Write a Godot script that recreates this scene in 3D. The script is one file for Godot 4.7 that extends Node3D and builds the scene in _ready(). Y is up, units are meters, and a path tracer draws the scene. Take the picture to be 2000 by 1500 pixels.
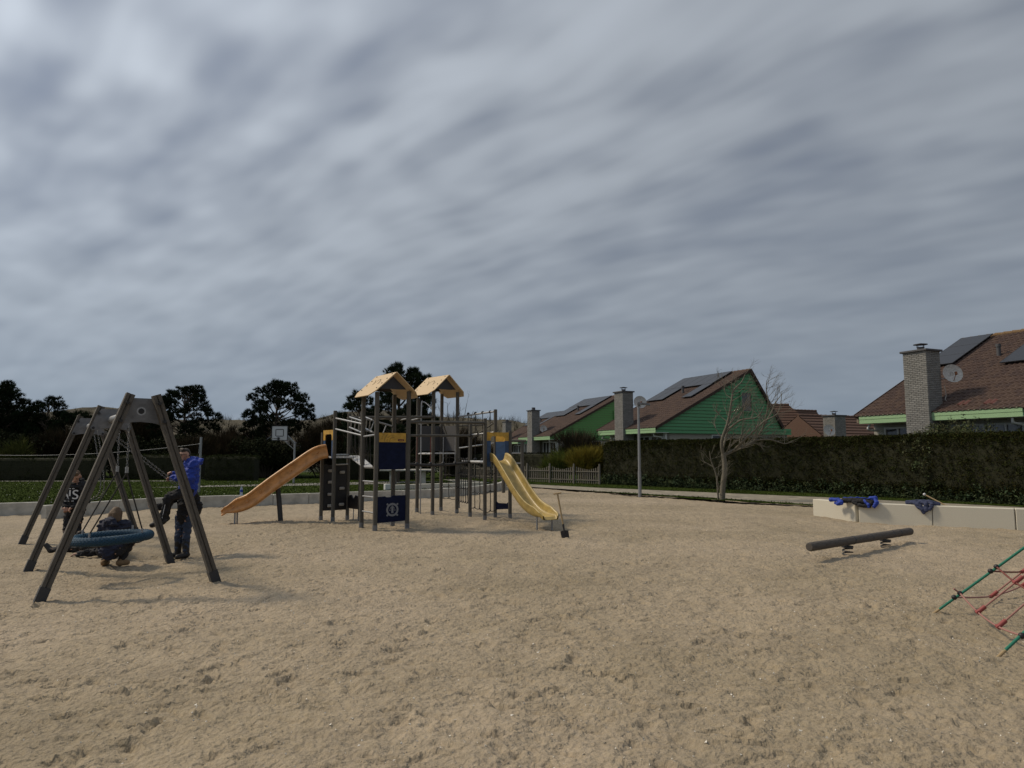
extends Node3D

# ---------------------------------------------------------------- helpers
var rng := RandomNumberGenerator.new()
var MAT := {}
var TEX := {}
var used_names := {}

func rf(a: float, b: float) -> float:
	return rng.randf_range(a, b)

func lin(r: float, g: float, b: float) -> Color:
	return Color(r, g, b).linear_to_srgb()

func numbered(called: String) -> String:
	var n: int = used_names.get(called, 0)
	used_names[called] = n + 1
	return called if n == 0 else "%s_%03d" % [called, n]

func tag(o: Node, label: String, category: String, group := "") -> Node:
	o.set_meta("label", label)
	o.set_meta("category", category)
	if group != "":
		o.set_meta("group", group)
	return o

func thing(called: String, label: String, category: String, at := Vector3.ZERO, group := "", turn := 0.0) -> Node3D:
	var o := Node3D.new()
	o.name = numbered(called)
	add_child(o)
	o.position = at
	o.rotation.y = turn
	tag(o, label, category, group)
	return o

func mi(called: String, mesh: Mesh, m: Material, parent: Node, xf := Transform3D()) -> MeshInstance3D:
	var o := MeshInstance3D.new()
	o.name = called
	o.mesh = mesh
	o.material_override = m
	o.transform = xf
	o.cast_shadow = GeometryInstance3D.SHADOW_CASTING_SETTING_ON
	parent.add_child(o, true)
	return o

# a part whose mesh is given in world coordinates, under an unturned thing or one of its parts
func pw(called: String, st, m: Material, parent: Node3D) -> MeshInstance3D:
	var mesh: Mesh = st if st is Mesh else st.commit()
	var o := mi(called, mesh, m, parent)
	if parent.get_parent() == self:
		o.position = -parent.position
	return o

func structure(called: String, mesh: Mesh, m: Material) -> MeshInstance3D:
	var o := mi(numbered(called), mesh, m, self)
	o.set_meta("kind", "structure")
	return o

func S() -> SurfaceTool:
	var st := SurfaceTool.new()
	st.begin(Mesh.PRIMITIVE_TRIANGLES)
	return st

# a triangle wound to agree with its normal (front faces run clockwise)
func t3(st: SurfaceTool, a: Vector3, b: Vector3, c: Vector3, n: Vector3, ua := Vector2.ZERO, ub := Vector2.ZERO, uc := Vector2.ZERO) -> void:
	st.set_normal(n)
	st.set_uv(ua)
	st.add_vertex(a)
	if (c - a).cross(b - a).dot(n) >= 0.0:
		st.set_uv(ub)
		st.add_vertex(b)
		st.set_uv(uc)
		st.add_vertex(c)
	else:
		st.set_uv(uc)
		st.add_vertex(c)
		st.set_uv(ub)
		st.add_vertex(b)

func quad(st: SurfaceTool, a: Vector3, b: Vector3, c: Vector3, d: Vector3, n = null, uvs = null) -> void:
	var nn: Vector3 = n if n != null else (c - a).cross(b - a).normalized()
	var u = uvs if uvs != null else [Vector2(0, 0), Vector2(1, 0), Vector2(1, 1), Vector2(0, 1)]
	t3(st, a, b, c, nn, u[0], u[1], u[2])
	t3(st, a, c, d, nn, u[0], u[2], u[3])

func tri(st: SurfaceTool, a: Vector3, b: Vector3, c: Vector3, n = null) -> void:
	var nn: Vector3 = n if n != null else (c - a).cross(b - a).normalized()
	t3(st, a, b, c, nn, Vector2(a.x, a.z), Vector2(b.x, b.z), Vector2(c.x, c.z))

# box with chamfered edges: centre c, half sizes h, axes from basis
func box(st: SurfaceTool, c: Vector3, size: Vector3, bs := Basis(), ch := 0.0) -> void:
	var h := size * 0.5
	if ch <= 0.0:
		for ax in 3:
			for sgn in [-1.0, 1.0]:
				var n := Vector3.ZERO
				n[ax] = sgn
				var u := Vector3.ZERO
				var v := Vector3.ZERO
				u[(ax + 1) % 3] = h[(ax + 1) % 3] * sgn
				v[(ax + 2) % 3] = h[(ax + 2) % 3]
				var o := n * h[ax]
				quad(st, c + bs * (o - u - v), c + bs * (o - u + v), c + bs * (o + u + v), c + bs * (o + u - v), bs * n,
					[Vector2(-u.length(), -v.length()), Vector2(-u.length(), v.length()), Vector2(u.length(), v.length()), Vector2(u.length(), -v.length())])
		return
	# chamfered: inset faces, edge strips, corner triangles
	var i := Vector3(h.x - ch, h.y - ch, h.z - ch)
	for ax in 3:
		var a1 := (ax + 1) % 3
		var a2 := (ax + 2) % 3
		for sgn in [-1.0, 1.0]:
			var n := Vector3.ZERO
			n[ax] = sgn
			var ps := []
			for k in [[-1, -1], [-1, 1], [1, 1], [1, -1]]:
				var p := Vector3.ZERO
				p[ax] = h[ax] * sgn
				p[a1] = i[a1] * k[0]
				p[a2] = i[a2] * k[1]
				ps.append(p)
			if sgn < 0:
				ps.reverse()
			quad(st, c + bs * ps[0], c + bs * ps[1], c + bs * ps[2], c + bs * ps[3], bs * n,
				[Vector2(ps[0][a1], ps[0][a2]), Vector2(ps[1][a1], ps[1][a2]), Vector2(ps[2][a1], ps[2][a2]), Vector2(ps[3][a1], ps[3][a2])])
		for s1 in [-1.0, 1.0]:
			for s2 in [-1.0, 1.0]:
				var e := []
				for t in [-1.0, 1.0]:
					var p := Vector3.ZERO
					p[ax] = i[ax] * t
					p[a1] = h[a1] * s1
					p[a2] = i[a2] * s2
					var q := p
					q[a1] = i[a1] * s1
					q[a2] = h[a2] * s2
					e.append([p, q])
				var n := Vector3.ZERO
				n[a1] = s1
				n[a2] = s2
				quad(st, c + bs * e[0][0], c + bs * e[0][1], c + bs * e[1][1], c + bs * e[1][0], bs * n.normalized())
	for sx in [-1.0, 1.0]:
		for sy in [-1.0, 1.0]:
			for sz in [-1.0, 1.0]:
				var sg := Vector3(sx, sy, sz)
				tri(st, c + bs * (sg * Vector3(h.x, i.y, i.z)), c + bs * (sg * Vector3(i.x, h.y, i.z)), c + bs * (sg * Vector3(i.x, i.y, h.z)), bs * sg.normalized())

func frame_for(dir: Vector3) -> Basis:
	var y := dir.normalized()
	var x := y.cross(Vector3.UP)
	if x.length() < 0.01:
		x = Vector3.RIGHT
	x = x.normalized()
	return Basis(x, y, x.cross(y))

# smooth tube through points with radii
func tube(st: SurfaceTool, pts: Array, rad, sides := 10, caps := true) -> void:
	var rings := []
	var norms := []
	var n := pts.size()
	var along := 0.0
	var alongs := []
	var px := Vector3.ZERO
	for k in n:
		var d: Vector3
		if k == 0: d = pts[1] - pts[0]
		elif k == n - 1: d = pts[k] - pts[k - 1]
		else: d = (pts[k + 1] - pts[k]).normalized() + (pts[k] - pts[k - 1]).normalized()
		d = d.normalized()
		if k == 0:
			px = frame_for(d).x
		else:
			px = (px - d * px.dot(d))
			px = px.normalized() if px.length() > 0.001 else frame_for(d).x
			along += (pts[k] - pts[k - 1]).length()
		alongs.append(along)
		var pz := px.cross(d)
		var r: float = rad[k] if rad is Array else rad
		var ring := []
		var nr := []
		for s in sides + 1:
			var a := TAU * s / sides
			var o := px * cos(a) + pz * sin(a)
			ring.append(pts[k] + o * r)
			nr.append(o)
		rings.append(ring)
		norms.append(nr)
	var p0: Vector3 = rings[0][0]
	var flip: bool = (rings[1][1] - p0).cross(rings[0][1] - p0).dot(norms[0][0]) < 0.0
	for k in n - 1:
		for s in sides:
			var idx := [[k, s], [k + 1, s + 1], [k, s + 1], [k, s], [k + 1, s], [k + 1, s + 1]] if flip else [[k, s], [k, s + 1], [k + 1, s + 1], [k, s], [k + 1, s + 1], [k + 1, s]]
			for q in idx:
				st.set_normal(norms[q[0]][q[1]])
				st.set_uv(Vector2(float(q[1]) / sides, alongs[q[0]]))
				st.add_vertex(rings[q[0]][q[1]])
	if caps:
		for e in [0, n - 1]:
			var d: Vector3 = (pts[1] - pts[0]) if e == 0 else (pts[n - 1] - pts[n - 2])
			d = d.normalized() * (-1.0 if e == 0 else 1.0)
			for s in sides:
				var a: Vector3 = rings[e][s]
				var b: Vector3 = rings[e][s + 1]
				t3(st, pts[e], a, b, d, Vector2.ZERO, (a - pts[e]).length() * Vector2(cos(s), sin(s)) * 4.0, (b - pts[e]).length() * Vector2(cos(s + 1), sin(s + 1)) * 4.0)

func rod(a: Vector3, b: Vector3, r, sides := 10) -> SurfaceTool:
	var st := S()
	tube(st, [a, b], r, sides)
	return st

func ball(st: SurfaceTool, c: Vector3, r, rows := 6, cols := 10) -> void:
	var rv: Vector3 = r if r is Vector3 else Vector3(r, r, r)
	for i in rows:
		for j in cols:
			var ps := []
			var ns := []
			for q in [[i, j], [i, j + 1], [i + 1, j + 1], [i + 1, j]]:
				var th: float = PI * q[0] / rows
				var ph: float = TAU * q[1] / cols
				var o := Vector3(sin(th) * cos(ph), cos(th), sin(th) * sin(ph))
				ps.append(c + o * rv)
				ns.append((o / rv).normalized())
			for k in [0, 2, 1, 0, 3, 2]:
				st.set_normal(ns[k])
				st.set_uv(Vector2.ZERO)
				st.add_vertex(ps[k])

# flat polygon (in a plane) extruded to a slab; pts in order, thickness vector t
func slab(st: SurfaceTool, pts: Array, t: Vector3) -> void:
	var n := t.normalized()
	var ax := frame_for(n)
	var flat := PackedVector2Array()
	for p in pts:
		flat.append(Vector2(p.dot(ax.x), p.dot(ax.z)))
	var ids := Geometry2D.triangulate_polygon(flat)
	for k in range(0, ids.size(), 3):
		for side in 2:
			var sh2 := t if side == 1 else Vector3.ZERO
			t3(st, pts[ids[k]] + sh2, pts[ids[k + 1]] + sh2, pts[ids[k + 2]] + sh2, n if side == 1 else -n, flat[ids[k]], flat[ids[k + 1]], flat[ids[k + 2]])
	var c := Vector3.ZERO
	for p in pts:
		c += p
	c /= pts.size()
	for k in pts.size():
		var a: Vector3 = pts[k]
		var b: Vector3 = pts[(k + 1) % pts.size()]
		var e := (b - a).cross(n).normalized()
		if e.dot((a + b) * 0.5 - c) < 0: e = -e
		quad(st, a, b, b + t, a + t, e)

func bend(pts: Array, n := 6) -> Array:   # Catmull-Rom through the points
	var out := []
	for k in pts.size() - 1:
		var p0: Vector3 = pts[max(k - 1, 0)]
		var p1: Vector3 = pts[k]
		var p2: Vector3 = pts[k + 1]
		var p3: Vector3 = pts[min(k + 2, pts.size() - 1)]
		for j in n:
			out.append(p1.cubic_interpolate(p2, p0, p3, float(j) / n))
	out.append(pts[-1])
	return out

func sag(a: Vector3, b: Vector3, drop: float, n := 8) -> Array:
	var out := []
	for k in n + 1:
		var t := float(k) / n
		out.append(a.lerp(b, t) - Vector3(0, drop * 4.0 * t * (1.0 - t), 0))
	return out

# ---------------------------------------------------------------- textures and materials
func noise_image(size: int, freq: float, oct: int, seed_: int, kind := 0) -> Image:
	var n := FastNoiseLite.new()
	n.seed = seed_
	n.frequency = freq
	n.noise_type = FastNoiseLite.TYPE_SIMPLEX_SMOOTH if kind == 0 else FastNoiseLite.TYPE_CELLULAR
	n.fractal_type = FastNoiseLite.FRACTAL_FBM
	n.fractal_octaves = oct
	var im := n.get_seamless_image(size, size)
	im.convert(Image.FORMAT_L8)
	return im

func make_textures() -> void:
	# grey grain maps: value lo..1, to be tinted by albedo_color
	for d in [["fine", 256, 0.09, 4, 3, 0.72, 1.0], ["patch", 256, 0.015, 5, 5, 0.6, 1.0], ["strong", 256, 0.03, 5, 9, 0.35, 1.0], ["mottle", 256, 0.05, 3, 12, 0.5, 1.0]]:
		var im := noise_image(d[1], d[2], d[3], d[4])
		var o := Image.create_empty(d[1], d[1], true, Image.FORMAT_RGB8)
		var lo: float = d[5]
		for y in d[1]:
			for x in d[1]:
				var v: float = clampf((im.get_pixel(x, y).r - 0.5) * 1.5 + 0.5, 0, 1)
				v = lerpf(lo, d[6], v)
				o.set_pixel(x, y, Color(v, v, v).linear_to_srgb())
		o.generate_mipmaps()
		TEX[d[0]] = ImageTexture.create_from_image(o)
		var nm := noise_image(d[1], d[2], d[3], d[4])
		nm.convert(Image.FORMAT_RGBA8)
		nm.bump_map_to_normal_map(6.0)
		TEX[d[0] + "_n"] = ImageTexture.create_from_image(nm)
	# weathered wood: streaks along v, cracks
	var n1 := FastNoiseLite.new()
	n1.seed = 21
	n1.frequency = 1.0
	n1.fractal_octaves = 3
	var w := Image.create_empty(128, 512, false, Image.FORMAT_RGB8)
	var wb := Image.create_empty(128, 512, false, Image.FORMAT_RGBA8)
	for y in 512:
		for x in 128:
			var ax := TAU * x / 128.0
			var ay := TAU * y / 512.0
			var v := n1.get_noise_3d(cos(ax) * 3.2, sin(ax) * 3.2, cos(ay) * 0.7 + sin(ay) * 0.5) * 0.5 + 0.5
			var f := n1.get_noise_3d(cos(ax) * 11.0, sin(ax) * 11.0, sin(ay) * 1.6 + 7.0) * 0.5 + 0.5
			var crack := 1.0 if f > 0.3 else 0.45
			var g := lerpf(0.55, 1.0, v * 0.5 + f * 0.5) * crack
			w.set_pixel(x, y, Color(g, g * 0.97, g * 0.93).linear_to_srgb())
			wb.set_pixel(x, y, Color(f * crack, f * crack, f * crack, 1))
	TEX["wood"] = ImageTexture.create_from_image(w)
	wb.bump_map_to_normal_map(4.0)
	TEX["wood_n"] = ImageTexture.create_from_image(wb)
	# sand: fine grain with shell dust and darker specks
	var sd := 1024
	var a := noise_image(sd, 0.012, 4, 31)
	var b := noise_image(sd, 0.16, 3, 33)
	var so := Image.create_empty(sd, sd, true, Image.FORMAT_RGB8)
	var r2 := RandomNumberGenerator.new()
	r2.seed = 5
	for y in sd:
		for x in sd:
			var v := 0.74 + 0.26 * a.get_pixel(x, y).r + 0.34 * (b.get_pixel(x, y).r - 0.5) + r2.randf_range(-0.13, 0.13)
			var warm := a.get_pixel((x * 3) % sd, (y * 3) % sd).r
			var c := Color(v, v * (0.97 + 0.03 * warm), v * (0.88 + 0.12 * warm))
			var k := r2.randf()
			if k > 0.9965: c = Color(1.7, 1.65, 1.55)
			elif k < 0.006: c = Color(0.45, 0.42, 0.4)
			c = Color(c.r * 0.58, c.g * 0.58, c.b * 0.58)
			so.set_pixel(x, y, c.linear_to_srgb())
	so.generate_mipmaps()
	TEX["sand"] = ImageTexture.create_from_image(so)
	var sn := noise_image(sd, 0.03, 7, 35)
	sn.convert(Image.FORMAT_RGBA8)
	sn.bump_map_to_normal_map(9.0)
	TEX["sand_n"] = ImageTexture.create_from_image(sn)

func mat(called: String, c: Color, rough := 0.8, tex := "", scale := 1.0, bump := 0.0, metal := 0.0) -> StandardMaterial3D:
	var m := StandardMaterial3D.new()
	m.resource_name = called
	m.albedo_color = c
	m.roughness = rough
	m.metallic = metal
	m.cull_mode = BaseMaterial3D.CULL_DISABLED
	if tex != "":
		m.albedo_texture = TEX[tex]
		if tex != "wood":
			m.uv1_triplanar = true
		m.uv1_scale = Vector3(scale, scale, scale)
		if bump > 0.0:
			m.normal_enabled = true
			m.normal_texture = TEX[tex + "_n"]
			m.normal_scale = bump
	MAT[called] = m
	return m

func leaf_mat(called: String, c: Color) -> StandardMaterial3D:
	var m := mat(called, c, 0.75)
	m.metallic_specular = 0.12
	m.vertex_color_use_as_albedo = true
	return m

func make_materials() -> void:
	mat("post", lin(0.125, 0.119, 0.104), 0.85, "wood", 1.0, 0.6)
	mat("timber", lin(0.13, 0.12, 0.106), 0.85, "wood", 1.0, 0.8)
	mat("picket", lin(0.22, 0.205, 0.175), 0.9, "wood", 1.0, 0.6)
	mat("log", lin(0.12, 0.105, 0.092), 0.85, "wood", 1.0, 0.8)
	mat("steel", lin(0.42, 0.43, 0.44), 0.45, "fine", 2.0, 0.1, 0.6)
	mat("plate", lin(0.2, 0.205, 0.215), 0.55, "patch", 2.0, 0.1, 0.2)
	mat("galvanised", lin(0.4, 0.41, 0.42), 0.5, "mottle", 3.0, 0.1, 0.5)
	mat("chain", lin(0.2, 0.2, 0.2), 0.4, "", 1, 0, 0.8)
	mat("black_plastic", lin(0.015, 0.015, 0.017), 0.5, "fine", 3.0, 0.1)
	mat("dark_steel", lin(0.05, 0.052, 0.058), 0.5, "fine", 3.0, 0.15, 0.3)
	mat("orange_slide", lin(0.66, 0.32, 0.11), 0.42, "patch", 1.2, 0.05)
	mat("yellow_slide", lin(0.5, 0.36, 0.11), 0.4, "patch", 1.2, 0.05)
	mat("yellow_panel", lin(0.62, 0.36, 0.045), 0.45, "patch", 2.0, 0.05)
	mat("cream_panel", lin(0.68, 0.49, 0.27), 0.55, "fine", 1.4, 0.15)
	mat("navy_panel", lin(0.008, 0.013, 0.042), 0.6, "patch", 2.0, 0.05).metallic_specular = 0.25
	mat("blue_panel", lin(0.03, 0.075, 0.17), 0.45, "patch", 2.0, 0.05)
	mat("grey_print", lin(0.22, 0.23, 0.25), 0.6, "fine", 3.0, 0.1)
	mat("line_ink", lin(0.05, 0.035, 0.02), 0.7)
	mat("badge_ink", lin(0.12, 0.02, 0.015), 0.6)
	mat("grip", lin(0.45, 0.44, 0.41), 0.7, "fine", 4.0, 0.2)
	mat("white_board", lin(0.6, 0.61, 0.62), 0.55, "fine", 2.0, 0.1)
	mat("rope", lin(0.03, 0.028, 0.026), 0.9)
	mat("green_rope", lin(0.02, 0.2, 0.13), 0.8, "fine", 8.0, 0.3)
	mat("pink_rope", lin(0.38, 0.19, 0.16), 0.85, "fine", 8.0, 0.3)
	mat("red_rope", lin(0.2, 0.06, 0.045), 0.85, "fine", 8.0, 0.3)
	mat("red_rubber", lin(0.26, 0.05, 0.045), 0.6)
	mat("nest_blue", lin(0.01, 0.055, 0.105), 0.75, "fine", 6.0, 0.4)
	mat("concrete", lin(0.55, 0.53, 0.47), 0.9, "patch", 0.7, 0.35)
	mat("concrete_cream", lin(0.68, 0.64, 0.53), 0.9, "fine", 3.5, 0.12)
	mat("path", lin(0.3, 0.265, 0.2), 0.95, "patch", 0.5, 0.3)
	mat("court", lin(0.26, 0.25, 0.22), 0.95, "patch", 0.4, 0.3)
	mat("soil", lin(0.04, 0.05, 0.014), 1.0, "strong", 0.3, 0.6)
	mat("lawn", lin(0.047, 0.07, 0.014), 1.0, "strong", 0.45, 0.8).metallic_specular = 0.1
	mat("dune", lin(0.085, 0.072, 0.042), 1.0, "strong", 0.03, 0.6)
	mat("bark", lin(0.13, 0.1, 0.075), 0.95, "strong", 2.0, 0.8)
	mat("bark_pale", lin(0.21, 0.19, 0.145), 0.95, "strong", 3.0, 0.6)
	mat("hedge_core", lin(0.027, 0.028, 0.009), 1.0, "strong", 1.5, 1.0)
	leaf_mat("leaf", Color.WHITE)
	mat("brick", lin(0.32, 0.314, 0.295), 0.9, "mottle", 6.0, 0.4)
	mat("brick_b", lin(0.285, 0.28, 0.262), 0.9, "mottle", 6.0, 0.4)
	mat("brick_c", lin(0.355, 0.348, 0.325), 0.9, "mottle", 6.0, 0.4)
	mat("mortar", lin(0.2, 0.195, 0.18), 0.95, "fine", 6.0, 0.3)
	mat("house_wall", lin(0.46, 0.44, 0.38), 0.9, "mottle", 3.0, 0.3)
	mat("tile", lin(0.095, 0.054, 0.039), 0.85, "strong", 2.5, 0.4)
	mat("tile_b", lin(0.112, 0.066, 0.045), 0.85, "strong", 2.5, 0.4)
	mat("tile_c", lin(0.08, 0.046, 0.035), 0.85, "strong", 2.5, 0.4)
	mat("tile_red", lin(0.17, 0.06, 0.045), 0.8, "strong", 2.5, 0.4)
	mat("tile_far", lin(0.15, 0.08, 0.052), 0.85, "strong", 2.5, 0.4)
	mat("ridge_tile", lin(0.24, 0.15, 0.07), 0.9, "strong", 3.0, 0.4)
	mat("plank_green", lin(0.135, 0.41, 0.19), 0.6, "fine", 1.0, 0.1)
	mat("plank_leaf_green", lin(0.16, 0.4, 0.12), 0.6, "fine", 1.0, 0.1)
	mat("mint", lin(0.36, 0.56, 0.3), 0.55, "fine", 1.0, 0.1)
	mat("white_paint", lin(0.72, 0.73, 0.7), 0.5, "fine", 1.0, 0.05)
	mat("lead", lin(0.09, 0.09, 0.095), 0.7, "fine", 2.0, 0.2)
	mat("solar", lin(0.022, 0.024, 0.03), 0.38, "fine", 1.0, 0.0)
	mat("dish", lin(0.6, 0.58, 0.54), 0.6, "patch", 3.0, 0.1)
	mat("rust", lin(0.22, 0.09, 0.04), 0.9)
	mat("curtain", lin(0.5, 0.5, 0.48), 0.9)
	mat("sheathing", lin(0.22, 0.18, 0.13), 0.9)
	mat("plaster", lin(0.5, 0.48, 0.44), 0.9)
	var gl := mat("glass", Color(0.09, 0.1, 0.11, 0.35), 0.05)
	gl.transparency = BaseMaterial3D.TRANSPARENCY_ALPHA
	var bt := mat("bottle", Color(0.75, 0.82, 0.95, 0.35), 0.08)
	bt.transparency = BaseMaterial3D.TRANSPARENCY_ALPHA
	mat("skin", lin(0.42, 0.24, 0.17), 0.6)
	mat("hair_brown", lin(0.13, 0.08, 0.042), 0.7, "fine", 10.0, 0.6)
	mat("hair_dark", lin(0.03, 0.02, 0.014), 0.7, "fine", 10.0, 0.6)
	mat("hair_fair", lin(0.14, 0.085, 0.045), 0.7, "fine", 10.0, 0.6)
	mat("blue_cloth", lin(0.01, 0.045, 0.36), 0.7, "fine", 5.0, 0.4)
	mat("black_cloth", lin(0.012, 0.012, 0.014), 0.85, "fine", 5.0, 0.4)
	mat("navy_cloth", lin(0.015, 0.02, 0.045), 0.85, "fine", 5.0, 0.4)
	mat("slate_cloth", lin(0.035, 0.045, 0.1), 0.85, "fine", 5.0, 0.4)
	mat("jeans", lin(0.04, 0.06, 0.11), 0.85, "mottle", 6.0, 0.4)
	mat("boot", lin(0.012, 0.011, 0.011), 0.6)
	mat("tan_shoe", lin(0.22, 0.14, 0.07), 0.8)
	mat("white_cloth", lin(0.65, 0.65, 0.65), 0.8)
	mat("light_wood", lin(0.48, 0.36, 0.2), 0.75, "wood", 1.0, 0.3)
	mat("spade_steel", lin(0.035, 0.033, 0.035), 0.6, "patch", 5.0, 0.2, 0.2)
	mat("shell", lin(0.7, 0.66, 0.58), 0.6)
	var sm := mat("sand", Color.WHITE, 0.95)
	sm.albedo_texture = TEX["sand"]
	sm.normal_enabled = true
	sm.normal_texture = TEX["sand_n"]
	sm.normal_scale = 1.05
	sm.vertex_color_use_as_albedo = true

# ---------------------------------------------------------------- light and sky
const SUN_TO := Vector3(-0.80, 0.86, -0.24)

func make_sky_image() -> Image:
	var w := 1792
	var h := 896
	var im := Image.create_empty(w, h, false, Image.FORMAT_RGBF)
	var n1 := FastNoiseLite.new()
	n1.seed = 4
	n1.frequency = 1.0
	n1.noise_type = FastNoiseLite.TYPE_SIMPLEX_SMOOTH
	n1.fractal_octaves = 4
	n1.fractal_gain = 0.42
	var n2 := FastNoiseLite.new()
	n2.seed = 11
	n2.frequency = 1.0
	n2.noise_type = FastNoiseLite.TYPE_SIMPLEX_SMOOTH
	n2.fractal_octaves = 2
	var sun := SUN_TO.normalized()
	var bd := Vector2(-0.75, -0.66).normalized()   # the cloud bands run this way
	var bp := Vector2(-bd.y, bd.x)
	var rows := h / 2 + 20
	for y in rows:
		var el := PI * 0.5 - PI * (y + 0.5) / h
		var sy := maxf(sin(el), 0.0)
		var cy := cos(el)
		var k := 1.0 / (sy + 0.14)
		var near := smoothstep(0.02, 0.5, sy)
		var hz := exp(-sy * 5.0)
		for x in w:
			var az := TAU * (x + 0.5) / w
			var d := Vector3(sin(az) * cy, sy, -cos(az) * cy)
			var p := Vector2(d.x, d.z) * k
			var wq := n2.get_noise_2d(p.x * 0.6, p.y * 0.6) * 0.09
			var a := p.dot(bd) + wq
			var b := p.dot(bp) + wq
			var big := n1.get_noise_2d(a * 0.5 + 20.5, b * 0.9 + 6.6)            # large masses
			var puff := n1.get_noise_2d(a * 1.5 + 40.7, b * 3.9 + 2.9)         # cloudlets lined up in bands
			var fine := n2.get_noise_2d(a * 2.4 + 30.0, b * 8.5)               # ripples
			var cell := n2.get_noise_2d(p.x * 3.1 + 9.0, p.y * 3.1 + 4.0)      # soft round lumps overhead
			var dens := 0.86 + 0.2 * big + 0.28 * puff * lerpf(0.2, 1.0, near) + 0.11 * fine * lerpf(0.5, 1.0, near) + 0.15 * cell * near
			var c_s := d.dot(sun)
			var glow := exp(-(1.0 - c_s) * 3.0)
			var t := smoothstep(0.1, 1.1, dens)
			var gap := Vector3(0.165, 0.2, 0.285) * (0.8 + 0.9 * glow)
			var cl := Vector3(0.905, 0.99, 1.11) * (0.295 + 0.47 * glow) * (0.7 + 0.38 * t + (0.05 + 0.2 * glow) * puff + (0.04 + 0.17 * glow) * cell + 0.06 * fine)
			var col := gap.lerp(cl, t)
			col = col.lerp(Vector3(0.255, 0.325, 0.405) * (0.78 + 0.7 * glow), hz * 0.85)
			im.set_pixel(x, y, Color(col.x, col.y, col.z))
	im.fill_rect(Rect2i(0, rows, w, h - rows), Color(0.12, 0.11, 0.09))
	return im

func make_light() -> void:
	var cam := Camera3D.new()
	cam.name = "camera"
	add_child(cam)
	cam.position = Vector3(0, 1.6, 0)
	cam.rotation_degrees = Vector3(5.63, 0, 0)
	cam.fov = 56.36
	cam.near = 0.1
	cam.far = 2000.0
	cam.current = true
	var env := Environment.new()
	env.background_mode = Environment.BG_SKY
	var sky := Sky.new()
	var pm := PanoramaSkyMaterial.new()
	pm.panorama = ImageTexture.create_from_image(make_sky_image())
	sky.sky_material = pm
	env.sky = sky
	env.background_energy_multiplier = 1.0
	env.tonemap_mode = Environment.TONE_MAPPER_LINEAR
	env.tonemap_exposure = 1.0
	env.sdfgi_enabled = true
	env.ssao_enabled = true
	env.ssil_enabled = true
	var we := WorldEnvironment.new()
	we.name = "world_environment"
	we.environment = env
	add_child(we)
	var sun := DirectionalLight3D.new()
	sun.name = "sun"
	add_child(sun)
	sun.look_at_from_position(SUN_TO * 100.0, Vector3.ZERO, Vector3.UP)
	sun.light_energy = 0.75
	sun.light_color = Color(1.0, 0.93, 0.82)
	sun.light_angular_distance = 8.0
	sun.shadow_enabled = true

# ---------------------------------------------------------------- sand
var sx := PackedFloat32Array()
var sz := PackedFloat32Array()
var sh := PackedFloat32Array()
var snx := 0
var snz := 0

func steps(list: Array) -> PackedFloat32Array:   # [[from, to, step], ...]
	var o := PackedFloat32Array()
	for s in list:
		var n := int(round((s[1] - s[0]) / s[2]))
		for k in n:
			o.append(s[0] + (s[1] - s[0]) * k / n)
	o.append(list[-1][1])
	return o

func gh(x: float, z: float) -> float:
	var i := clampi(sx.bsearch(x) - 1, 0, snx - 2)
	var j := clampi(sz.bsearch(-z) - 1, 0, snz - 2)
	var fx := clampf((x - sx[i]) / (sx[i + 1] - sx[i]), 0, 1)
	var fz := clampf((-z - sz[j]) / (sz[j + 1] - sz[j]), 0, 1)
	var o := j * snx + i
	return lerpf(lerpf(sh[o], sh[o + 1], fx), lerpf(sh[o + snx], sh[o + snx + 1], fx), fz)

func on(x: float, z: float, up := 0.0) -> Vector3:
	return Vector3(x, gh(x, z) + up, z)

func dent(cx: float, cd: float, la: float, lb: float, ang: float, depth: float, rim: float) -> void:
	var r := maxf(la, lb) * 1.7
	var i0 := sx.bsearch(cx - r)
	var i1 := mini(sx.bsearch(cx + r), snx)
	var j0 := sz.bsearch(cd - r)
	var j1 := mini(sz.bsearch(cd + r), snz)
	var ca := cos(ang)
	var sa := sin(ang)
	for j in range(j0, j1):
		for i in range(i0, i1):
			var dx := sx[i] - cx
			var dz := sz[j] - cd
			var u := (dx * ca + dz * sa) / la
			var v := (-dx * sa + dz * ca) / lb
			var q := u * u + v * v
			if q < 2.8:
				var s := sqrt(q)
				var hh := 0.0
				if s < 0.8: hh = -depth * (1.0 - 0.25 * s)
				elif s < 1.1: hh = lerpf(-depth * 0.8, rim, (s - 0.8) / 0.3)
				else: hh = rim * clampf((1.67 - s) / 0.57, 0, 1)
				sh[j * snx + i] += hh

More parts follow.
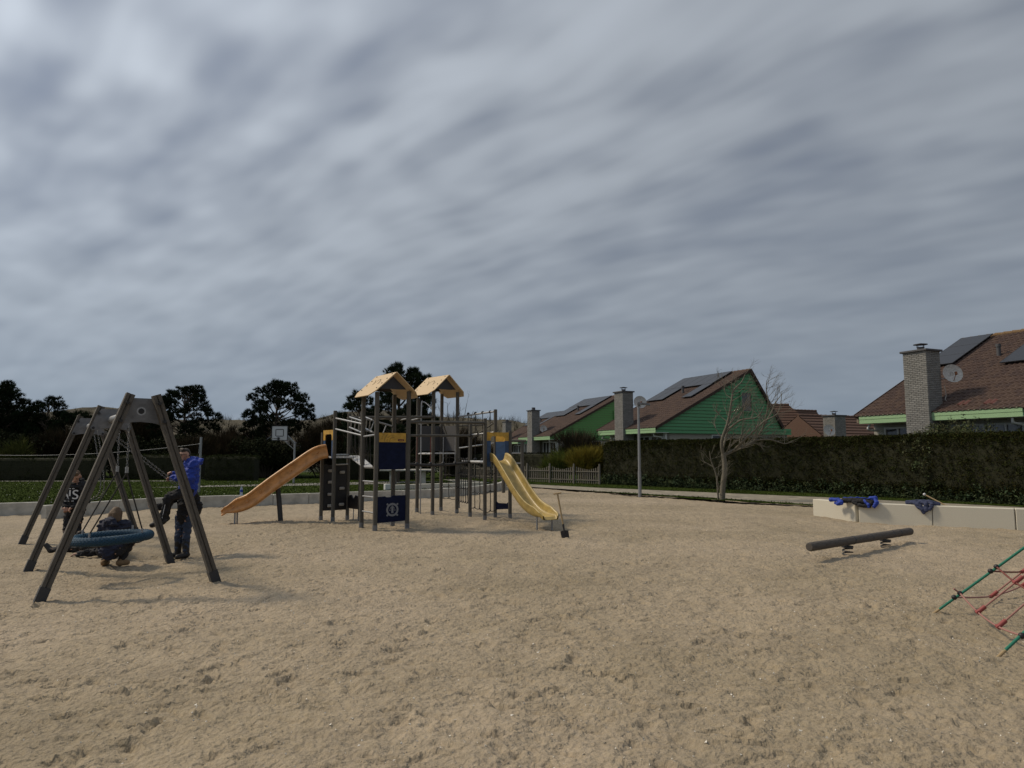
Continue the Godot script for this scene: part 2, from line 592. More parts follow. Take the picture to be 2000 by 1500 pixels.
func make_sand() -> void:
	sx = steps([[-70, -20, 2.0], [-20, -10.4, 0.16], [-10.4, -5.5, 0.055], [-5.5, 5.5, 0.026], [5.5, 11.2, 0.05], [11.2, 16, 0.12], [16, 40, 1.5]])
	sz = steps([[-6, 2.4, 0.35], [2.4, 5.5, 0.021], [5.5, 9.0, 0.03], [9.0, 13.0, 0.045], [13.0, 18.0, 0.07], [18.0, 24.0, 0.12], [24.0, 40.0, 0.3]])
	snx = sx.size()
	snz = sz.size()
	sh.resize(snx * snz)
	var n1 := FastNoiseLite.new()
	n1.seed = 71
	n1.frequency = 0.22
	n1.fractal_octaves = 2
	var n2 := FastNoiseLite.new()
	n2.seed = 72
	n2.frequency = 1.9
	n2.fractal_octaves = 4
	n2.fractal_gain = 0.55
	var n3 := FastNoiseLite.new()
	n3.seed = 73
	n3.frequency = 9.0
	n3.fractal_type = FastNoiseLite.FRACTAL_RIDGED
	n3.fractal_octaves = 3
	var hollows := [[-5.3, 9.7, 1.1, 0.09], [-5.6, 12.1, 0.9, 0.13], [-7.5, 12.8, 0.7, 0.08], [0.9, 16.0, 0.8, 0.06], [-6.8, 17.7, 0.8, 0.06]]
	for j in snz:
		var z := sz[j]
		for i in snx:
			var x := sx[i]
			var m := n3.get_noise_2d(x * 0.3 + 60.0, z * 0.3)
			var v := n1.get_noise_2d(x, z) * 0.045 + n2.get_noise_2d(x, z) * 0.032 - absf(n2.get_noise_2d(x * 2.3 + 7.0, z * 2.3)) * 0.022 + n3.get_noise_2d(x, z) * 0.0085 * clampf(0.6 + 1.5 * m, 0.05, 1.7)
			for q in hollows:
				var e: float = ((x - q[0]) * (x - q[0]) + (z - q[1]) * (z - q[1])) / (q[2] * q[2])
				if e < 6.0: v -= q[3] * exp(-e)
			sh[j * snx + i] = v
	rng.seed = 17
	for k in 7000:                                   # footprints and scuffs
		var d := 2.6 + pow(rng.randf(), 0.85) * 20.0
		var x := rf(-0.85, 0.85) * d
		if x < -11 or x > 11.5: continue
		var s := rf(0.75, 1.25)
		var pick := rng.randf()
		if pick < 0.3:
			dent(x, d, 0.125 * s, 0.048 * s, rf(0, PI), rf(0.008, 0.022), rf(0.004, 0.01))
		elif pick < 0.42:
			dent(x, d, rf(0.15, 0.32), rf(0.018, 0.035), rf(-0.5, 0.7), rf(0.008, 0.018), rf(0.004, 0.01))
		else:
			dent(x, d, rf(0.03, 0.08), rf(0.025, 0.06), rf(0, PI), rf(0.0, 0.013), rf(0.0, 0.005))
	for k in 34:                                     # lines of steps across the sand
		var d := 3.0 + rng.randf() * 14.0
		var x := rf(-0.75, 0.75) * d
		var an := rf(0, TAU)
		for q in 14:
			an += rf(-0.15, 0.15)
			x += cos(an) * 0.52
			d += sin(an) * 0.52
			if d < 2.6 or d > 19.0: break
			var sd := 0.09 * (1.0 if q % 2 == 0 else -1.0)
			dent(x - sin(an) * sd, d + cos(an) * sd, 0.12, 0.045, an, rf(0.014, 0.026), rf(0.008, 0.014))
	for k in 40:                                    # heaps of kicked-up clods
		var d := 2.6 + pow(rng.randf(), 0.9) * 13.0
		var x := rf(-0.8, 0.8) * d
		for q in int(rf(8, 26)):
			dent(x + rf(-0.16, 0.16), d + rf(-0.08, 0.08), rf(0.014, 0.034), rf(0.014, 0.03), rf(0, PI), -rf(0.004, 0.013), -0.001)
	# vertex data
	var vs := PackedVector3Array()
	var ns := PackedVector3Array()
	var us := PackedVector2Array()
	var cs := PackedColorArray()
	var ids := PackedInt32Array()
	vs.resize(snx * snz)
	ns.resize(snx * snz)
	us.resize(snx * snz)
	cs.resize(snx * snz)
	var n4 := FastNoiseLite.new()
	n4.seed = 80
	n4.frequency = 0.9
	n4.fractal_octaves = 4
	for j in snz:
		var fade := clampf((38.0 - sz[j]) / 4.0, 0.0, 1.0)
		for i in snx:
			sh[j * snx + i] *= clampf((sx[i] + 30.0) / 10.0, 0.0, 1.0) * fade
	for j in snz:
		var ja := maxi(j - 1, 0)
		var jb := mini(j + 1, snz - 1)
		for i in snx:
			var ia := maxi(i - 1, 0)
			var ib := mini(i + 1, snx - 1)
			var o := j * snx + i
			vs[o] = Vector3(sx[i], sh[o], -sz[j])
			ns[o] = Vector3(-(sh[j * snx + ib] - sh[j * snx + ia]) / (sx[ib] - sx[ia]), 1.0, (sh[jb * snx + i] - sh[ja * snx + i]) / (sz[jb] - sz[ja])).normalized()
			us[o] = Vector2(sx[i], sz[j]) * 0.55
			var t := n4.get_noise_2d(sx[i], sz[j])
			var t2 := n4.get_noise_2d(sx[i] * 0.25 + 50.0, sz[j] * 0.25)
			var g := 1.0 + 0.13 * t + 0.22 * t2
			cs[o] = Color(0.615 * g, 0.507 * g, (0.365 + 0.02 * t2) * g)
	for j in snz - 1:
		for i in snx - 1:
			var o := j * snx + i
			ids.append_array([o, o + snx, o + 1, o + 1, o + snx, o + snx + 1])
	var ar := []
	ar.resize(Mesh.ARRAY_MAX)
	ar[Mesh.ARRAY_VERTEX] = vs
	ar[Mesh.ARRAY_NORMAL] = ns
	ar[Mesh.ARRAY_TEX_UV] = us
	ar[Mesh.ARRAY_COLOR] = cs
	ar[Mesh.ARRAY_INDEX] = ids
	var mesh := ArrayMesh.new()
	mesh.add_surface_from_arrays(Mesh.PRIMITIVE_TRIANGLES, ar)
	structure("sand", mesh, MAT.sand)

# ---------------------------------------------------------------- flat sheets of ground
func sheet(poly: Array, y: float, thick := 0.0) -> ArrayMesh:
	var st := S()
	var pts := []
	for p in poly:
		pts.append(Vector3(p.x, y - thick, p.y))
	if thick > 0.0:
		slab(st, pts, Vector3(0, thick, 0))
	else:
		var ids := Geometry2D.triangulate_polygon(PackedVector2Array(poly))
		for k in range(0, ids.size(), 3):
			t3(st, pts[ids[k]], pts[ids[k + 1]], pts[ids[k + 2]], Vector3.UP, poly[ids[k]], poly[ids[k + 1]], poly[ids[k + 2]])
	return st.commit()

func multi(called: String, mesh: Mesh, m: Material, xfs: Array, cols: Array, parent: Node, stuff := true) -> MultiMeshInstance3D:
	var mm := MultiMesh.new()
	mm.transform_format = MultiMesh.TRANSFORM_3D
	mm.use_colors = cols.size() > 0
	mm.mesh = mesh
	mm.instance_count = xfs.size()
	for k in xfs.size():
		mm.set_instance_transform(k, xfs[k])
		if cols.size() > 0:
			mm.set_instance_color(k, cols[k])
	var o := MultiMeshInstance3D.new()
	o.name = called
	o.multimesh = mm
	o.material_override = m
	o.cast_shadow = GeometryInstance3D.SHADOW_CASTING_SETTING_ON
	parent.add_child(o, true)
	if stuff:
		o.set_meta("kind", "stuff")
	return o

func rnd_basis(s: float) -> Basis:
	return Basis.from_euler(Vector3(rf(0, TAU), rf(0, TAU), rf(0, TAU))).scaled(Vector3(s, s, s))

func inside(poly: PackedVector2Array, p: Vector2) -> bool:
	return Geometry2D.is_point_in_polygon(p, poly)

# ---------------------------------------------------------------- vegetation
func spray_mesh(leaves: int, reach: float, size: float, seed_: int) -> ArrayMesh:   # a sprig of small pointed leaves
	var r := RandomNumberGenerator.new()
	r.seed = seed_
	var st := S()
	for k in leaves:
		var c := Vector3(r.randf_range(-1, 1), r.randf_range(-1, 1), r.randf_range(-1, 1)) * reach
		var b := Basis.from_euler(Vector3(r.randf_range(0, TAU), r.randf_range(0, TAU), r.randf_range(0, TAU)))
		var s := size * r.randf_range(0.6, 1.3)
		var n: Vector3 = b.z
		tri(st, c - b.y * s, c + b.x * s * 0.45, c + b.y * s, n)
		tri(st, c - b.y * s, c + b.y * s, c - b.x * s * 0.45, n)
	return st.commit()

func tuft_mesh(blades: int, length: float, width: float, spread: float, seed_: int) -> ArrayMesh:   # needles or grass fanning out round +y
	var r := RandomNumberGenerator.new()
	r.seed = seed_
	var st := S()
	for k in blades:
		var a := r.randf_range(0, TAU)
		var t := r.randf_range(0.05, spread)
		var d := Vector3(cos(a) * sin(t), cos(t), sin(a) * sin(t))
		var side := d.cross(Vector3(sin(a * 3.0), 0.3, cos(a * 2.0))).normalized() * width
		var o := Vector3(r.randf_range(-1, 1), r.randf_range(-0.6, 0.6), r.randf_range(-1, 1)) * length * 0.16
		tri(st, o - side, o + side, o + d * length * r.randf_range(0.7, 1.15), side.cross(d).normalized())
	return st.commit()

func basis_to(d: Vector3, s: float) -> Basis:
	var f := frame_for(d)
	return (f * Basis(Vector3.UP, rf(0, TAU))).scaled(Vector3(s, s, s))

var TUFT: Array = []
var SPRAY: Array = []
var GRASS: Array = []

func tint(c: Array, v := 0.35) -> Color:
	var k := rf(1.0 - v, 1.0 + v)
	return Color(c[0] * k * rf(0.85, 1.15), c[1] * k, c[2] * k * rf(0.85, 1.15))

# a pine: bent trunk, limbs, clumps of needle tufts
func pine(label: String, base: Vector3, h: float, cw: float, lo: float, seed_: int, lean := 0.0, group := "", clumps := 34, col := [0.02, 0.03, 0.014]) -> Node3D:
	rng.seed = seed_
	var t := thing("pine_tree", label, "tree", base, group)
	var top := base + Vector3(lean, h * 0.93, 0)
	var spine := bend([base - Vector3(0, 0.3, 0), base + Vector3(lean * 0.2 + rf(-0.15, 0.15), h * 0.35, rf(-0.1, 0.1)), base + Vector3(lean * 0.6 + rf(-0.2, 0.2), h * 0.66, 0), top], 5)
	var rr := []
	for k in spine.size():
		rr.append(lerpf(0.16, 0.03, float(k) / (spine.size() - 1)))
	var st := S()
	tube(st, spine, rr, 9)
	var xfs := []
	var cols := []
	for k in clumps:
		var f := sqrt((k + 0.5) / clumps)
		var hh := lerpf(lo, 1.0, (k + rf(0, 1)) / clumps)
		# crown outline: broad in the middle, rounded above
		var q := (hh - lo) / (1.0 - lo)
		var rad := cw * 0.5 * sqrt(maxf(0.04, 1.0 - pow(absf(q - 0.36) / 0.68, 2.0))) * rf(0.55, 1.08)
		var a := k * 2.39996 + rf(-0.4, 0.4)
		var c := base + Vector3(lean * hh + cos(a) * rad, h * hh, sin(a) * rad)
		var si := clampi(int((hh - 0.12) * (spine.size() - 1)), 1, spine.size() - 2)
		var root: Vector3 = spine[si]
		var mid := root.lerp(c, 0.55) + Vector3(0, -0.12, 0)
		tube(st, bend([root, mid, c], 3), [0.05, 0.045, 0.04, 0.035, 0.028, 0.02, 0.014], 5, false)
		var cr := rf(0.36, 0.66) * (0.6 + cw * 0.09)
		var out := (c - root).normalized()
		for j in int(58 * cr / 0.5):
			var v := Vector3(rf(-1, 1), rf(-1, 1), rf(-1, 1))
			if v.length() > 1.0: v = v.normalized() * rf(0.6, 1.0)
			var p := c + Vector3(v.x, v.y * 0.62, v.z) * cr
			var d := (v * 0.8 + out * 0.5 + Vector3(0, 0.55, 0)).normalized()
			xfs.append(Transform3D(basis_to(d, rf(0.8, 1.35)), p - t.position))
			cols.append(tint(col))
	pw("trunk", st, MAT.bark, t)
	multi("crown", TUFT[0], MAT.leaf, xfs, cols, t)
	return t

# a leafy or twiggy bush: stems and a cloud of sprays
func bush(called: String, label: String, category: String, base: Vector3, size: Vector3, n: int, col: Array, seed_: int, group := "", kind := 0, sc := 1.0) -> Node3D:
	rng.seed = seed_
	var t := thing(called, label, category, base, group)
	var st := S()
	var xfs := []
	var cols := []
	var lobes := []
	for k in 9:
		var a := k * 2.4
		var q := rf(0.1, 0.78)
		lobes.append([Vector3(cos(a) * q * size.x * 0.5, rf(0.35, 0.82) * size.y, sin(a) * q * size.z * 0.5), rf(0.28, 0.42)])
	for l in lobes:
		tube(st, bend([base + Vector3(l[0].x * 0.15, -0.15, l[0].z * 0.15), base + Vector3(l[0].x * 0.5, l[0].y * 0.5, l[0].z * 0.5), base + l[0]], 3), [0.045, 0.04, 0.034, 0.028, 0.022, 0.016, 0.01], 5, false)
	for k in n:
		var l = lobes[rng.randi() % lobes.size()]
		var v := Vector3(rf(-1, 1), rf(-1, 1), rf(-1, 1)).normalized() * pow(rng.randf(), 0.4)
		var p: Vector3 = l[0] + v * Vector3(size.x, size.y * 0.8, size.z) * l[1]
		if p.y < 0.05: p.y = rf(0.05, size.y * 0.5)
		xfs.append(Transform3D(rnd_basis(rf(0.7, 1.4) * sc) if kind == 0 else basis_to(v + Vector3(0, 1.1, 0), rf(0.7, 1.4) * sc), p))
		cols.append(tint(col))
	pw("stem", st, MAT.bark, t)
	multi("foliage", SPRAY[0] if kind == 0 else TUFT[1], MAT.leaf, xfs, cols, t)
	return t

# a clipped hedge along a line: dark twiggy body and leaf sprays over its faces
func hedge(label: String, line: Array, w: float, h: float, n: int, cols_: Array, seed_: int, group := "", called := "hedge", y0 := 0.0) -> Node3D:
	rng.seed = seed_
	var t := thing(called, label, "hedge", Vector3(line[0].x, y0, line[0].y), group)
	var nz := FastNoiseLite.new()
	nz.seed = seed_
	nz.frequency = 0.8
	var pts := []
	for k in line.size() - 1:
		var m := maxi(1, int((line[k + 1] - line[k]).length() / 0.5))
		for j in m:
			pts.append(line[k].lerp(line[k + 1], float(j) / m))
	pts.append(line[-1])
	var st := S()
	st.set_smooth_group(0)
	var prof := [Vector2(0.46, 0.0), Vector2(0.5, 0.25), Vector2(0.5, 0.6), Vector2(0.48, 0.9), Vector2(0.4, 0.985), Vector2(0.15, 1.0), Vector2(-0.15, 1.0), Vector2(-0.4, 0.985), Vector2(-0.48, 0.9), Vector2(-0.5, 0.6), Vector2(-0.5, 0.25), Vector2(-0.46, 0.0)]
	var rings := []
	for k in pts.size():
		var d: Vector2 = (pts[mini(k + 1, pts.size() - 1)] - pts[maxi(k - 1, 0)]).normalized()
		var s := Vector2(-d.y, d.x)
		var ends := 1.0
		if k == 0 or k == pts.size() - 1: ends = 0.8
		var ring := []
		for q in prof:
			var wv := 1.0 + 0.1 * nz.get_noise_3d(pts[k].x, q.y * 3.0, pts[k].y + q.x * 4.0)
			var p: Vector2 = pts[k] + s * q.x * (w - 0.1) * wv * ends
			ring.append(Vector3(p.x, y0 + q.y * (h - 0.06) * (0.97 if ends < 1 else 1.0) * (1.0 + 0.025 * nz.get_noise_2d(pts[k].x * 2.0, pts[k].y)), p.y))
		rings.append(ring)
	for k in rings.size() - 1:
		for j in prof.size() - 1:
			quad(st, rings[k][j], rings[k + 1][j], rings[k + 1][j + 1], rings[k][j + 1])
	for e in [0, rings.size() - 1]:
		for j in prof.size() - 2:
			tri(st, rings[e][0], rings[e][j + 1], rings[e][j + 2])
	pw("body", st, MAT.hedge_core, t)
	var xfs := []
	var cols := []
	for k in n:
		var i := rng.randi() % (rings.size() - 1)
		var j := rng.randi() % (prof.size() - 1)
		if j < 4 or j > 6:
			if rng.randf() < 0.15: j = 5
			elif rng.randf() < 0.3: j = 0 if j < 4 else 10
		var u := rng.randf()
		var v := rng.randf()
		var a: Vector3 = rings[i][j].lerp(rings[i + 1][j], u)
		var b: Vector3 = rings[i][j + 1].lerp(rings[i + 1][j + 1], u)
		var p := a.lerp(b, v) + Vector3(rf(-1, 1), rf(-0.7, 0.7), rf(-1, 1)) * 0.06
		xfs.append(Transform3D(rnd_basis(rf(0.7, 1.35)), p - t.position))
		cols.append(tint(cols_[rng.randi() % 2], 0.5))
	multi("foliage", SPRAY[1], MAT.leaf, xfs, cols, t)
	return t

func twig(st: SurfaceTool, p: Vector3, d: Vector3, len_: float, r: float, depth: int, bias: Vector3) -> void:
	var pts := [p]
	var rad := [r]
	var q := p
	var dd := d
	var n := 4
	for k in n:
		dd = (dd + Vector3(rf(-1, 1), rf(-1, 1), rf(-1, 1)) * 0.3 + bias * 0.1).normalized()
		q += dd * len_ / n
		pts.append(q)
		rad.append(lerpf(r, r * 0.45, float(k + 1) / n))
		if depth > 0 and k > 0:
			var sd := (dd + Vector3(rf(-1, 1), rf(-0.5, 1), rf(-1, 1)) * 0.75).normalized()
			twig(st, q, sd, len_ * rf(0.45, 0.75), r * 0.55, depth - 1, bias)
	tube(st, pts, rad, 5, false)
	if depth > 0:
		twig(st, q, dd, len_ * 0.6, r * 0.45, depth - 1, bias)

# bare tree or shrub grown from main limbs
func bare_tree(called: String, label: String, base: Vector3, limbs: Array, twigs: int, len_: float, bias: Vector3, seed_: int, m: Material, depth := 2) -> Node3D:
	rng.seed = seed_
	var t := thing(called, label, "tree", base)
	var tr := S()
	var cr := S()
	for k in limbs.size():
		var l = limbs[k]
		var pts := bend(l[0], 5)
		var rad := []
		for i in pts.size():
			rad.append(lerpf(l[1], l[2], float(i) / (pts.size() - 1)))
		tube(tr if k == 0 else cr, pts, rad, 9 if k == 0 else 7)
		if k == 0: continue
		for i in range(2, pts.size()):
			var f := float(i) / pts.size()
			for j in twigs:
				if rng.randf() < 0.48: continue
				var dir: Vector3 = (pts[i] - pts[i - 1]).normalized()
				var sd := (dir * 0.6 + Vector3(rf(-1, 1), rf(-0.35, 1), rf(-1, 1))).normalized()
				twig(cr, pts[i], sd, len_ * rf(0.5, 1.2) * (1.15 - 0.5 * f), maxf(0.008, rad[i] * 0.45), depth, bias)
	pw("trunk", tr, m, t)
	pw("crown", cr, m, t)
	return t

# ---------------------------------------------------------------- setting
var LAWN := PackedVector2Array()

func wall_run(called: String, label: String, line: Array, h: float, w: float, piece: float, m: Material, y0: float, seed_: int) -> Node3D:
	rng.seed = seed_
	var t := thing(called, label, "wall", Vector3(line[0].x, 0, line[0].y))
	# resample into straight precast pieces
	var pts := [line[0]]
	var acc := 0.0
	for k in line.size() - 1:
		var a: Vector2 = line[k]
		var b: Vector2 = line[k + 1]
		var L := (b - a).length()
		var s := piece - acc
		while s < L:
			pts.append(a.lerp(b, s / L))
			s += piece
		acc = L - (s - piece)
	if (pts[-1] - line[-1]).length() > piece * 0.3: pts.append(line[-1])
	else: pts[-1] = line[-1]
	for k in pts.size() - 1:
		var a: Vector2 = pts[k]
		var b: Vector2 = pts[k + 1]
		var d := (b - a).normalized()
		var nrm := Vector2(-d.y, d.x)
		var st := S()
		var jog := rf(-0.006, 0.006)
		var c := (a + b) * 0.5 + nrm * jog
		box(st, Vector3(c.x, y0 + h * 0.5 - 0.2 + rf(-0.004, 0.004), c.y), Vector3((b - a).length() - 0.012, h + 0.4, w), Basis(Vector3(d.x, 0, d.y), Vector3.UP, Vector3(-d.y, 0, d.x)), 0.012)
		pw("panel", st, m, t)
	return t

func make_setting() -> void:
	structure("ground", sheet([Vector2(-900, 60), Vector2(900, 60), Vector2(900, -1200), Vector2(-900, -1200)], -0.16), MAT.soil)
	make_sand()
	# lawn beyond the low wall
	var inner := [Vector2(-16.2, -17.5), Vector2(-12.9, -19.7), Vector2(-11.95, -19.5), Vector2(-11.35, -20.3), Vector2(-10.55, -21.75), Vector2(-9.3, -22.65), Vector2(-7.9, -23.45), Vector2(-6.5, -24.35), Vector2(-5.05, -25.35), Vector2(-2.85, -27.0), Vector2(-1.55, -29.6), Vector2(-0.75, -32.6), Vector2(-0.5, -35.6)]
	var poly := inner.duplicate()
	poly.append_array([Vector2(-2.0, -46), Vector2(-6.0, -62), Vector2(-75, -62), Vector2(-75, -10), Vector2(-24, -10)])
	LAWN = PackedVector2Array(poly)
	structure("lawn", sheet(poly, 0.1), MAT.lawn)
	structure("court", sheet([Vector2(-16.5, -33.0), Vector2(-15.0, -35.0), Vector2(-7.2, -40.5), Vector2(-4.0, -40.5), Vector2(-6.5, -37.2), Vector2(-9.5, -35.5)], 0.106), MAT.court)
	structure("path", sheet([Vector2(-40, -40.2), Vector2(-18, -41.0), Vector2(-18, -41.9), Vector2(-40, -41.2)], 0.106), MAT.court)
	structure("path", sheet([Vector2(-4.6, -31.6), Vector2(-1.9, -31.8), Vector2(-1.6, -35.6), Vector2(-1.2, -39.0), Vector2(-3.0, -44.0), Vector2(-4.2, -44.0), Vector2(-3.0, -39.0)], 0.107), MAT.court)
	# path and grass verge on the right, by the tall hedge
	var verge := [Vector2(0.4, -38.2), Vector2(3.9, -33.9), Vector2(8.4, -29.2), Vector2(11.1, -26.4), Vector2(14.0, -22.6), Vector2(18.0, -17.0), Vector2(30, -17), Vector2(30, -60), Vector2(0, -60), Vector2(-3.6, -47.0)]
	structure("verge", sheet(verge, 0.075), MAT.lawn)
	structure("path", sheet([Vector2(-1.5, -41.5), Vector2(0.75, -38.25), Vector2(3.95, -33.75), Vector2(8.45, -29.05), Vector2(11.2, -26.25), Vector2(14.2, -22.4), Vector2(18.2, -16.8), Vector2(16.6, -15.6), Vector2(12.6, -19.8), Vector2(9.3, -22.4), Vector2(7.2, -26.0), Vector2(3.5, -30.6), Vector2(-0.2, -36.2)], 0.068), MAT.path)
	var strip := [Vector2(3.0, -30.9), Vector2(4.7, -28.2), Vector2(6.3, -25.3), Vector2(8.6, -22.3), Vector2(9.7, -20.9), Vector2(9.9, -21.3), Vector2(8.9, -22.9), Vector2(6.7, -26.2), Vector2(4.9, -28.7)]
	structure("grass_strip", sheet(strip, 0.078), MAT.lawn)
	# dunes on the skyline
	var st := S()
	var dn := FastNoiseLite.new()
	dn.seed = 8
	dn.frequency = 0.012
	dn.fractal_octaves = 5
	var cols := 150
	var rows := 12
	var dv := []
	for j in rows + 1:
		var row := []
		for i in cols + 1:
			var x := lerpf(-190, 150, float(i) / cols)
			var z := -105.0 - 8.5 * j
			var up := smoothstep(0.0, 1.0, float(j) / 6.0)
			var hh := up * (8.2 + dn.get_noise_2d(x, z) * 5.2 + dn.get_noise_2d(x * 4.0, z * 4.0) * 1.1)
			hh *= clampf(1.15 - maxf(0.0, x + 10.0) / 160.0, 0.5, 1.15)
			row.append(Vector3(x, hh - 0.2, z))
		dv.append(row)
	for j in rows:
		for i in cols:
			var f := [dv[j][i], dv[j][i + 1], dv[j + 1][i + 1], dv[j + 1][i]]
			quad(st, f[0], f[1], f[2], f[3], null)
	var dm: ArrayMesh = st.commit()
	var sm := SurfaceTool.new()
	sm.create_from(dm, 0)
	structure("hill", sm.commit(), MAT.dune)
	# marram and scrub on the dunes
	rng.seed = 90
	var xfs := []
	var cl := []
	for k in 5200:
		var fi := rf(0, cols - 0.01)
		var fj := rf(0.5, 7.5)
		var i := int(fi)
		var j := int(fj)
		var p: Vector3 = dv[j][i].lerp(dv[j][i + 1], fi - i).lerp(dv[j + 1][i].lerp(dv[j + 1][i + 1], fi - i), fj - j)
		xfs.append(Transform3D(basis_to(Vector3(rf(-0.3, 0.3), 1, 0), rf(2.0, 5.5)), p))
		cl.append(tint([0.05, 0.042, 0.023] if rng.randf() < 0.6 else [0.025, 0.026, 0.015]))
	var o := multi("dune_scrub", TUFT[1], MAT.leaf, xfs, cl, self)
	tag(o, "brown scrub and dry grass covering the far dunes", "scrub")
	# grass blades and daisies
	xfs = []
	cl = []
	rng.seed = 91
	while xfs.size() < 26000:
		var z := -18.0 - 27.0 * pow(rng.randf(), 1.3)
		var p := Vector2(rf(-0.8, 0.06) * -z, z)
		if not inside(LAWN, p): continue
		xfs.append(Transform3D(basis_to(Vector3(rf(-0.4, 0.4), 1, rf(-0.4, 0.4)), rf(0.6, 1.3)), Vector3(p.x, 0.1, p.y)))
		cl.append(tint([0.042, 0.06, 0.012], 0.4))
	var vp := PackedVector2Array(verge)
	var sp := PackedVector2Array(strip)
	for k in 16000:
		var p := Vector2(rf(-2, 17), rf(-42, -17))
		if k % 4 == 0: p = Vector2(rf(3, 10), rf(-31, -20.8))
		if inside(vp, p) or inside(sp, p):
			xfs.append(Transform3D(basis_to(Vector3(rf(-0.4, 0.4), 1, rf(-0.4, 0.4)), rf(0.6, 1.4)), Vector3(p.x, 0.072, p.y)))
			cl.append(tint([0.042, 0.056, 0.012], 0.4))
	o = multi("grass", GRASS[0], MAT.leaf, xfs, cl, self)
	tag(o, "short green grass of the lawn and the verge", "grass")
	xfs = []
	while xfs.size() < 170:
		var z := -20.0 - 20.0 * pow(rng.randf(), 1.5)
		var p := Vector2(rf(-0.72, 0.0) * -z, z)
		if inside(LAWN, p):
			xfs.append(Transform3D(rnd_basis(1.0), Vector3(p.x, 0.15, p.y)))
	var fl := S()
	ball(fl, Vector3.ZERO, Vector3(0.016, 0.01, 0.016), 3, 5)
	o = multi("daisies", fl.commit(), MAT.shell, xfs, [], self)
	tag(o, "tiny white daisies scattered in the lawn", "flowers")
	# shell bits and small stones in the sand
	var sh_ := S()
	tri(sh_, Vector3(-0.006, 0, -0.004), Vector3(0.007, 0.001, -0.003), Vector3(0.001, 0.002, 0.007))
	tri(sh_, Vector3(-0.006, 0, -0.004), Vector3(0.001, 0.002, 0.007), Vector3(0.0, -0.003, 0.0))
	tri(sh_, Vector3(0.007, 0.001, -0.003), Vector3(0.001, 0.002, 0.007), Vector3(0.0, -0.003, 0.0))
	xfs = []
	for k in 5200:
		var d := 3.0 + 13.0 * pow(rng.randf(), 1.2)
		var x := rf(-0.78, 0.78) * d
		xfs.append(Transform3D(rnd_basis(rf(0.35, 1.25) if k % 12 else rf(1.2, 1.9)), on(x, -d, 0.003)))
	o = multi("shell_fragments", sh_.commit(), MAT.shell, xfs, [], self)
	tag(o, "tiny pale shell fragments strewn over the sand", "shells")
	# walls
	wall_run("retaining_wall", "long low grey concrete wall curving along the lawn edge", [Vector2(-11.75, -18.2), Vector2(-11.2, -20.2), Vector2(-10.4, -21.6), Vector2(-9.2, -22.5), Vector2(-7.8, -23.3), Vector2(-6.4, -24.2), Vector2(-5.0, -25.2), Vector2(-2.75, -26.9), Vector2(-1.4, -29.5), Vector2(-0.6, -32.5), Vector2(-0.35, -35.7)], 0.33, 0.16, 1.15, MAT.concrete, 0.0, 3)
	wall_run("retaining_wall", "short grey concrete wall behind the start of the long lawn wall", [Vector2(-17.5, -16.6), Vector2(-15.2, -18.2), Vector2(-12.75, -19.75)], 0.32, 0.16, 1.15, MAT.concrete, 0.0, 4)
	wall_run("retaining_wall", "pale low concrete wall beside the table tennis table", [Vector2(-5.1, -31.2), Vector2(-1.35, -34.6)], 0.2, 0.25, 0.95, MAT.concrete_cream, 0.1, 5)
	wall_run("seat_wall", "cream concrete wall with jackets lying on its top", [Vector2(7.98, -19.0), Vector2(8.08, -18.0), Vector2(8.5, -17.45), Vector2(9.15, -17.05), Vector2(10.6, -15.95), Vector2(12.2, -15.0), Vector2(14, -14.2)], 0.44, 0.24, 1.55, MAT.concrete_cream, 0.0, 6)
	# hedges
	hedge("tall dark clipped hedge beside the path, with ivy at its foot", [Vector2(5.25, -38.9), Vector2(7.1, -35.8), Vector2(9.2, -33.2), Vector2(12.75, -29.3), Vector2(15.95, -22.6), Vector2(18.5, -17.0)], 1.1, 2.26, 56000, [[0.025, 0.024, 0.0075], [0.027, 0.033, 0.0085]], 41)
	var iv := []
	var ic := []
	rng.seed = 44
	var hl := [Vector2(4.65, -38.5), Vector2(6.5, -35.45), Vector2(8.65, -32.8), Vector2(12.2, -28.95), Vector2(15.4, -22.35), Vector2(17.9, -17.0)]
	for k in 1900:
		var i := rng.randi() % 5
		var p: Vector2 = hl[i].lerp(hl[i + 1], rng.randf())
		iv.append(Transform3D(rnd_basis(rf(0.8, 1.5)), Vector3(p.x + rf(-0.22, 0.2), 0.05 + absf(rf(-1, 1) * rf(0, 1)) * 0.6, p.y + rf(-0.1, 0.25))))
		ic.append(tint([0.045, 0.06, 0.03], 0.5))
	o = multi("ivy", SPRAY[0], MAT.leaf, iv, ic, self)
	tag(o, "glossy ivy leaves creeping along the foot of the tall hedge", "ivy")
	var hc := [[0.026, 0.03, 0.012], [0.03, 0.038, 0.012]]
	hedge("low clipped hedge on the lawn in front of the small pine", [Vector2(-17.9, -42.5), Vector2(-15.0, -42.4)], 1.1, 1.45, 1500, hc, 51, "", "hedge", 0.1)
	hedge("long low hedge at the far side of the lawn behind the swing", [Vector2(-44.0, -40.9), Vector2(-31.0, -42.0), Vector2(-24.3, -42.9)], 1.1, 1.35, 2600, hc, 52, "", "hedge", 0.1)
	hedge("low hedge between the swing and the volleyball pole", [Vector2(-24.0, -44.3), Vector2(-19.0, -44.4)], 1.1, 1.5, 1500, hc, 53, "", "hedge", 0.1)
	hedge("low hedge right behind the basketball pole", [Vector2(-10.7, -43.5), Vector2(-6.0, -44.0)], 1.0, 1.55, 1500, hc, 54, "", "hedge", 0.1)
	hedge("dark garden hedge behind the picket fence", [Vector2(-4.5, -50.0), Vector2(0.5, -46.5), Vector2(3.0, -44.0)], 1.0, 1.7, 2400, [[0.014, 0.014, 0.008], [0.02, 0.022, 0.01]], 55)
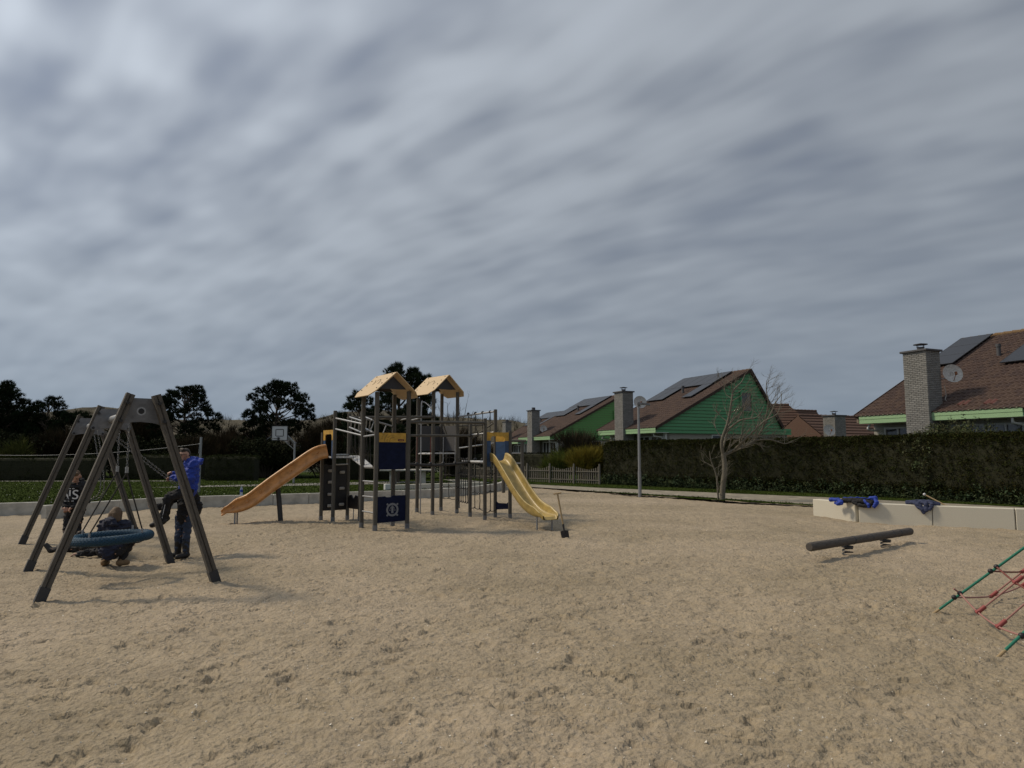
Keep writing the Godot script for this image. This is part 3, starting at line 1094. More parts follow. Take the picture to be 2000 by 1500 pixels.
	picket_fence()

func picket_fence() -> void:
	rng.seed = 61
	var a := Vector2(-3.4, -46.9)
	var line := [a, Vector2(0.86, -40.75), Vector2(4.5, -37.1)]
	var t := thing("picket_fence", "weathered chestnut picket fence with dipping tops", "fence", Vector3(a.x, 0.07, a.y))
	var run := 0.0
	for s in 2:
		var p: Vector2 = line[s]
		var q: Vector2 = line[s + 1]
		var L := (q - p).length()
		var d := (q - p) / L
		var posts := int(round(L / 1.72))
		for k in posts + 1:
			if s == 0 and k == posts: continue
			var c := p + d * (L * k / posts)
			var st := S()
			tube(st, [Vector3(c.x, -0.1, c.y), Vector3(c.x, 1.1, c.y), Vector3(c.x, 1.13, c.y)], [0.05, 0.05, 0.035], 8)
			pw("post", st, MAT.picket, t)
		for k in posts:
			var u0 := p + d * (L * k / posts)
			var u1 := p + d * (L * (k + 1) / posts)
			var n := 12
			for j in range(1, n):
				var f := float(j) / n
				var c := u0.lerp(u1, f) + Vector2(-d.y, d.x) * -0.055
				var top := 1.02 - 0.19 * sin(PI * f) + rf(-0.02, 0.02)
				var st := S()
				var tw := Basis(Vector3.UP, atan2(-d.y, d.x) + rf(-0.1, 0.1))
				box(st, Vector3(c.x, (top + 0.1) * 0.5, c.y), Vector3(rf(0.058, 0.07), top - 0.1, 0.022), tw * Basis(Vector3.BACK, rf(-0.012, 0.012)), 0.006)
				pw("picket", st, MAT.picket, t)
			for yy in [0.28, 0.72]:
				var st := S()
				var c := (u0 + u1) * 0.5 + Vector2(-d.y, d.x) * -0.03
				box(st, Vector3(c.x, yy, c.y), Vector3((u1 - u0).length() - 0.1, 0.05, 0.025), Basis(Vector3.UP, atan2(-d.y, d.x)))
				pw("rail", st, MAT.picket, t)

func px(x: float, y: float, d: float) -> Vector3:   # a point of the bare tree: sideways and up measured in its own plane, d metres off
	return Vector3(x, y, -d)

func make_trees() -> void:
	var g := "pines beyond the lawn"
	pine("tall spreading pine at the edge of the wood, left of the swing", Vector3(-36.0, 0, -50), 6.5, 4.8, 0.3, 101, -0.3, g, 70)
	pine("smaller pine leaning out from the wood behind the swing", Vector3(-33.2, 0, -50.5), 5.4, 3.2, 0.3, 102, 0.5, g, 30)
	pine("low pine at the outer end of the wood", Vector3(-30.7, 0, -50), 4.4, 2.8, 0.3, 103, 0.5, g, 24)
	pine("round-headed pine standing behind the swing frame top", Vector3(-24.0, 0, -52), 6.4, 4.5, 0.38, 104, 0.2, g, 48)
	pine("open pine with bare lower trunk above the basketball board", Vector3(-17.0, 0, -52), 6.7, 4.1, 0.46, 105, 0.1, g, 42)
	pine("big bushy pine behind the roofed towers", Vector3(-6.4, 0, -40.0), 6.45, 3.0, 0.25, 106, 0.2, g, 44, [0.024, 0.036, 0.018])
	pine("side stem of the bushy pine behind the right roofed tower", Vector3(-5.2, 0, -40.3), 6.0, 1.8, 0.45, 107, 0.15, g, 18, [0.024, 0.036, 0.018])
	pine("low pine bough growth left of the bushy pine", Vector3(-8.4, 0, -40.5), 5.0, 2.0, 0.4, 108, -0.3, g, 16, [0.024, 0.036, 0.018])
	pine("small low pine to the left of the open pine", Vector3(-19.4, 0, -54), 4.3, 1.6, 0.55, 109, -0.2, g, 9)
	# dark undergrowth
	var dk := [0.02, 0.024, 0.011]
	var br := [0.04, 0.03, 0.017]
	var spots := [[-40.5, -48.5, 4.5, 3.4, 0], [-36.5, -47.5, 4.6, 3.3, 0], [-32.8, -47.2, 4.4, 3.0, 0], [-29.4, -48.0, 4.0, 3.3, 1], [-26.2, -47.2, 4.2, 3.1, 0], [-22.8, -48.2, 4.6, 2.9, 0], [-19.4, -47.6, 4.2, 2.7, 1], [-16.0, -47.2, 4.4, 2.9, 0], [-12.6, -47.8, 4.2, 3.2, 1], [-9.5, -47.0, 4.4, 3.3, 0], [-6.4, -46.5, 4.2, 3.4, 0], [-3.6, -49.5, 4.2, 3.2, 1], [-27.5, -51.5, 4.4, 4.2, 1], [-13.2, -52.0, 4.6, 3.9, 1], [-10.0, -52.5, 4.4, 3.9, 1], [-43.5, -50.0, 5.0, 5.2, 1], [-38.5, -53.5, 5.0, 5.2, 0], [-34.6, -52.6, 4.6, 4.7, 0], [-20.5, -55.0, 4.4, 3.5, 1]]
	var where := ["behind the far hedge", "under the tall spreading pine", "under the smaller pine", "left of the round-headed pine", "before the round-headed pine", "behind the boy in blue", "left of the basketball board", "below the basketball board", "right of the basketball pole", "behind the orange slide", "behind the first roofed tower", "behind the second roofed tower", "on the skyline behind the swing", "on the skyline right of the open pine", "on the skyline behind the orange slide top", "behind the tall spreading pine", "deep in the wood", "between the tall spreading pine and the smaller pine", "below the small low pine"]
	for k in spots.size():
		var s = spots[k]
		bush("shrub", ("dark evergreen shrub " if s[4] == 0 else "brown twiggy shrub ") + where[k], "shrub", Vector3(s[0], -0.05, s[1]), Vector3(s[2], s[3], 3.0), 1500, dk if s[4] == 0 else br, 200 + k, "shrubs of the wood beyond the lawn", s[4], 1.6 if s[4] == 0 else 2.0)
	bush("shrub", "small yellow-green shrub before the dark wood", "shrub", Vector3(-31.0, 0.1, -44.5), Vector3(2.2, 2.3, 1.4), 420, [0.07, 0.075, 0.02], 231, "", 1, 1.6)
	bush("shrub", "bright yellow-twigged shrub behind the picket fence", "shrub", Vector3(4.3, 0.05, -39.8), Vector3(2.5, 1.75, 1.6), 1100, [0.2, 0.165, 0.03], 232, "", 1, 1.5)
	bush("shrub", "yellow-green shrub at the end of the tall hedge", "shrub", Vector3(2.9, 0.05, -41.2), Vector3(2.0, 1.5, 1.4), 700, [0.1, 0.12, 0.025], 236, "", 1, 1.4)
	bush("shrub", "grey-brown bare shrub in front of the green gable", "shrub", Vector3(4.4, 0, -45.5), Vector3(3.2, 2.7, 2.0), 900, [0.05, 0.042, 0.026], 233, "", 1, 2.0)
	bush("shrub", "pale-leaved evergreen shrub peeping over the tall hedge below the chimney", "shrub", Vector3(15.2, 0, -25.6), Vector3(2.9, 2.75, 1.5), 1600, [0.09, 0.1, 0.05], 234)
	bush("shrub", "low evergreen shrub peeping over the hedge near the downpipe", "shrub", Vector3(17.4, 0, -24.1), Vector3(2.2, 2.62, 1.2), 900, [0.06, 0.075, 0.025], 235)
	# wind-shaped bare tree by the path
	var b := on(7.16, -24.74)
	b.y = 0.07
	var d := 24.7
	var limbs := [
		[[px(7.16, -0.1, d), px(7.2, 0.5, d), px(7.27, 1.1, d - 0.05), px(7.25, 1.62, d)], 0.1, 0.08],
		[[px(7.25, 1.55, d), px(7.17, 2.05, d - 0.1), px(7.37, 2.7, d - 0.2), px(7.52, 3.4, d - 0.2), px(7.62, 3.8, d - 0.15), px(7.95, 4.1, d), px(8.12, 4.4, d + 0.1)], 0.06, 0.01],
		[[px(7.27, 1.58, d), px(7.6, 1.72, d + 0.15), px(8.05, 1.9, d + 0.2), px(8.45, 2.1, d + 0.3), px(8.75, 2.55, d + 0.3), px(9.1, 3.1, d + 0.4), px(9.25, 3.4, d + 0.45), px(9.5, 3.7, d + 0.5)], 0.065, 0.01],
		[[px(7.22, 1.75, d), px(7.5, 2.3, d + 0.4), px(7.75, 2.75, d + 0.7), px(8.2, 3.1, d + 0.8), px(8.6, 3.6, d + 0.8)], 0.045, 0.008],
		[[px(7.6, 1.72, d + 0.1), px(8.0, 2.25, d - 0.5), px(8.4, 2.7, d - 0.8), px(8.85, 3.0, d - 0.9), px(9.0, 3.7, d - 0.9)], 0.042, 0.008],
		[[px(8.45, 2.1, d + 0.3), px(8.95, 2.12, d + 0.2), px(9.45, 1.98, d + 0.2), px(9.75, 2.1, d + 0.2)], 0.035, 0.008],
		[[px(8.75, 2.55, d + 0.3), px(8.85, 3.3, d), px(8.8, 3.8, d), px(8.82, 4.15, d)], 0.03, 0.008],
		[[px(7.3, 2.35, d - 0.1), px(7.7, 2.75, d - 0.5), px(8.2, 2.85, d - 0.7), px(8.5, 3.25, d - 0.6)], 0.04, 0.01],
		[[px(7.06, -0.05, d + 0.1), px(7.02, 0.85, d + 0.1), px(6.86, 1.35, d + 0.1), px(6.8, 1.72, d + 0.1)], 0.035, 0.012],
	]
	bare_tree("bare_tree", "leafless wind-bent tree beside the path in front of the tall hedge", b, limbs, 1, 0.62, Vector3(0.8, 0.5, 0), 301, MAT.bark_pale)
	# thin bare trees on the skyline beside the second tower
	var d2 := 46.0
	var l2 := [[[px(-4.3, -0.1, d2), px(-4.2, 1.5, d2), px(-4.1, 2.4, d2)], 0.09, 0.06]]
	for k in 7:
		l2.append([[px(-4.2, 1.6 + 0.1 * k, d2), px(-4.6 + 0.25 * k, 3.0, d2 + 0.3), px(-5.0 + 0.42 * k, 4.4 + 0.25 * (k % 3), d2)], 0.04, 0.012])
	bare_tree("bare_tree", "thin leafless tree on the skyline beside the second roofed tower", px(-4.3, 0, d2), l2, 1, 0.8, Vector3(0, 0.7, 0), 302, MAT.bark, 1)

# ---------------------------------------------------------------- houses (local: x along the gable, -z along the eave, origin at the eave corner)
const EAVE := Vector3(-0.15, 3.2, 0)
const RIDGE := Vector3(7.26, 7.0, 0)
const REAR := Vector3(9.85, 3.3, 0)
const HL := 6.75
var TILE: ArrayMesh
var BRICK: ArrayMesh

func make_tile() -> void:
	var st := S()
	var w := 0.215
	var l := 0.385
	var n := 7
	var pr := []
	for k in n + 1:
		var f := float(k) / n
		pr.append(Vector2((f - 0.5) * w, 0.022 * sin(f * TAU * 0.92 + 0.3) + 0.03))
	for k in n:
		var a: Vector2 = pr[k]
		var b: Vector2 = pr[k + 1]
		var nn := Vector3(-(b.y - a.y), 0, b.x - a.x).normalized()
		quad(st, Vector3(a.x, 0, a.y + 0.022), Vector3(b.x, 0, b.y + 0.022), Vector3(b.x, l, b.y), Vector3(a.x, l, a.y), nn, [Vector2(a.x, 0), Vector2(b.x, 0), Vector2(b.x, l), Vector2(a.x, l)])
		quad(st, Vector3(a.x, 0, a.y - 0.01), Vector3(b.x, 0, b.y - 0.01), Vector3(b.x, 0, b.y + 0.022), Vector3(a.x, 0, a.y + 0.022), Vector3(0, -1, 0))
	TILE = st.commit()
	st = S()
	box(st, Vector3.ZERO, Vector3(0.21, 0.058, 0.05), Basis(), 0.006)
	BRICK = st.commit()

func merged(mesh: Mesh, xfs: Array) -> ArrayMesh:
	var st := S()
	for x in xfs:
		st.append_from(mesh, 0, x)
	return st.commit()

# tiles over a slope: origin o, unit along the eave a, unit up the slope u; nodes for the first n in the list, the rest one part
func tiled(parent: Node3D, o: Vector3, a: Vector3, u: Vector3, width: float, length: float, nodes: int, mats: Array, skip: Array, near_first: bool, seed_: int) -> void:
	rng.seed = seed_
	var n := a.cross(u)
	if n.y < 0: n = -n
	var ax := u.cross(n)     # keeps the tile's frame right-handed
	var rows := int(length / 0.33)
	var cols := int(width / 0.205)
	var all := []
	for r in rows:
		for c in cols:
			var s := (c + 0.5) * width / cols
			var rr := r * length / rows
			var hid := false
			for q in skip:
				if s > q[0] + 0.25 and s < q[1] - 0.25 and rr > q[2] + 0.2 and rr < q[3] - 0.4: hid = true
			if hid: continue
			var p := o + a * s + u * rr + n * rf(0.0, 0.007)
			var bs := Basis(ax, u, n) * Basis(Vector3.BACK, rf(-0.012, 0.012))
			all.append([s + rr * 0.3, Transform3D(bs, p)])
	if near_first:
		all.sort_custom(func(x, y): return x[0] < y[0])
	var rest := [[], [], []]
	for k in all.size():
		if k < nodes:
			var m: Material = mats[[0, 1, 2, 0, 1][rng.randi() % 5]]
			mi("roof_tile", TILE, m, parent, all[k][1])
		else:
			rest[rng.randi() % 3].append(all[k][1])
	for k in 3:
		if rest[k].size() > 0:
			var q := mi("roof_tiles", merged(TILE, rest[k]), mats[k], parent)
			q.set_meta("kind", "stuff")

func window(parent: Node3D, c: Vector3, w: float, h: float, right: Vector3, out: Vector3, frame: Material, bars := 1, curtain := false) -> void:
	var bs := Basis(right, Vector3.UP, out)
	var fr := S()
	var f := 0.07
	box(fr, c + Vector3(0, h * 0.5 - f * 0.5, 0) + out * 0.03, Vector3(w, f, 0.09), bs)
	box(fr, c - Vector3(0, h * 0.5 - f * 0.5, 0) + out * 0.03, Vector3(w, f, 0.09), bs)
	for s in [-1.0, 1.0]:
		box(fr, c + right * s * (w * 0.5 - f * 0.5) + out * 0.03, Vector3(f, h - 2 * f - 0.004, 0.088), bs)
	for k in bars:
		box(fr, c + right * (w * ((k + 1.0) / (bars + 1) - 0.5)) + out * 0.028, Vector3(0.055, h - 2 * f - 0.004, 0.08), bs)
	var win := mi("window", fr.commit(), frame, parent)
	var gl := S()
	box(gl, c + out * 0.012, Vector3(w - 2 * f, h - 2 * f, 0.008), bs)
	mi("pane", gl.commit(), MAT.glass, win)
	if curtain:
		var cu := S()
		var n := 14
		for k in n:
			var x0 := w * 0.9 * (float(k) / n) - w * 0.45
			var x1 := w * 0.9 * (float(k + 1) / n) - w * 0.45
			quad(cu, c + right * x0 + Vector3(0, -h * 0.45, 0) - out * (0.03 + 0.015 * (k % 2)), c + right * x1 + Vector3(0, -h * 0.45, 0) - out * (0.03 + 0.015 * ((k + 1) % 2)), c + right * x1 + Vector3(0, h * 0.45, 0) - out * (0.03 + 0.015 * ((k + 1) % 2)), c + right * x0 + Vector3(0, h * 0.45, 0) - out * (0.03 + 0.015 * (k % 2)))
		mi("curtain", cu.commit(), MAT.curtain, win)

# a wall of boxes round rectangular openings: start o, unit along a, unit into the room n
func wall_with_holes(st: SurfaceTool, o: Vector3, a: Vector3, n: Vector3, L: float, H: float, holes: Array) -> void:
	var x := 0.0
	var th := 0.2
	var bs := Basis(a, Vector3.UP, a.cross(Vector3.UP))
	for q in holes + [[L, L, 0, 0]]:
		if q[0] - x > 0.01:
			box(st, o + a * (x + q[0]) * 0.5 + n * th * 0.5 + Vector3(0, H * 0.5, 0), Vector3(q[0] - x, H, th), bs)
		if q[1] > q[0]:
			box(st, o + a * (q[1] + q[0]) * 0.5 + n * th * 0.5 + Vector3(0, q[2] * 0.5, 0), Vector3(q[1] - q[0], q[2], th), bs)
			box(st, o + a * (q[1] + q[0]) * 0.5 + n * th * 0.5 + Vector3(0, (q[3] + H) * 0.5, 0), Vector3(q[1] - q[0], H - q[3], th), bs)
		x = q[1]

func chimney(parent: Node3D, lo: Vector3, hi: Vector3, nodes: int, seed_: int, cowl := 0) -> void:
	rng.seed = seed_
	var core := S()
	box(core, (lo + hi) * 0.5, hi - lo - Vector3(0.024, 0.0, 0.024))
	var ch := mi("chimney", core.commit(), MAT.mortar, parent)
	var rest := [[], [], []]
	var made := 0
	var rows := int((hi.y - lo.y) / 0.072)
	for r in range(rows - 1, -1, -1):
		var y := lo.y + (r + 0.5) * (hi.y - lo.y) / rows
		for face in 3:
			# 0 left (towards -x), 1 front (towards +z), 2 back right
			var L := (hi.z - lo.z) if face != 1 else (hi.x - lo.x)
			var n := int(round(L / 0.22))
			var off := 0.5 if r % 2 == 0 else 0.0
			for k in range(0, n + (1 if off == 0.0 else 0)):
				var f := (k + off) / n
				var sc := 1.0
				var p := f * L
				if off == 0.0 and k == 0:
					sc = 0.5
					p = 0.055
				elif off == 0.0 and k == n:
					sc = 0.5
					p = L - 0.055
				var at: Vector3
				var bs: Basis
				var jit := rf(-0.004, 0.003)
				if face == 0:
					at = Vector3(lo.x + 0.02 + jit, y, lo.z + p)
					bs = Basis(Vector3(0, 0, 1), Vector3.UP, Vector3(-1, 0, 0))
				elif face == 1:
					at = Vector3(lo.x + p, y, hi.z - 0.02 - jit)
					bs = Basis()
				else:
					at = Vector3(hi.x - 0.02 - jit, y, lo.z + p)
					bs = Basis(Vector3(0, 0, -1), Vector3.UP, Vector3(1, 0, 0))
				var xf := Transform3D(bs * Basis.from_scale(Vector3(L / n / 0.222 * sc, 1, 1)) * Basis(Vector3.BACK, rf(-0.01, 0.01)), at)
				if made < nodes and face < 2 and y > 2.3:
					mi("brick", BRICK, MAT[["brick", "brick_b", "brick_c"][rng.randi() % 3]], ch, xf)
					made += 1
				else:
					rest[rng.randi() % 3].append(xf)
	for k in 3:
		var q := mi("brick_courses", merged(BRICK, rest[k]), MAT[["brick", "brick_b", "brick_c"][k]], ch)
		q.set_meta("kind", "stuff")
	var cap := S()
	box(cap, Vector3((lo.x + hi.x) * 0.5, hi.y + 0.035, (lo.z + hi.z) * 0.5), hi - lo + Vector3(0.16, 0.08 - (hi.y - lo.y), 0.16), Basis(), 0.012)
	mi("chimney_cap", cap.commit(), MAT.lead, ch)
	var cw := S()
	var c := Vector3((lo.x + hi.x) * 0.5, hi.y + 0.06, (lo.z + hi.z) * 0.5)
	if cowl == 0:
		tube(cw, [c, c + Vector3(0, 0.14, 0), c + Vector3(0, 0.15, 0)], [0.13, 0.13, 0.16], 14)
		for k in 4:
			var a := k * PI / 2
			tube(cw, [c + Vector3(cos(a) * 0.13, 0.12, sin(a) * 0.13), c + Vector3(cos(a) * 0.17, 0.27, sin(a) * 0.17)], 0.012, 5)
		tube(cw, [c + Vector3(0, 0.25, 0), c + Vector3(0, 0.27, 0), c + Vector3(0, 0.31, 0)], [0.26, 0.26, 0.05], 16)
	else:
		tube(cw, [c, c + Vector3(0, 0.22, 0)], 0.17, 14)
		tube(cw, [c + Vector3(0, 0.24, 0), c + Vector3(0, 0.26, 0)], [0.17, 0.17], 14)
		for k in 4:
			var a := k * PI / 2
			tube(cw, [c + Vector3(cos(a) * 0.15, 0.2, sin(a) * 0.15), c + Vector3(cos(a) * 0.15, 0.25, sin(a) * 0.15)], 0.01, 5)
	mi("chimney_cowl", cw.commit(), MAT.lead, ch)

func sat_dish(parent: Node3D, c: Vector3, out: Vector3, r: float, mount: Vector3) -> void:
	var st := S()
	var f := frame_for(out)
	var rings := 5
	var seg := 20
	for i in rings:
		for j in seg:
			var ps := []
			for q in [[i, j], [i, j + 1], [i + 1, j + 1], [i + 1, j]]:
				var rr: float = r * q[0] / rings
				var a: float = TAU * q[1] / seg
				ps.append(c + (f.x * cos(a) + f.z * sin(a)) * rr + f.y * (0.25 * rr * rr / r))
			quad(st, ps[0], ps[1], ps[2], ps[3])
	var d := mi("satellite_dish", st.commit(), MAT.dish, parent)
	var arm := S()
	tube(arm, [c - Vector3(0, r * 0.95, 0) + out * 0.1, c + out * r * 0.95 - Vector3(0, r * 0.25, 0)], 0.014, 6)
	box(arm, c + out * r * 0.95 - Vector3(0, r * 0.25, 0), Vector3(0.07, 0.07, 0.12), f)
	mi("receiver_arm", arm.commit(), MAT.rust, d)
	var br := S()
	tube(br, [c - out * 0.02, c - out * 0.12 - Vector3(0, 0.12, 0), mount], 0.02, 6)
	mi("bracket", br.commit(), MAT.galvanised, d)

func build_house(label: String, at: Vector2, turn: float, green: Material, solar: Array, nodes: int, seed_: int, cowl: int, reds: bool, group: String) -> Node3D:
	var t := thing("bungalow", label, "house", Vector3(at.x, 0, at.y), group, turn)
	# walls
	var st := S()
	# hollow, with openings for the windows: [from, to, low, high]
	wall_with_holes(st, Vector3(0.8, 0, -6.6), Vector3(0, 0, 1), Vector3(1, 0, 0), 6.5, 2.9, [[0.55, 1.85, 1.15, 2.75], [3.5, 4.8, 1.15, 2.75], [4.9, 6.2, 1.15, 2.75]])
	wall_with_holes(st, Vector3(0.8, 0, -0.1), Vector3(1, 0, 0), Vector3(0, 0, -1), 9.6, 2.9, [[3.35, 4.35, 1.75, 2.85], [7.1, 8.1, 0.9, 2.7]])
	box(st, Vector3(10.3, 1.45, -3.4), Vector3(0.2, 2.9, 6.1))
	box(st, Vector3(5.6, 1.45, -6.5), Vector3(9.2, 2.9, 0.2))
	mi("wall", st.commit(), MAT.house_wall, t)
	st = S()
	box(st, Vector3(5.6, 0.1, -3.35), Vector3(9.1, 0.1, 6.0))
	box(st, Vector3(5.6, 2.85, -3.35), Vector3(9.1, 0.05, 6.0))
	mi("rooms", st.commit(), MAT.plaster, t)
	# gable boards, each lapped over the one below
	var y := 2.9
	var k := 0
	var bh := 0.205
	while y < 6.85:
		var y1 := minf(y + bh - 0.028, 6.93)
		var lx := func(v: float) -> float: return -0.1 if v < 3.2 else (v - 3.2) / 3.8 * 7.41 - 0.1
		var rx := func(v: float) -> float: return 10.65 if v < 3.29 else 9.85 - (v - 3.3) / 3.7 * 2.59
		var tl := 0.03
		var pts := [Vector3(lx.call(y) + 0.02, y, 0.03 + tl), Vector3(rx.call(y) - 0.02, y, 0.03 + tl), Vector3(rx.call(y1) - 0.02, y1, 0.03), Vector3(lx.call(y1) + 0.02, y1, 0.03)]
		var pl := S()
		slab(pl, pts, Vector3(0, 0, -0.028))
		mi("gable_board", pl.commit(), green, t)
		y += bh
		k += 1
	st = S()
	for zz in [0.0, -6.6]:
		slab(st, [Vector3(-0.1, 2.95, zz), Vector3(10.6, 2.95, zz), Vector3(10.6, 3.28, zz), Vector3(9.84, 3.29, zz), Vector3(7.26, 6.94, zz), Vector3(-0.1, 3.16, zz)], Vector3(0, 0, -0.1))
	mi("gable_backing", st.commit(), MAT.sheathing, t)
	# fascia boards of the long eave
	for j in 2:
		st = S()
		box(st, Vector3(-0.16 - 0.012 * j, 2.985 + 0.17 * j, -3.2), Vector3(0.035, 0.164, 6.62), Basis(), 0.006)
		mi("fascia_board", st.commit(), MAT.mint, t)
	st = S()
	box(st, Vector3(0.34, 2.92, -3.2), Vector3(0.96, 0.03, 6.55))
	mi("soffit", st.commit(), MAT.white_paint, t)
	st = S()
	box(st, Vector3(10.2, 3.1, -3.2), Vector3(0.95, 0.38, 6.3), Basis(), 0.01)
	mi("side_box", st.commit(), green, t)
	# roof decks and tiles
	var u1 := (RIDGE - EAVE).normalized()
	var u2 := (RIDGE - REAR).normalized()
	var L1 := (RIDGE - EAVE).length()
	var L2 := (RIDGE - REAR).length()
	st = S()
	slab(st, [EAVE + Vector3(0, 0, 0.16), RIDGE + Vector3(0, 0, 0.16), RIDGE + Vector3(0, 0, -HL), EAVE + Vector3(0, 0, -HL)], Vector3(-u1.y, u1.x, 0) * -0.06)
	slab(st, [REAR + Vector3(0, 0, 0.16), RIDGE + Vector3(0.01, -0.01, 0.16), RIDGE + Vector3(0.01, -0.01, -HL), REAR + Vector3(0, 0, -HL)], Vector3(-u2.y, u2.x, 0) * 0.06)
	var roof := mi("roof", st.commit(), MAT.tile_c, t)
	var skip := []
	for q in solar:
		skip.append([q[0], q[1], q[2], q[3]])
	tiled(roof, EAVE + Vector3(0, 0.01, 0.18) - u1 * 0.05, Vector3(0, 0, -1), u1, HL + 0.18, L1, nodes, [MAT.tile, MAT.tile_b, MAT.tile_c], skip, true, seed_)
	tiled(roof, REAR + Vector3(0, 0.01, 0.18) - u2 * 0.05, Vector3(0, 0, -1), u2, HL + 0.18, L2, 0, [MAT.tile, MAT.tile_b, MAT.tile_c], [], false, seed_ + 1)
	for q in 18:
		st = S()
		var z0 := 0.2 - q * 0.385
		tube(st, [RIDGE + Vector3(0, 0.02, z0), RIDGE + Vector3(0, 0.035, z0 - 0.41)], [0.105, 0.12], 10)
		mi("ridge_tile", st.commit(), MAT.ridge_tile if reds else MAT.tile_b, roof)
	st = S()
	for e in [[EAVE, u1, L1], [REAR, u2, L2]]:
		var n2 := Vector3(-e[1].y, e[1].x, 0)
		if n2.y < 0: n2 = -n2
		for zz in [0.19, -HL - 0.01]:
			box(st, e[0] + e[1] * e[2] * 0.5 + n2 * 0.02 + Vector3(0, 0, zz), Vector3(e[2] - 0.02, 0.17, 0.035), Basis(e[1], n2, e[1].cross(n2)))
	mi("verge_trim", st.commit(), MAT.tile_c, roof)
	if reds:
		for q in [[2.15, 0.45], [1.15, 0.4], [0.4, 1.9]]:
			for j in 2:
				mi("roof_tile", TILE, MAT.tile_red, roof, Transform3D(Basis(u1.cross(Vector3(-u1.y, u1.x, 0)), u1, Vector3(-u1.y, u1.x, 0)), EAVE + Vector3(0, 0.016, -q[0] - 0.21 * j) + u1 * q[1] + Vector3(-u1.y, u1.x, 0) * 0.012))
	# solar panels: [s0, s1, r0, r1, across, up]
	var nn := Vector3(-u1.y, u1.x, 0)
	for q in solar:
		for i in q[4]:
			for j in q[5]:
				var w: float = (q[1] - q[0]) / q[4]
				var h: float = (q[3] - q[2]) / q[5]
				var c = EAVE + Vector3(0, 0, -(q[0] + w * (i + 0.5))) + u1 * (q[2] + h * (j + 0.5)) + nn * 0.17
				var bs := Basis(u1.cross(nn), u1, nn)
				var sp := S()
				box(sp, c, Vector3(w - 0.03, h - 0.03, 0.035), bs, 0.004)
				var pn := mi("solar_panel", sp.commit(), MAT.solar, t)
				var fr := S()
				for s2 in [-1.0, 1.0]:
					box(fr, c + bs.x * s2 * (w * 0.5 - 0.012) , Vector3(0.022, h - 0.004, 0.042), bs)
					box(fr, c + bs.y * s2 * (h * 0.5 - 0.012), Vector3(w - 0.055, 0.022, 0.041), bs)
				for s2 in [-0.3, 0.3]:
					box(fr, c + bs.y * s2 * h - nn * 0.075, Vector3(w - 0.06, 0.04, 0.11), bs)
				mi("frame", fr.commit(), MAT.dark_steel, pn)
	st = S()
	var vp := EAVE + u1 * 5.45 + Vector3(0, 0, -3.55)
	tube(st, [vp, vp + Vector3(0, 0.42, 0), vp + Vector3(0, 0.43, 0), vp + Vector3(0, 0.55, 0)], [0.085, 0.085, 0.11, 0.1], 10)
	mi("vent_pipe", st.commit(), MAT.lead, t)
	chimney(t, Vector3(-0.32, 0, -4.2), Vector3(0.48, 5.62, -3.2), 300 if reds else 0, seed_ + 5, cowl)
	# windows
	var left := Vector3(-1, 0, 0)
	for z in [-1.05, -2.45, -5.4]:
		window(t, Vector3(0.795, 1.95, z), 1.3, 1.6, Vector3(0, 0, 1), left, MAT.white_paint, 1, z == -1.05)
	st = S()
	box(st, Vector3(0.74, 1.45, -0.2), Vector3(0.16, 2.9, 0.2))
	mi("corner_post", st.commit(), MAT.white_paint, t)
	st = S()
	tube(st, bend([Vector3(0.0, 2.9, -0.35), Vector3(0.05, 2.72, -0.35), Vector3(0.5, 2.66, -0.33), Vector3(0.62, 2.45, -0.3), Vector3(0.62, 1.2, -0.3), Vector3(0.62, 0, -0.3)], 4), 0.045, 8)
	mi("downpipe", st.commit(), MAT.white_paint, t)
	st = S()
	tube(st, bend([Vector3(0.1, 2.86, -6.2), Vector3(-0.05, 2.68, -6.2), Vector3(0.35, 2.62, -6.2), Vector3(0.7, 2.6, -6.2)], 4), 0.045, 8)
	mi("downpipe", st.commit(), MAT.white_paint, t)
	window(t, Vector3(4.65, 2.3, -0.12), 1.0, 1.1, Vector3.RIGHT, Vector3.BACK, MAT.white_paint, 0)
	window(t, Vector3(8.4, 1.8, -0.12), 1.0, 1.8, Vector3.RIGHT, Vector3.BACK, MAT.white_paint, 0)
	window(t, Vector3(6.84, 4.95, 0.11), 0.95, 1.32, Vector3.RIGHT, Vector3.BACK, green, 0, true)
	return t

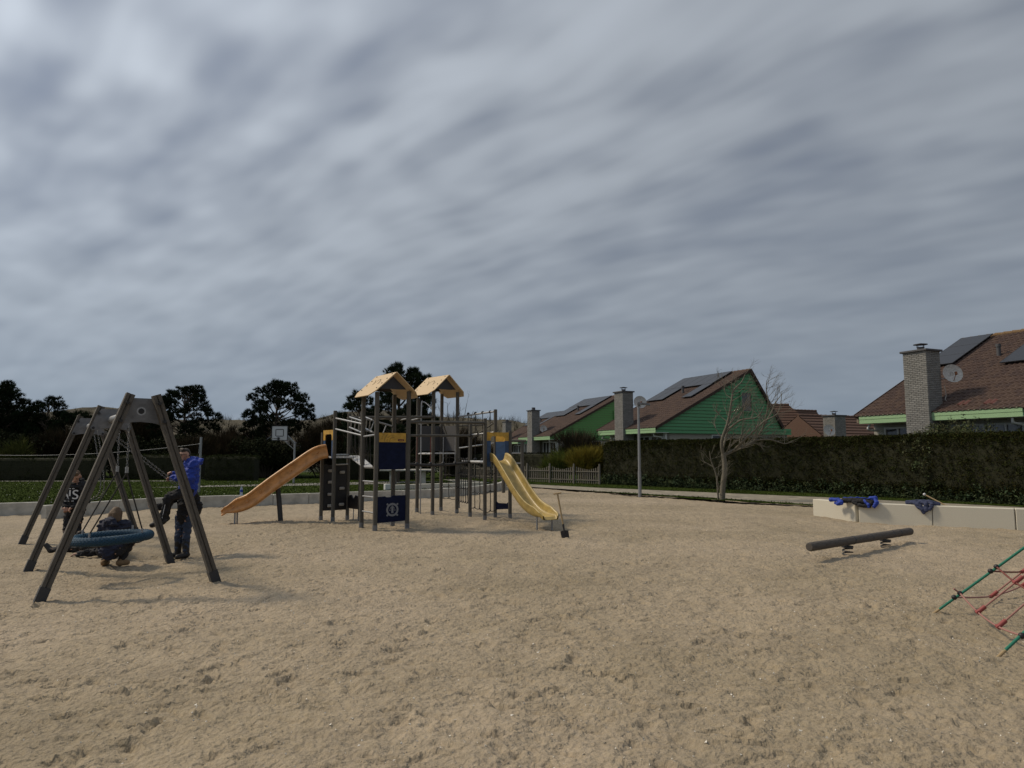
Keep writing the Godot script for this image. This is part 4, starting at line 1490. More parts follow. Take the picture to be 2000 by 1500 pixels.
# simpler roofs of the streets behind
func far_house(label: String, c: Vector2, turn: float, w: float, d: float, eave: float, ridge: float, hip: float, chim: int, group: String, seed_: int) -> Node3D:
	var t := thing("tiled_house", label, "house", Vector3(c.x, 0, c.y), group, turn)
	var st := S()
	box(st, Vector3(0, eave * 0.5, 0), Vector3(w - 0.6, eave, d - 0.6))
	mi("wall", st.commit(), MAT.house_wall, t)
	var a := Vector3(-w / 2, eave, d / 2)
	var b := Vector3(w / 2, eave, d / 2)
	var r0 := Vector3(-w / 2 + hip, ridge, 0)
	var r1 := Vector3(w / 2 - hip, ridge, 0)
	var rows := int((ridge - eave) / 0.22)
	st = S()
	for q in [[a, b, r0, r1, 1.0], [Vector3(b.x, eave, -d / 2), Vector3(a.x, eave, -d / 2), r1, r0, -1.0]]:
		for j in rows:
			var f0 := float(j) / rows
			var f1 := float(j + 1) / rows
			var n := ((q[2] - q[0]) as Vector3).cross(q[1] - q[0]).normalized()
			if n.y < 0: n = -n
			var p0: Vector3 = q[0].lerp(q[2], f0) + n * 0.07
			var p1: Vector3 = q[1].lerp(q[3], f0) + n * 0.07
			var p2: Vector3 = q[1].lerp(q[3], f1) + n * 0.02
			var p3: Vector3 = q[0].lerp(q[2], f1) + n * 0.02
			quad(st, p0, p1, p2, p3, n)
			quad(st, p0 - n * 0.06, p1 - n * 0.06, p1, p0, (p0 - p3).normalized())
	tri(st, a, Vector3(-w / 2, eave, -d / 2), r0)
	tri(st, b, Vector3(w / 2, eave, -d / 2), r1)
	var roof := mi("roof", st.commit(), MAT.tile_far, t)
	var n := int((r1 - r0).length() / 0.45)
	st = S()
	for k in n:
		tube(st, [r0.lerp(r1, float(k) / n), r0.lerp(r1, (k + 1.05) / n) + Vector3(0, 0.02, 0)], [0.11, 0.13], 8)
	mi("ridge", st.commit(), MAT.tile_far, roof)
	if chim > 0:
		chimney(t, Vector3(-3.5, 0, d / 2 - 0.3), Vector3(-2.5, ridge - 0.2, d / 2 + 0.7), 0, seed_, 0)
	for k in 2:
		window(t, Vector3(-w * 0.25 + k * w * 0.5, eave * 0.55, d / 2 - 0.29), 1.4, 1.3, Vector3.RIGHT, Vector3.BACK, MAT.white_paint)
	return t

func make_houses() -> void:
	make_tile()
	var g := "green-gabled bungalows in a row"
	var turn := deg_to_rad(24.0)
	var h2s := [[1.4, 6.55, 6.3, 8.25, 5, 1], [4.45, 6.4, 4.35, 6.28, 2, 1], [1.3, 2.3, 4.3, 6.28, 1, 1]]
	var b := build_house("green-gabled bungalow right behind the bare tree, with solar panels", Vector2(8.70, -43.11), turn, MAT.plank_green, h2s, 300, 401, 0, false, g)
	sat_dish(b, Vector3(0.85, 4.95, -3.0), Vector3(-0.35, 0.25, 0.9).normalized(), 0.42, Vector3(0.5, 4.8, -3.3))
	b = build_house("green-gabled bungalow behind the yellow-twigged shrub", Vector2(3.42, -62.81), turn, MAT.plank_leaf_green, h2s, 0, 411, 1, false, g)
	sat_dish(b, Vector3(0.75, 3.95, -3.0), Vector3(-0.3, 0.2, 0.93).normalized(), 0.33, Vector3(0.5, 3.8, -3.3))
	build_house("farthest green-gabled bungalow beyond the yellow slide", Vector2(0.8, -86.0), turn, MAT.plank_green, h2s, 0, 421, 1, false, g)
	var hrs := [[5.2, 6.7, 4.9, 8.2, 1, 3], [0.9, 2.85, 4.25, 6.35, 2, 1]]
	b = build_house("bungalow with brick chimney and moss-edged tiles over the tall hedge", Vector2(17.62, -24.71), turn, MAT.plank_green, hrs, 300, 431, 0, true, g)
	sat_dish(b, Vector3(0.75, 4.72, -2.95), Vector3(-0.5, 0.25, 0.85).normalized(), 0.37, Vector3(0.5, 4.55, -3.3))
	var cb := S()
	tube(cb, bend([Vector3(0.62, 4.3, -3.18), Vector3(0.68, 3.9, -3.18), Vector3(0.62, 3.75, -3.18), Vector3(0.75, 3.63, -3.15)], 4), 0.012, 6)
	mi("aerial_cable", cb.commit(), MAT.dish, b)
	var fg := "red-tiled houses of the street behind"
	far_house("red-tiled house roof beside the green gable, sloping steeply down", Vector2(22.2, -62.5), deg_to_rad(-4), 9.0, 6.5, 2.4, 5.9, 2.6, 0, fg, 441)
	far_house("small red-tiled roof with pointed gable behind the steep roof", Vector2(29.0, -72.0), deg_to_rad(24), 4.4, 5.0, 3.0, 6.0, 0.1, 0, fg, 442)
	var far_b := far_house("dark-roofed house with broad chimney and dish above the hedge", Vector2(23.4, -53.0), deg_to_rad(24), 6.4, 6.0, 2.4, 4.4, 0.2, 1, fg, 443)
	sat_dish(far_b, Vector3(-4.0, 3.2, 3.6), Vector3(-0.3, 0.3, 0.9).normalized(), 0.4, Vector3(-3.5, 3.1, 3.3))
	far_house("long low red-tiled roof seen between the chimneys", Vector2(35.5, -78.0), deg_to_rad(3), 12.0, 7.0, 2.6, 5.6, 0.4, 0, fg, 444)

# ---------------------------------------------------------------- the climbing and sliding structure
func v2(p: Vector2, y: float) -> Vector3:
	return Vector3(p.x, y, p.y)

func corner(c: Vector2, s: float, deg: float) -> Array:   # back left, front left, front right, back right
	var a := deg_to_rad(deg)
	var v := Vector2(cos(a), -sin(a))
	var u := Vector2(sin(a), cos(a))
	return [c - (v + u) * s * 0.5, c + (u - v) * s * 0.5, c + (u + v) * s * 0.5, c + (v - u) * s * 0.5, v, u]

func post(t: Node3D, p: Vector2, h: float, r := 0.046) -> void:
	var st := S()
	tube(st, [v2(p, -0.25), v2(p, h - 0.012), v2(p, h)], [r, r, r * 0.8], 14)
	var o := pw("post", st, MAT.post, t)
	var g := gh(p.x, p.y)
	pw("foot_sleeve", rod(v2(p, g - 0.15), v2(p, g + 0.11), r + 0.004, 14), MAT.plate, o)

func bar(t: Node3D, called: String, a: Vector3, b: Vector3, r: float, m: Material, ends := true) -> MeshInstance3D:
	var o := pw(called, rod(a, b, r, 10), m, t)
	if ends:
		var st := S()
		var d := (b - a).normalized() * 0.03
		for q in [a + d, b - d]:
			tube(st, [q - d * 0.7, q + d * 0.7], r * 1.35, 10)
		pw("clamp", st, MAT.black_plastic, o)
	return o

func plate(t: Node3D, called: String, a: Vector2, b: Vector2, prof: Array, m: Material, thick := 0.02, off := 0.0) -> MeshInstance3D:
	# profile points are (along 0..1, height)
	var d := (b - a)
	var n := Vector3(-d.y, 0, d.x).normalized()
	var pts := []
	for p in prof:
		pts.append(v2(a + d * p.x, p.y) + n * (off - thick * 0.5))
	var st := S()
	slab(st, pts, n * thick)
	return pw(called, st, m, t)

func rope_net(t: Node3D, called: String, cols: Array, rows: Array, r := 0.011) -> void:
	# cols: [[top, bottom], ...]; rows: fractions down
	var st := S()
	var kn := S()
	for c in cols:
		var pts := []
		for k in 7:
			pts.append(c[0].lerp(c[1], k / 6.0) + Vector3(rf(-1, 1), 0, rf(-1, 1)) * 0.008)
		tube(st, pts, r, 6)
	for f in rows:
		for k in cols.size() - 1:
			var a: Vector3 = cols[k][0].lerp(cols[k][1], f)
			var b: Vector3 = cols[k + 1][0].lerp(cols[k + 1][1], f)
			tube(st, sag(a, b, 0.03, 6), r, 6, false)
			ball(kn, a, 0.022, 5, 8)
			ball(kn, b, 0.022, 5, 8)
	var o := pw(called, st, MAT.rope, t)
	pw("knots", kn, MAT.black_plastic, o)

# a slide: centre line points (p), half width w, side height s
func slide(t: Node3D, line: Array, side: Vector3, w: float, hs: float, m: Material, rim: float) -> MeshInstance3D:
	var c := bend(line, 10)
	var n := c.size()
	var prof := []   # (across, up): outside bottom of one side, over its rim, through the bed, to the other side
	var shape := [[-1.0, -0.1], [-1.17, -0.06], [-1.22, 0.06], [-1.17, 0.18], [-1.07, 0.24], [-1.05, 0.34], [-1.05, 0.7], [-1.09, 0.76], [-1.2, 0.8], [-1.24, 0.9], [-1.13, 1.0], [-1.02, 0.97], [-0.96, 0.8], [-0.9, 0.3], [-0.78, 0.06], [-0.5, 0.0], [-0.06, 0.0], [0.0, 0.012], [0.06, 0.0], [0.5, 0.0], [0.78, 0.06], [0.9, 0.3], [0.96, 0.8], [1.02, 0.97], [1.13, 1.0], [1.24, 0.9], [1.2, 0.8], [1.09, 0.76], [1.05, 0.7], [1.05, 0.34], [1.07, 0.24], [1.17, 0.18], [1.22, 0.06], [1.17, -0.06], [1.0, -0.1], [0.5, -0.14], [-0.5, -0.14], [-1.0, -0.1]]
	if rim < 0.01:   # plain moulded chute
		shape = [[-0.95, -0.1], [-1.08, -0.02], [-1.12, 0.4], [-1.15, 0.85], [-1.16, 0.95], [-1.08, 1.0], [-1.0, 0.95], [-0.95, 0.7], [-0.88, 0.28], [-0.76, 0.07], [-0.5, 0.0], [0.0, -0.01], [0.5, 0.0], [0.76, 0.07], [0.88, 0.28], [0.95, 0.7], [1.0, 0.95], [1.08, 1.0], [1.16, 0.95], [1.15, 0.85], [1.12, 0.4], [1.08, -0.02], [0.95, -0.1], [-0.95, -0.1]]
	var rings := []
	var along := 0.0
	for k in n:
		var d: Vector3 = (c[mini(k + 1, n - 1)] - c[maxi(k - 1, 0)]).normalized()
		var up := side.cross(d).normalized()
		if up.y < 0: up = -up
		var f := float(k) / (n - 1)
		var high := hs
		if f > 0.86: high = hs * lerpf(1.0, 0.5, smoothstep(0.86, 1.0, f))
		var ring := []
		for q in shape:
			ring.append(c[k] + side * q[0] * w + up * q[1] * high)
		rings.append(ring)
	var st := S()
	var sg := 1
	for k in n - 1:
		for j in shape.size() - 1:
			var p := [rings[k][j], rings[k + 1][j], rings[k + 1][j + 1], rings[k][j], rings[k + 1][j + 1], rings[k][j + 1]]
			st.set_smooth_group(1)
			for q in p:
				st.set_uv(Vector2(j, k) * 0.1)
				st.add_vertex(q)
	# rounded lip at the low end
	var e: Array = rings[n - 1]
	var dir: Vector3 = (c[n - 1] - c[n - 2]).normalized()
	var lip = c[n - 1] + dir * 0.12 - Vector3(0, 0.04, 0)
	st.set_smooth_group(2)
	for j in shape.size() - 1:
		var a: Vector3 = e[j]
		var b: Vector3 = e[j + 1]
		var la := a.lerp(lip + (a - c[n - 1]) * 0.8, 0.75) - Vector3(0, 0.02, 0)
		var lb := b.lerp(lip + (b - c[n - 1]) * 0.8, 0.75) - Vector3(0, 0.02, 0)
		for q in [a, la, lb, a, lb, b]:
			st.set_uv(Vector2(j, 0))
			st.add_vertex(q)
	# under-skin
	st.generate_normals()
	var o := pw("slide", st, m, t)
	if rim < 0.01: return o
	# collar rings where the sections join
	var seams := S()
	for f in [0.12, 0.3, 0.55, 0.72, 0.88]:
		var k := int(f * (n - 1))
		for s in [9, 25]:
			var d: Vector3 = (c[k + 1] - c[k]).normalized()
			tube(seams, [rings[k][s] - d * 0.022 - Vector3(0, 0.012, 0), rings[k][s] + d * 0.022 - Vector3(0, 0.012, 0)], rim, 8)
	pw("joint_collar", seams, m, o)
	# pressed gussets on the outer side walls
	var gu := S()
	for f in [0.14, 0.33, 0.6, 0.75, 0.92]:
		var k := int(f * (n - 1))
		for s in [-1.0, 1.0]:
			var j := 6 if s < 0 else 28
			var base: Vector3 = rings[k][4 if s < 0 else 30]
			var top: Vector3 = rings[k][j]
			var d: Vector3 = (c[k + 1] - c[k]).normalized()
			var mid := base.lerp(top, 0.55)
			var outp = mid + side * s * 0.035
			tri(gu, mid - d * 0.05 + Vector3(0, 0.03, 0), mid + d * 0.05 + Vector3(0, 0.03, 0), outp - Vector3(0, 0.02, 0))
			tri(gu, mid - d * 0.05 + Vector3(0, 0.03, 0), outp - Vector3(0, 0.02, 0), base.lerp(top, 0.25))
			tri(gu, mid + d * 0.05 + Vector3(0, 0.03, 0), outp - Vector3(0, 0.02, 0), base.lerp(top, 0.25))
	pw("gusset", gu, m, o)
	return o

func roofed(t: Node3D, q: Array, c: Vector2, s: float, eave: float, ridge: float) -> void:
	var v := Vector3(q[4].x, 0, q[4].y)
	var u := Vector3(q[5].x, 0, q[5].y)
	var o := Vector3(c.x, 0, c.y)
	var hw := s * 0.5 + 0.2
	var hl := s * 0.5 + 0.17
	for sg in [-1.0, 1.0]:
		var top0 := o + u * hl + Vector3(0, ridge, 0)
		var top1 := o - u * hl + Vector3(0, ridge, 0)
		var e0: Vector3 = o + v * sg * hw + u * (hl - 0.16) + Vector3(0, eave, 0)
		var e1: Vector3 = o + v * sg * hw - u * (hl - 0.16) + Vector3(0, eave, 0)
		var m0 := top0.lerp(o + v * sg * hw + u * hl + Vector3(0, eave, 0), 0.8)
		var m1 := top1.lerp(o + v * sg * hw - u * hl + Vector3(0, eave, 0), 0.8)
		var st := S()
		var nn := (e0 - top0).cross(top1 - top0).normalized()
		if nn.y < 0: nn = -nn
		slab(st, [top0, m0, e0, e1, m1, top1], nn * 0.018)
		var rp := pw("roof_panel", st, MAT.cream_panel, t)
		var bo := S()
		for k in 2:
			for j in 4:
				var f := 0.08 + 0.26 * j
				var p := (top0 if k == 0 else top1).lerp(m0 if k == 0 else m1, f)
				p = p.lerp((top1 if k == 0 else top0).lerp(m1 if k == 0 else m0, f), 0.12) + nn * 0.018
				tube(bo, [p, p + nn * 0.012], 0.015, 8)
		pw("bolt", bo, MAT.black_plastic, rp)
		# engraved wavy dots
		var ink := S()
		for k in 26:
			var a := k * 0.42
			var p := top0.lerp(m0, 0.45 + 0.13 * sin(a)).lerp(top1.lerp(m1, 0.45 + 0.13 * sin(a)), 0.5 + 0.017 * (k - 13) + 0.04 * cos(a)) + nn * 0.0205
			box(ink, p, Vector3(0.018, 0.018, 0.003), Basis(u, nn.cross(u), nn))
		pw("engraving", ink, MAT.line_ink, rp)
	for e in [1.0, -1.0]:
		var f = o + u * e * (s * 0.5 - 0.02)
		var st := S()
		slab(st, [f + Vector3(0, ridge - 0.07, 0), f - v * 0.42 * s + Vector3(0, lerpf(ridge, eave, 0.42 * s / hw) - 0.06, 0), f - v * 0.18 * s + Vector3(0, eave + 0.17, 0), f + v * 0.18 * s + Vector3(0, eave + 0.17, 0), f + v * 0.42 * s + Vector3(0, lerpf(ridge, eave, 0.42 * s / hw) - 0.06, 0)], u * 0.02)
		pw("gable_board", st, MAT.dark_steel, t)

func deck(t: Node3D, q: Array, y: float, m: Material) -> void:
	var a := v2(q[0], y)
	var st := S()
	for k in 6:
		var f0 := k / 6.0 + 0.012
		var f1 := (k + 1) / 6.0 - 0.012
		st = S()
		slab(st, [v2(q[0], y).lerp(v2(q[3], y), f0), v2(q[1], y).lerp(v2(q[2], y), f0), v2(q[1], y).lerp(v2(q[2], y), f1), v2(q[0], y).lerp(v2(q[3], y), f1)], Vector3(0, -0.04, 0))
		pw("deck_board", st, m, t)

func make_play() -> void:
	rng.seed = 500
	var T1 := corner(Vector2(-2.81, -15.96), 0.75, 34)
	var T2 := corner(Vector2(-2.10, -20.26), 0.8, 39)
	var L := corner(Vector2(-4.22, -17.84), 0.7, 38)
	var R1 := Vector2(-1.10, -19.01)
	var R2 := Vector2(-0.67, -17.90)
	var R3 := Vector2(-0.43, -18.60)
	var R4 := Vector2(-0.05, -18.28)
	var t := thing("climbing_frame", "big timber climbing frame with two pitched roofs and two slides", "play structure", Vector3(-2.4, 0, -17.8))
	for k in 4:
		post(t, L[k], [2.6, 2.66, 2.66, 2.64][k] if k > 0 else 2.15)
		post(t, T1[k], [2.92, 2.95, 3.0, 2.98][k], 0.05)
		post(t, T2[k], [3.2, 3.32, 3.36, 3.36][k], 0.05)
	for p in [[R1, 2.5], [R2, 2.5], [R3, 2.77], [R4, 2.2]]:
		post(t, p[0], p[1])
	deck(t, L, 1.56, MAT.white_board)
	deck(t, T1, 1.34, MAT.post)
	deck(t, T2, 1.66, MAT.white_board)
	deck(t, [R3, R2, R4, R4.lerp(R3, 0.4)], 1.42, MAT.post)
	roofed(t, T1, Vector2(-2.81, -15.96), 0.75, 2.86, 3.38)
	roofed(t, T2, Vector2(-2.10, -20.26), 0.8, 3.24, 3.8)
	# left tower: slide doorway, black climbing panel, low black panel
	var arch := [Vector2(0.06, 1.5), Vector2(0.06, 2.15), Vector2(0.94, 2.15), Vector2(0.94, 1.5), Vector2(0.8, 1.5), Vector2(0.8, 1.9), Vector2(0.7, 2.02), Vector2(0.3, 2.02), Vector2(0.2, 1.9), Vector2(0.2, 1.5)]
	var door := func(a: Vector2, b: Vector2, lo: float, sp: float, top: float) -> void:
		plate(t, "yellow_arch", a, b, [Vector2(0.06, sp), Vector2(0.06, top), Vector2(0.94, top), Vector2(0.94, sp), Vector2(0.78, sp), Vector2(0.78, top - 0.14), Vector2(0.72, top - 0.1), Vector2(0.28, top - 0.1), Vector2(0.22, top - 0.14), Vector2(0.22, sp)], MAT.yellow_panel)
		plate(t, "blue_panel", a, b, [Vector2(0.06, lo), Vector2(0.06, sp - 0.004), Vector2(0.22, sp - 0.004), Vector2(0.22, lo)], MAT.blue_panel)
		plate(t, "blue_panel", a, b, [Vector2(0.78, lo), Vector2(0.78, sp - 0.004), Vector2(0.94, sp - 0.004), Vector2(0.94, lo)], MAT.blue_panel)
	door.call(L[0], L[1], 1.5, 1.95, 2.2)
	door.call(R2, R4, 1.3, 1.95, 2.16)
	var bk := plate(t, "back_panel", R3, R4, [Vector2(0.05, 1.45), Vector2(0.05, 1.93), Vector2(0.93, 1.93), Vector2(0.93, 1.45)], MAT.blue_panel, 0.02, 0.02)
	plate(t, "yellow_panel", R3, R4, [Vector2(0.05, 1.934), Vector2(0.05, 2.1), Vector2(0.93, 2.1), Vector2(0.93, 1.934)], MAT.yellow_panel, 0.02, 0.02)
	var cp := plate(t, "climbing_panel", L[0], L[3], [Vector2(0.05, 0.22), Vector2(0.05, 1.34), Vector2(0.95, 1.34), Vector2(0.95, 0.22)], MAT.black_plastic, 0.03)
	var dL = (L[3] - L[0])
	for g in [[0.3, 1.2], [0.3, 0.92], [0.3, 0.62], [0.3, 0.34], [0.74, 1.16], [0.74, 0.76], [0.74, 0.36]]:
		var st := S()
		var p := v2(L[0] + dL * g[0], g[1]) + Vector3(-dL.y, 0, dL.x).normalized() * 0.045
		box(st, p, Vector3(0.13, 0.07, 0.06), Basis(Vector3(dL.x, 0, dL.y).normalized(), Vector3.UP, Vector3(-dL.y, 0, dL.x).normalized()), 0.014)
		pw("hand_hold", st, MAT.grip, cp)
	plate(t, "shaped_panel", L[3], L[2], [Vector2(0.04, 0.26), Vector2(0.04, 0.5), Vector2(0.15, 0.58), Vector2(0.32, 0.6), Vector2(0.5, 0.5), Vector2(0.68, 0.6), Vector2(0.85, 0.58), Vector2(0.96, 0.5), Vector2(0.96, 0.26)], MAT.black_plastic, 0.03)
	bar(t, "support_rod", v2(L[3].lerp(L[2], 0.5), -0.1), v2(L[3].lerp(L[2], 0.5), 0.27), 0.012, MAT.galvanised, false)
	for yy in [1.6, 1.36]:
		bar(t, "cross_bar", v2(L[1], yy), v2(L[3], yy), 0.018, MAT.steel, false)
	# orange slide
	var a0 := v2(L[0].lerp(L[1], 0.5), 1.62)
	var sd := Vector3(-0.975, 0, 0.22).normalized()
	var line := []
	for k in [[0.0, 1.56], [0.22, 1.5], [0.62, 1.22], [1.1, 0.87], [1.37, 0.66], [1.68, 0.42], [1.96, 0.3], [2.28, 0.25]]:
		line.append(Vector3(a0.x, k[1], a0.z) + sd * k[0])
	var wdir := Vector3(sd.z, 0, -sd.x)
	var so := slide(t, line, wdir, 0.225, 0.3, MAT.orange_slide, 0.03)
	for q in [[2.08, 0.24, 0.17], [2.08, 0.24, -0.2]]:
		var p = Vector3(a0.x, 0, a0.z) + sd * q[0] + wdir * q[2]
		pw("support_leg", rod(Vector3(p.x, -0.2, p.z), Vector3(p.x, q[1], p.z), 0.02), MAT.galvanised, so)
	var sp := Vector3(a0.x, 0, a0.z) + sd * 1.14
	var leg := S()
	tube(leg, [Vector3(sp.x + 0.1, -0.2, sp.z), Vector3(sp.x + 0.02, 0.55, sp.z), Vector3(sp.x - 0.02, 0.82, sp.z)], [0.06, 0.06, 0.055], 12)
	pw("support_leg", leg, MAT.dark_steel, so)
	# yellow slide
	a0 = v2(R2.lerp(R4, 0.5), 1.45)
	var tip := Vector3(0.8, 0.24, -15.86)
	sd = Vector3(tip.x - a0.x, 0, tip.z - a0.z)
	var SL := sd.length()
	sd = sd.normalized()
	line = []
	for k in [[-0.02, 1.45], [0.22, 1.4], [0.7, 1.06], [1.25, 0.66], [1.7, 0.4], [2.1, 0.28], [SL, 0.25]]:
		line.append(Vector3(a0.x, k[1], a0.z) + sd * k[0])
	wdir = Vector3(-sd.z, 0, sd.x)
	so = slide(t, line, wdir, 0.205, 0.2, MAT.yellow_slide, 0.001)
	for q in [0.19, -0.19]:
		var p = Vector3(a0.x, 0, a0.z) + sd * (SL - 0.18) + wdir * q
		pw("support_leg", rod(Vector3(p.x, -0.2, p.z), Vector3(p.x, 0.25, p.z), 0.02), MAT.galvanised, so)
	plate(t, "low_seat_panel", R3, R4, [Vector2(0.06, 0.2), Vector2(0.06, 0.42), Vector2(0.2, 0.37), Vector2(0.8, 0.37), Vector2(0.94, 0.42), Vector2(0.94, 0.24)], MAT.navy_panel, 0.03)
	# sloping bridge from the left tower down to the first roofed tower
	var b0a := v2(L[2], 1.58)
	var b0b := v2(L[3], 1.58)
	var b1a := v2(T1[1].lerp(T1[0], 0.25), 1.36)
	var b1b := v2(T1[0], 1.36)
	for k in 9:
		var f0 := k / 9.0 + 0.01
		var f1 := (k + 1) / 9.0 - 0.01
		var st := S()
		slab(st, [b0a.lerp(b1a, f0), b0a.lerp(b1a, f1), b0b.lerp(b1b, f1), b0b.lerp(b1b, f0)], Vector3(0, -0.035, 0))
		pw("bridge_board", st, MAT.white_board, t)
	for s in 2:
		var p0 := (b0a if s == 0 else b0b)
		var p1 := (b1a if s == 0 else b1b)
		bar(t, "hand_rail", p0 + Vector3(0, 0.98, 0), p1 + Vector3(0, 0.98, 0), 0.02, MAT.steel)
		bar(t, "hand_rail", p0 + Vector3(0, 0.72, 0), p1 + Vector3(0, 0.72, 0), 0.02, MAT.steel)
		for k in 3:
			var f := 0.2 + 0.28 * k
			bar(t, "rail_strut", p0.lerp(p1, f) + Vector3(0, 0.97, 0), p0.lerp(p1, f - 0.07) + Vector3(0, 0.73, 0), 0.014, MAT.steel, false)
			bar(t, "hanger_rope", p0.lerp(p1, f) + Vector3(0, 0.72, 0), p0.lerp(p1, f + 0.1), 0.008, MAT.rope, false)
			bar(t, "hanger_rope", p0.lerp(p1, f) + Vector3(0, 0.72, 0), p0.lerp(p1, f - 0.08), 0.008, MAT.rope, false)
	bar(t, "hand_rail", v2(L[1], 2.48), v2(T1[0], 2.28), 0.02, MAT.steel)
	bar(t, "hand_rail", v2(L[1], 2.22), v2(T1[0], 2.02), 0.02, MAT.steel)
	bar(t, "hand_rail", v2(T1[0], 2.42), v2(T1[3], 2.24), 0.02, MAT.steel)
	bar(t, "hand_rail", v2(T1[0], 2.16), v2(T1[3], 1.98), 0.02, MAT.steel)
	for k in 2:
		var f := 0.35 + 0.4 * k
		bar(t, "rail_strut", v2(T1[0].lerp(T1[3], f), 2.42 - 0.18 * f), v2(T1[0].lerp(T1[3], f - 0.14), 2.16 - 0.18 * f), 0.014, MAT.steel, false)
	for k in 3:
		bar(t, "ladder_rung", v2(T1[0], 0.36 + 0.33 * k), v2(T1[1], 0.36 + 0.33 * k), 0.018, MAT.steel)
	bar(t, "cross_bar", v2(T1[0], 2.0), v2(T1[1], 2.03), 0.02, MAT.steel)
	# panels on the first roofed tower
	var up := plate(t, "navy_panel", T1[1], T1[2], [Vector2(0.08, 1.3), Vector2(0.08, 1.866), Vector2(0.92, 1.866), Vector2(0.92, 1.32), Vector2(0.86, 1.28), Vector2(0.14, 1.28)], MAT.navy_panel)
	var yp := plate(t, "yellow_panel", T1[1], T1[2], [Vector2(0.08, 1.87), Vector2(0.08, 2.07), Vector2(0.92, 2.07), Vector2(0.92, 1.87)], MAT.yellow_panel)
	var d = (T1[2] - T1[1])
	var dn = d.normalized()
	var out := Vector3(-d.y, 0, d.x).normalized() * 0.0125
	var pb := Basis(Vector3(dn.x, 0, dn.y), Vector3.UP, Vector3(-dn.y, 0, dn.x))
	var ink := S()
	for k in 5:   # printed arcs and dashes
		var r := 0.08 + 0.055 * k
		for j in 9:
			if (j + k) % 4 == 3 and k != 2: continue
			var a := PI * (0.5 + 0.06 * j)
			var px_ := 0.52 + cos(a) * r * 1.5
			var py_ := 1.89 + sin(a) * r
			if py_ > 2.05 or py_ < 1.885 or px_ < 0.12: continue
			box(ink, v2(T1[1] + d * px_, py_) + out, Vector3(0.035, 0.005, 0.002), pb * Basis(Vector3.BACK, a + PI * 0.5))
	pw("printed_lines", ink, MAT.line_ink, yp)
	ink = S()
	var bc := v2(T1[1] + d * 0.76, 1.915) + out
	var oval := []
	for k in 20:
		var a := TAU * k / 20
		oval.append(bc + pb * Vector3(0.075 * signf(cos(a)) * pow(absf(cos(a)), 0.5), 0.024 * signf(sin(a)) * pow(absf(sin(a)), 0.6), 0))
	slab(ink, oval, pb.z * 0.003)
	var bd := pw("badge", ink, MAT.badge_ink, yp)
	ink = S()
	for k in 5:
		box(ink, bc + pb * Vector3(-0.04 + 0.02 * k, 0, 0.004), Vector3(0.013, 0.014, 0.002), pb)
	pw("badge_letters", ink, MAT.yellow_panel, bd)
	var lp := plate(t, "navy_panel", T1[1], T1[2], [Vector2(0.07, 0.15), Vector2(0.07, 0.7), Vector2(0.3, 0.71), Vector2(0.32, 0.69), Vector2(0.48, 0.69), Vector2(0.5, 0.72), Vector2(0.93, 0.72), Vector2(0.93, 0.17)], MAT.navy_panel)
	# round emblem
	var ec := v2(T1[1] + d * 0.52, 0.42) + out
	var em := S()
	for k in 28:
		var a := TAU * k / 28
		var b := TAU * (k + 1) / 28
		quad(em, ec + pb * Vector3(cos(a) * 0.1, sin(a) * 0.1, 0.003), ec + pb * Vector3(cos(b) * 0.1, sin(b) * 0.1, 0.003), ec + pb * Vector3(cos(b) * 0.143, sin(b) * 0.143, 0.003), ec + pb * Vector3(cos(a) * 0.143, sin(a) * 0.143, 0.003), pb.z)
	for k in 4:
		var a := PI * 0.25 + k * PI * 0.5
		tube(em, [ec + pb * Vector3(cos(a) * 0.165, sin(a) * 0.165, 0), ec + pb * Vector3(cos(a) * 0.165, sin(a) * 0.165, 0.006)], 0.022, 10)
	box(em, ec + pb * Vector3(0, -0.005, 0.004), Vector3(0.05, 0.14, 0.004), pb)
	box(em, ec + pb * Vector3(0, 0.078, 0.004), Vector3(0.034, 0.02, 0.004), pb)
	for s in [-1.0, 1.0]:
		tube(em, [ec + pb * Vector3(s * 0.058, -0.01, 0.0), ec + pb * Vector3(s * 0.058, -0.01, 0.006)], 0.014, 8)
		box(em, ec + pb * Vector3(s * 0.042, 0.04, 0.003), Vector3(0.012, 0.05, 0.004), pb * Basis(Vector3.BACK, s * 0.5))
	pw("round_emblem", em, MAT.grey_print, lp)
	# long beams and ropes from the first tower to the right posts
	var rr := R2
	bar(t, "overhead_beam", v2(T1[2], 2.32), v2(R2, 2.39), 0.036, MAT.post, false)
	bar(t, "rail_beam", v2(T1[2], 2.02), v2(R1, 2.1), 0.03, MAT.post)
	var rp := S()
	tube(rp, sag(v2(T1[2], 1.39), v2(R1, 1.41), 0.05, 10), 0.034, 8)
	var tr := pw("balance_rope", rp, MAT.rope, t)
	for f in [0.12, 0.32, 0.52, 0.72]:
		var p = T1[2].lerp(R1, f)
		bar(t, "hanger_rope", v2(p, 2.05), v2(p, 1.39), 0.009, MAT.red_rope if f < 0.4 else MAT.galvanised, false)
		var bs := S()
		ball(bs, v2(p, 1.39), 0.045, 6, 10)
		pw("knot", bs, MAT.black_plastic, tr)
	for f in [0.42, 0.85]:
		var p = T1[2].lerp(R2, f)
		bar(t, "beam_strut", v2(p, 2.33), v2(T1[2].lerp(R2, f + 0.05), 2.08), 0.016, MAT.post, false)
	bar(t, "overhead_beam", v2(L[3], 2.55), v2(T2[0], 2.6), 0.036, MAT.post)
	bar(t, "overhead_beam", v2(L[2], 2.52), v2(T2[1], 2.63), 0.036, MAT.post)
	for k in 6:
		var f := 0.12 + 0.15 * k
		bar(t, "monkey_bar", v2(L[3].lerp(T2[0], f), 2.55), v2(L[2].lerp(T2[1], f), 2.53 + 0.1 * f), 0.016, MAT.steel, false)
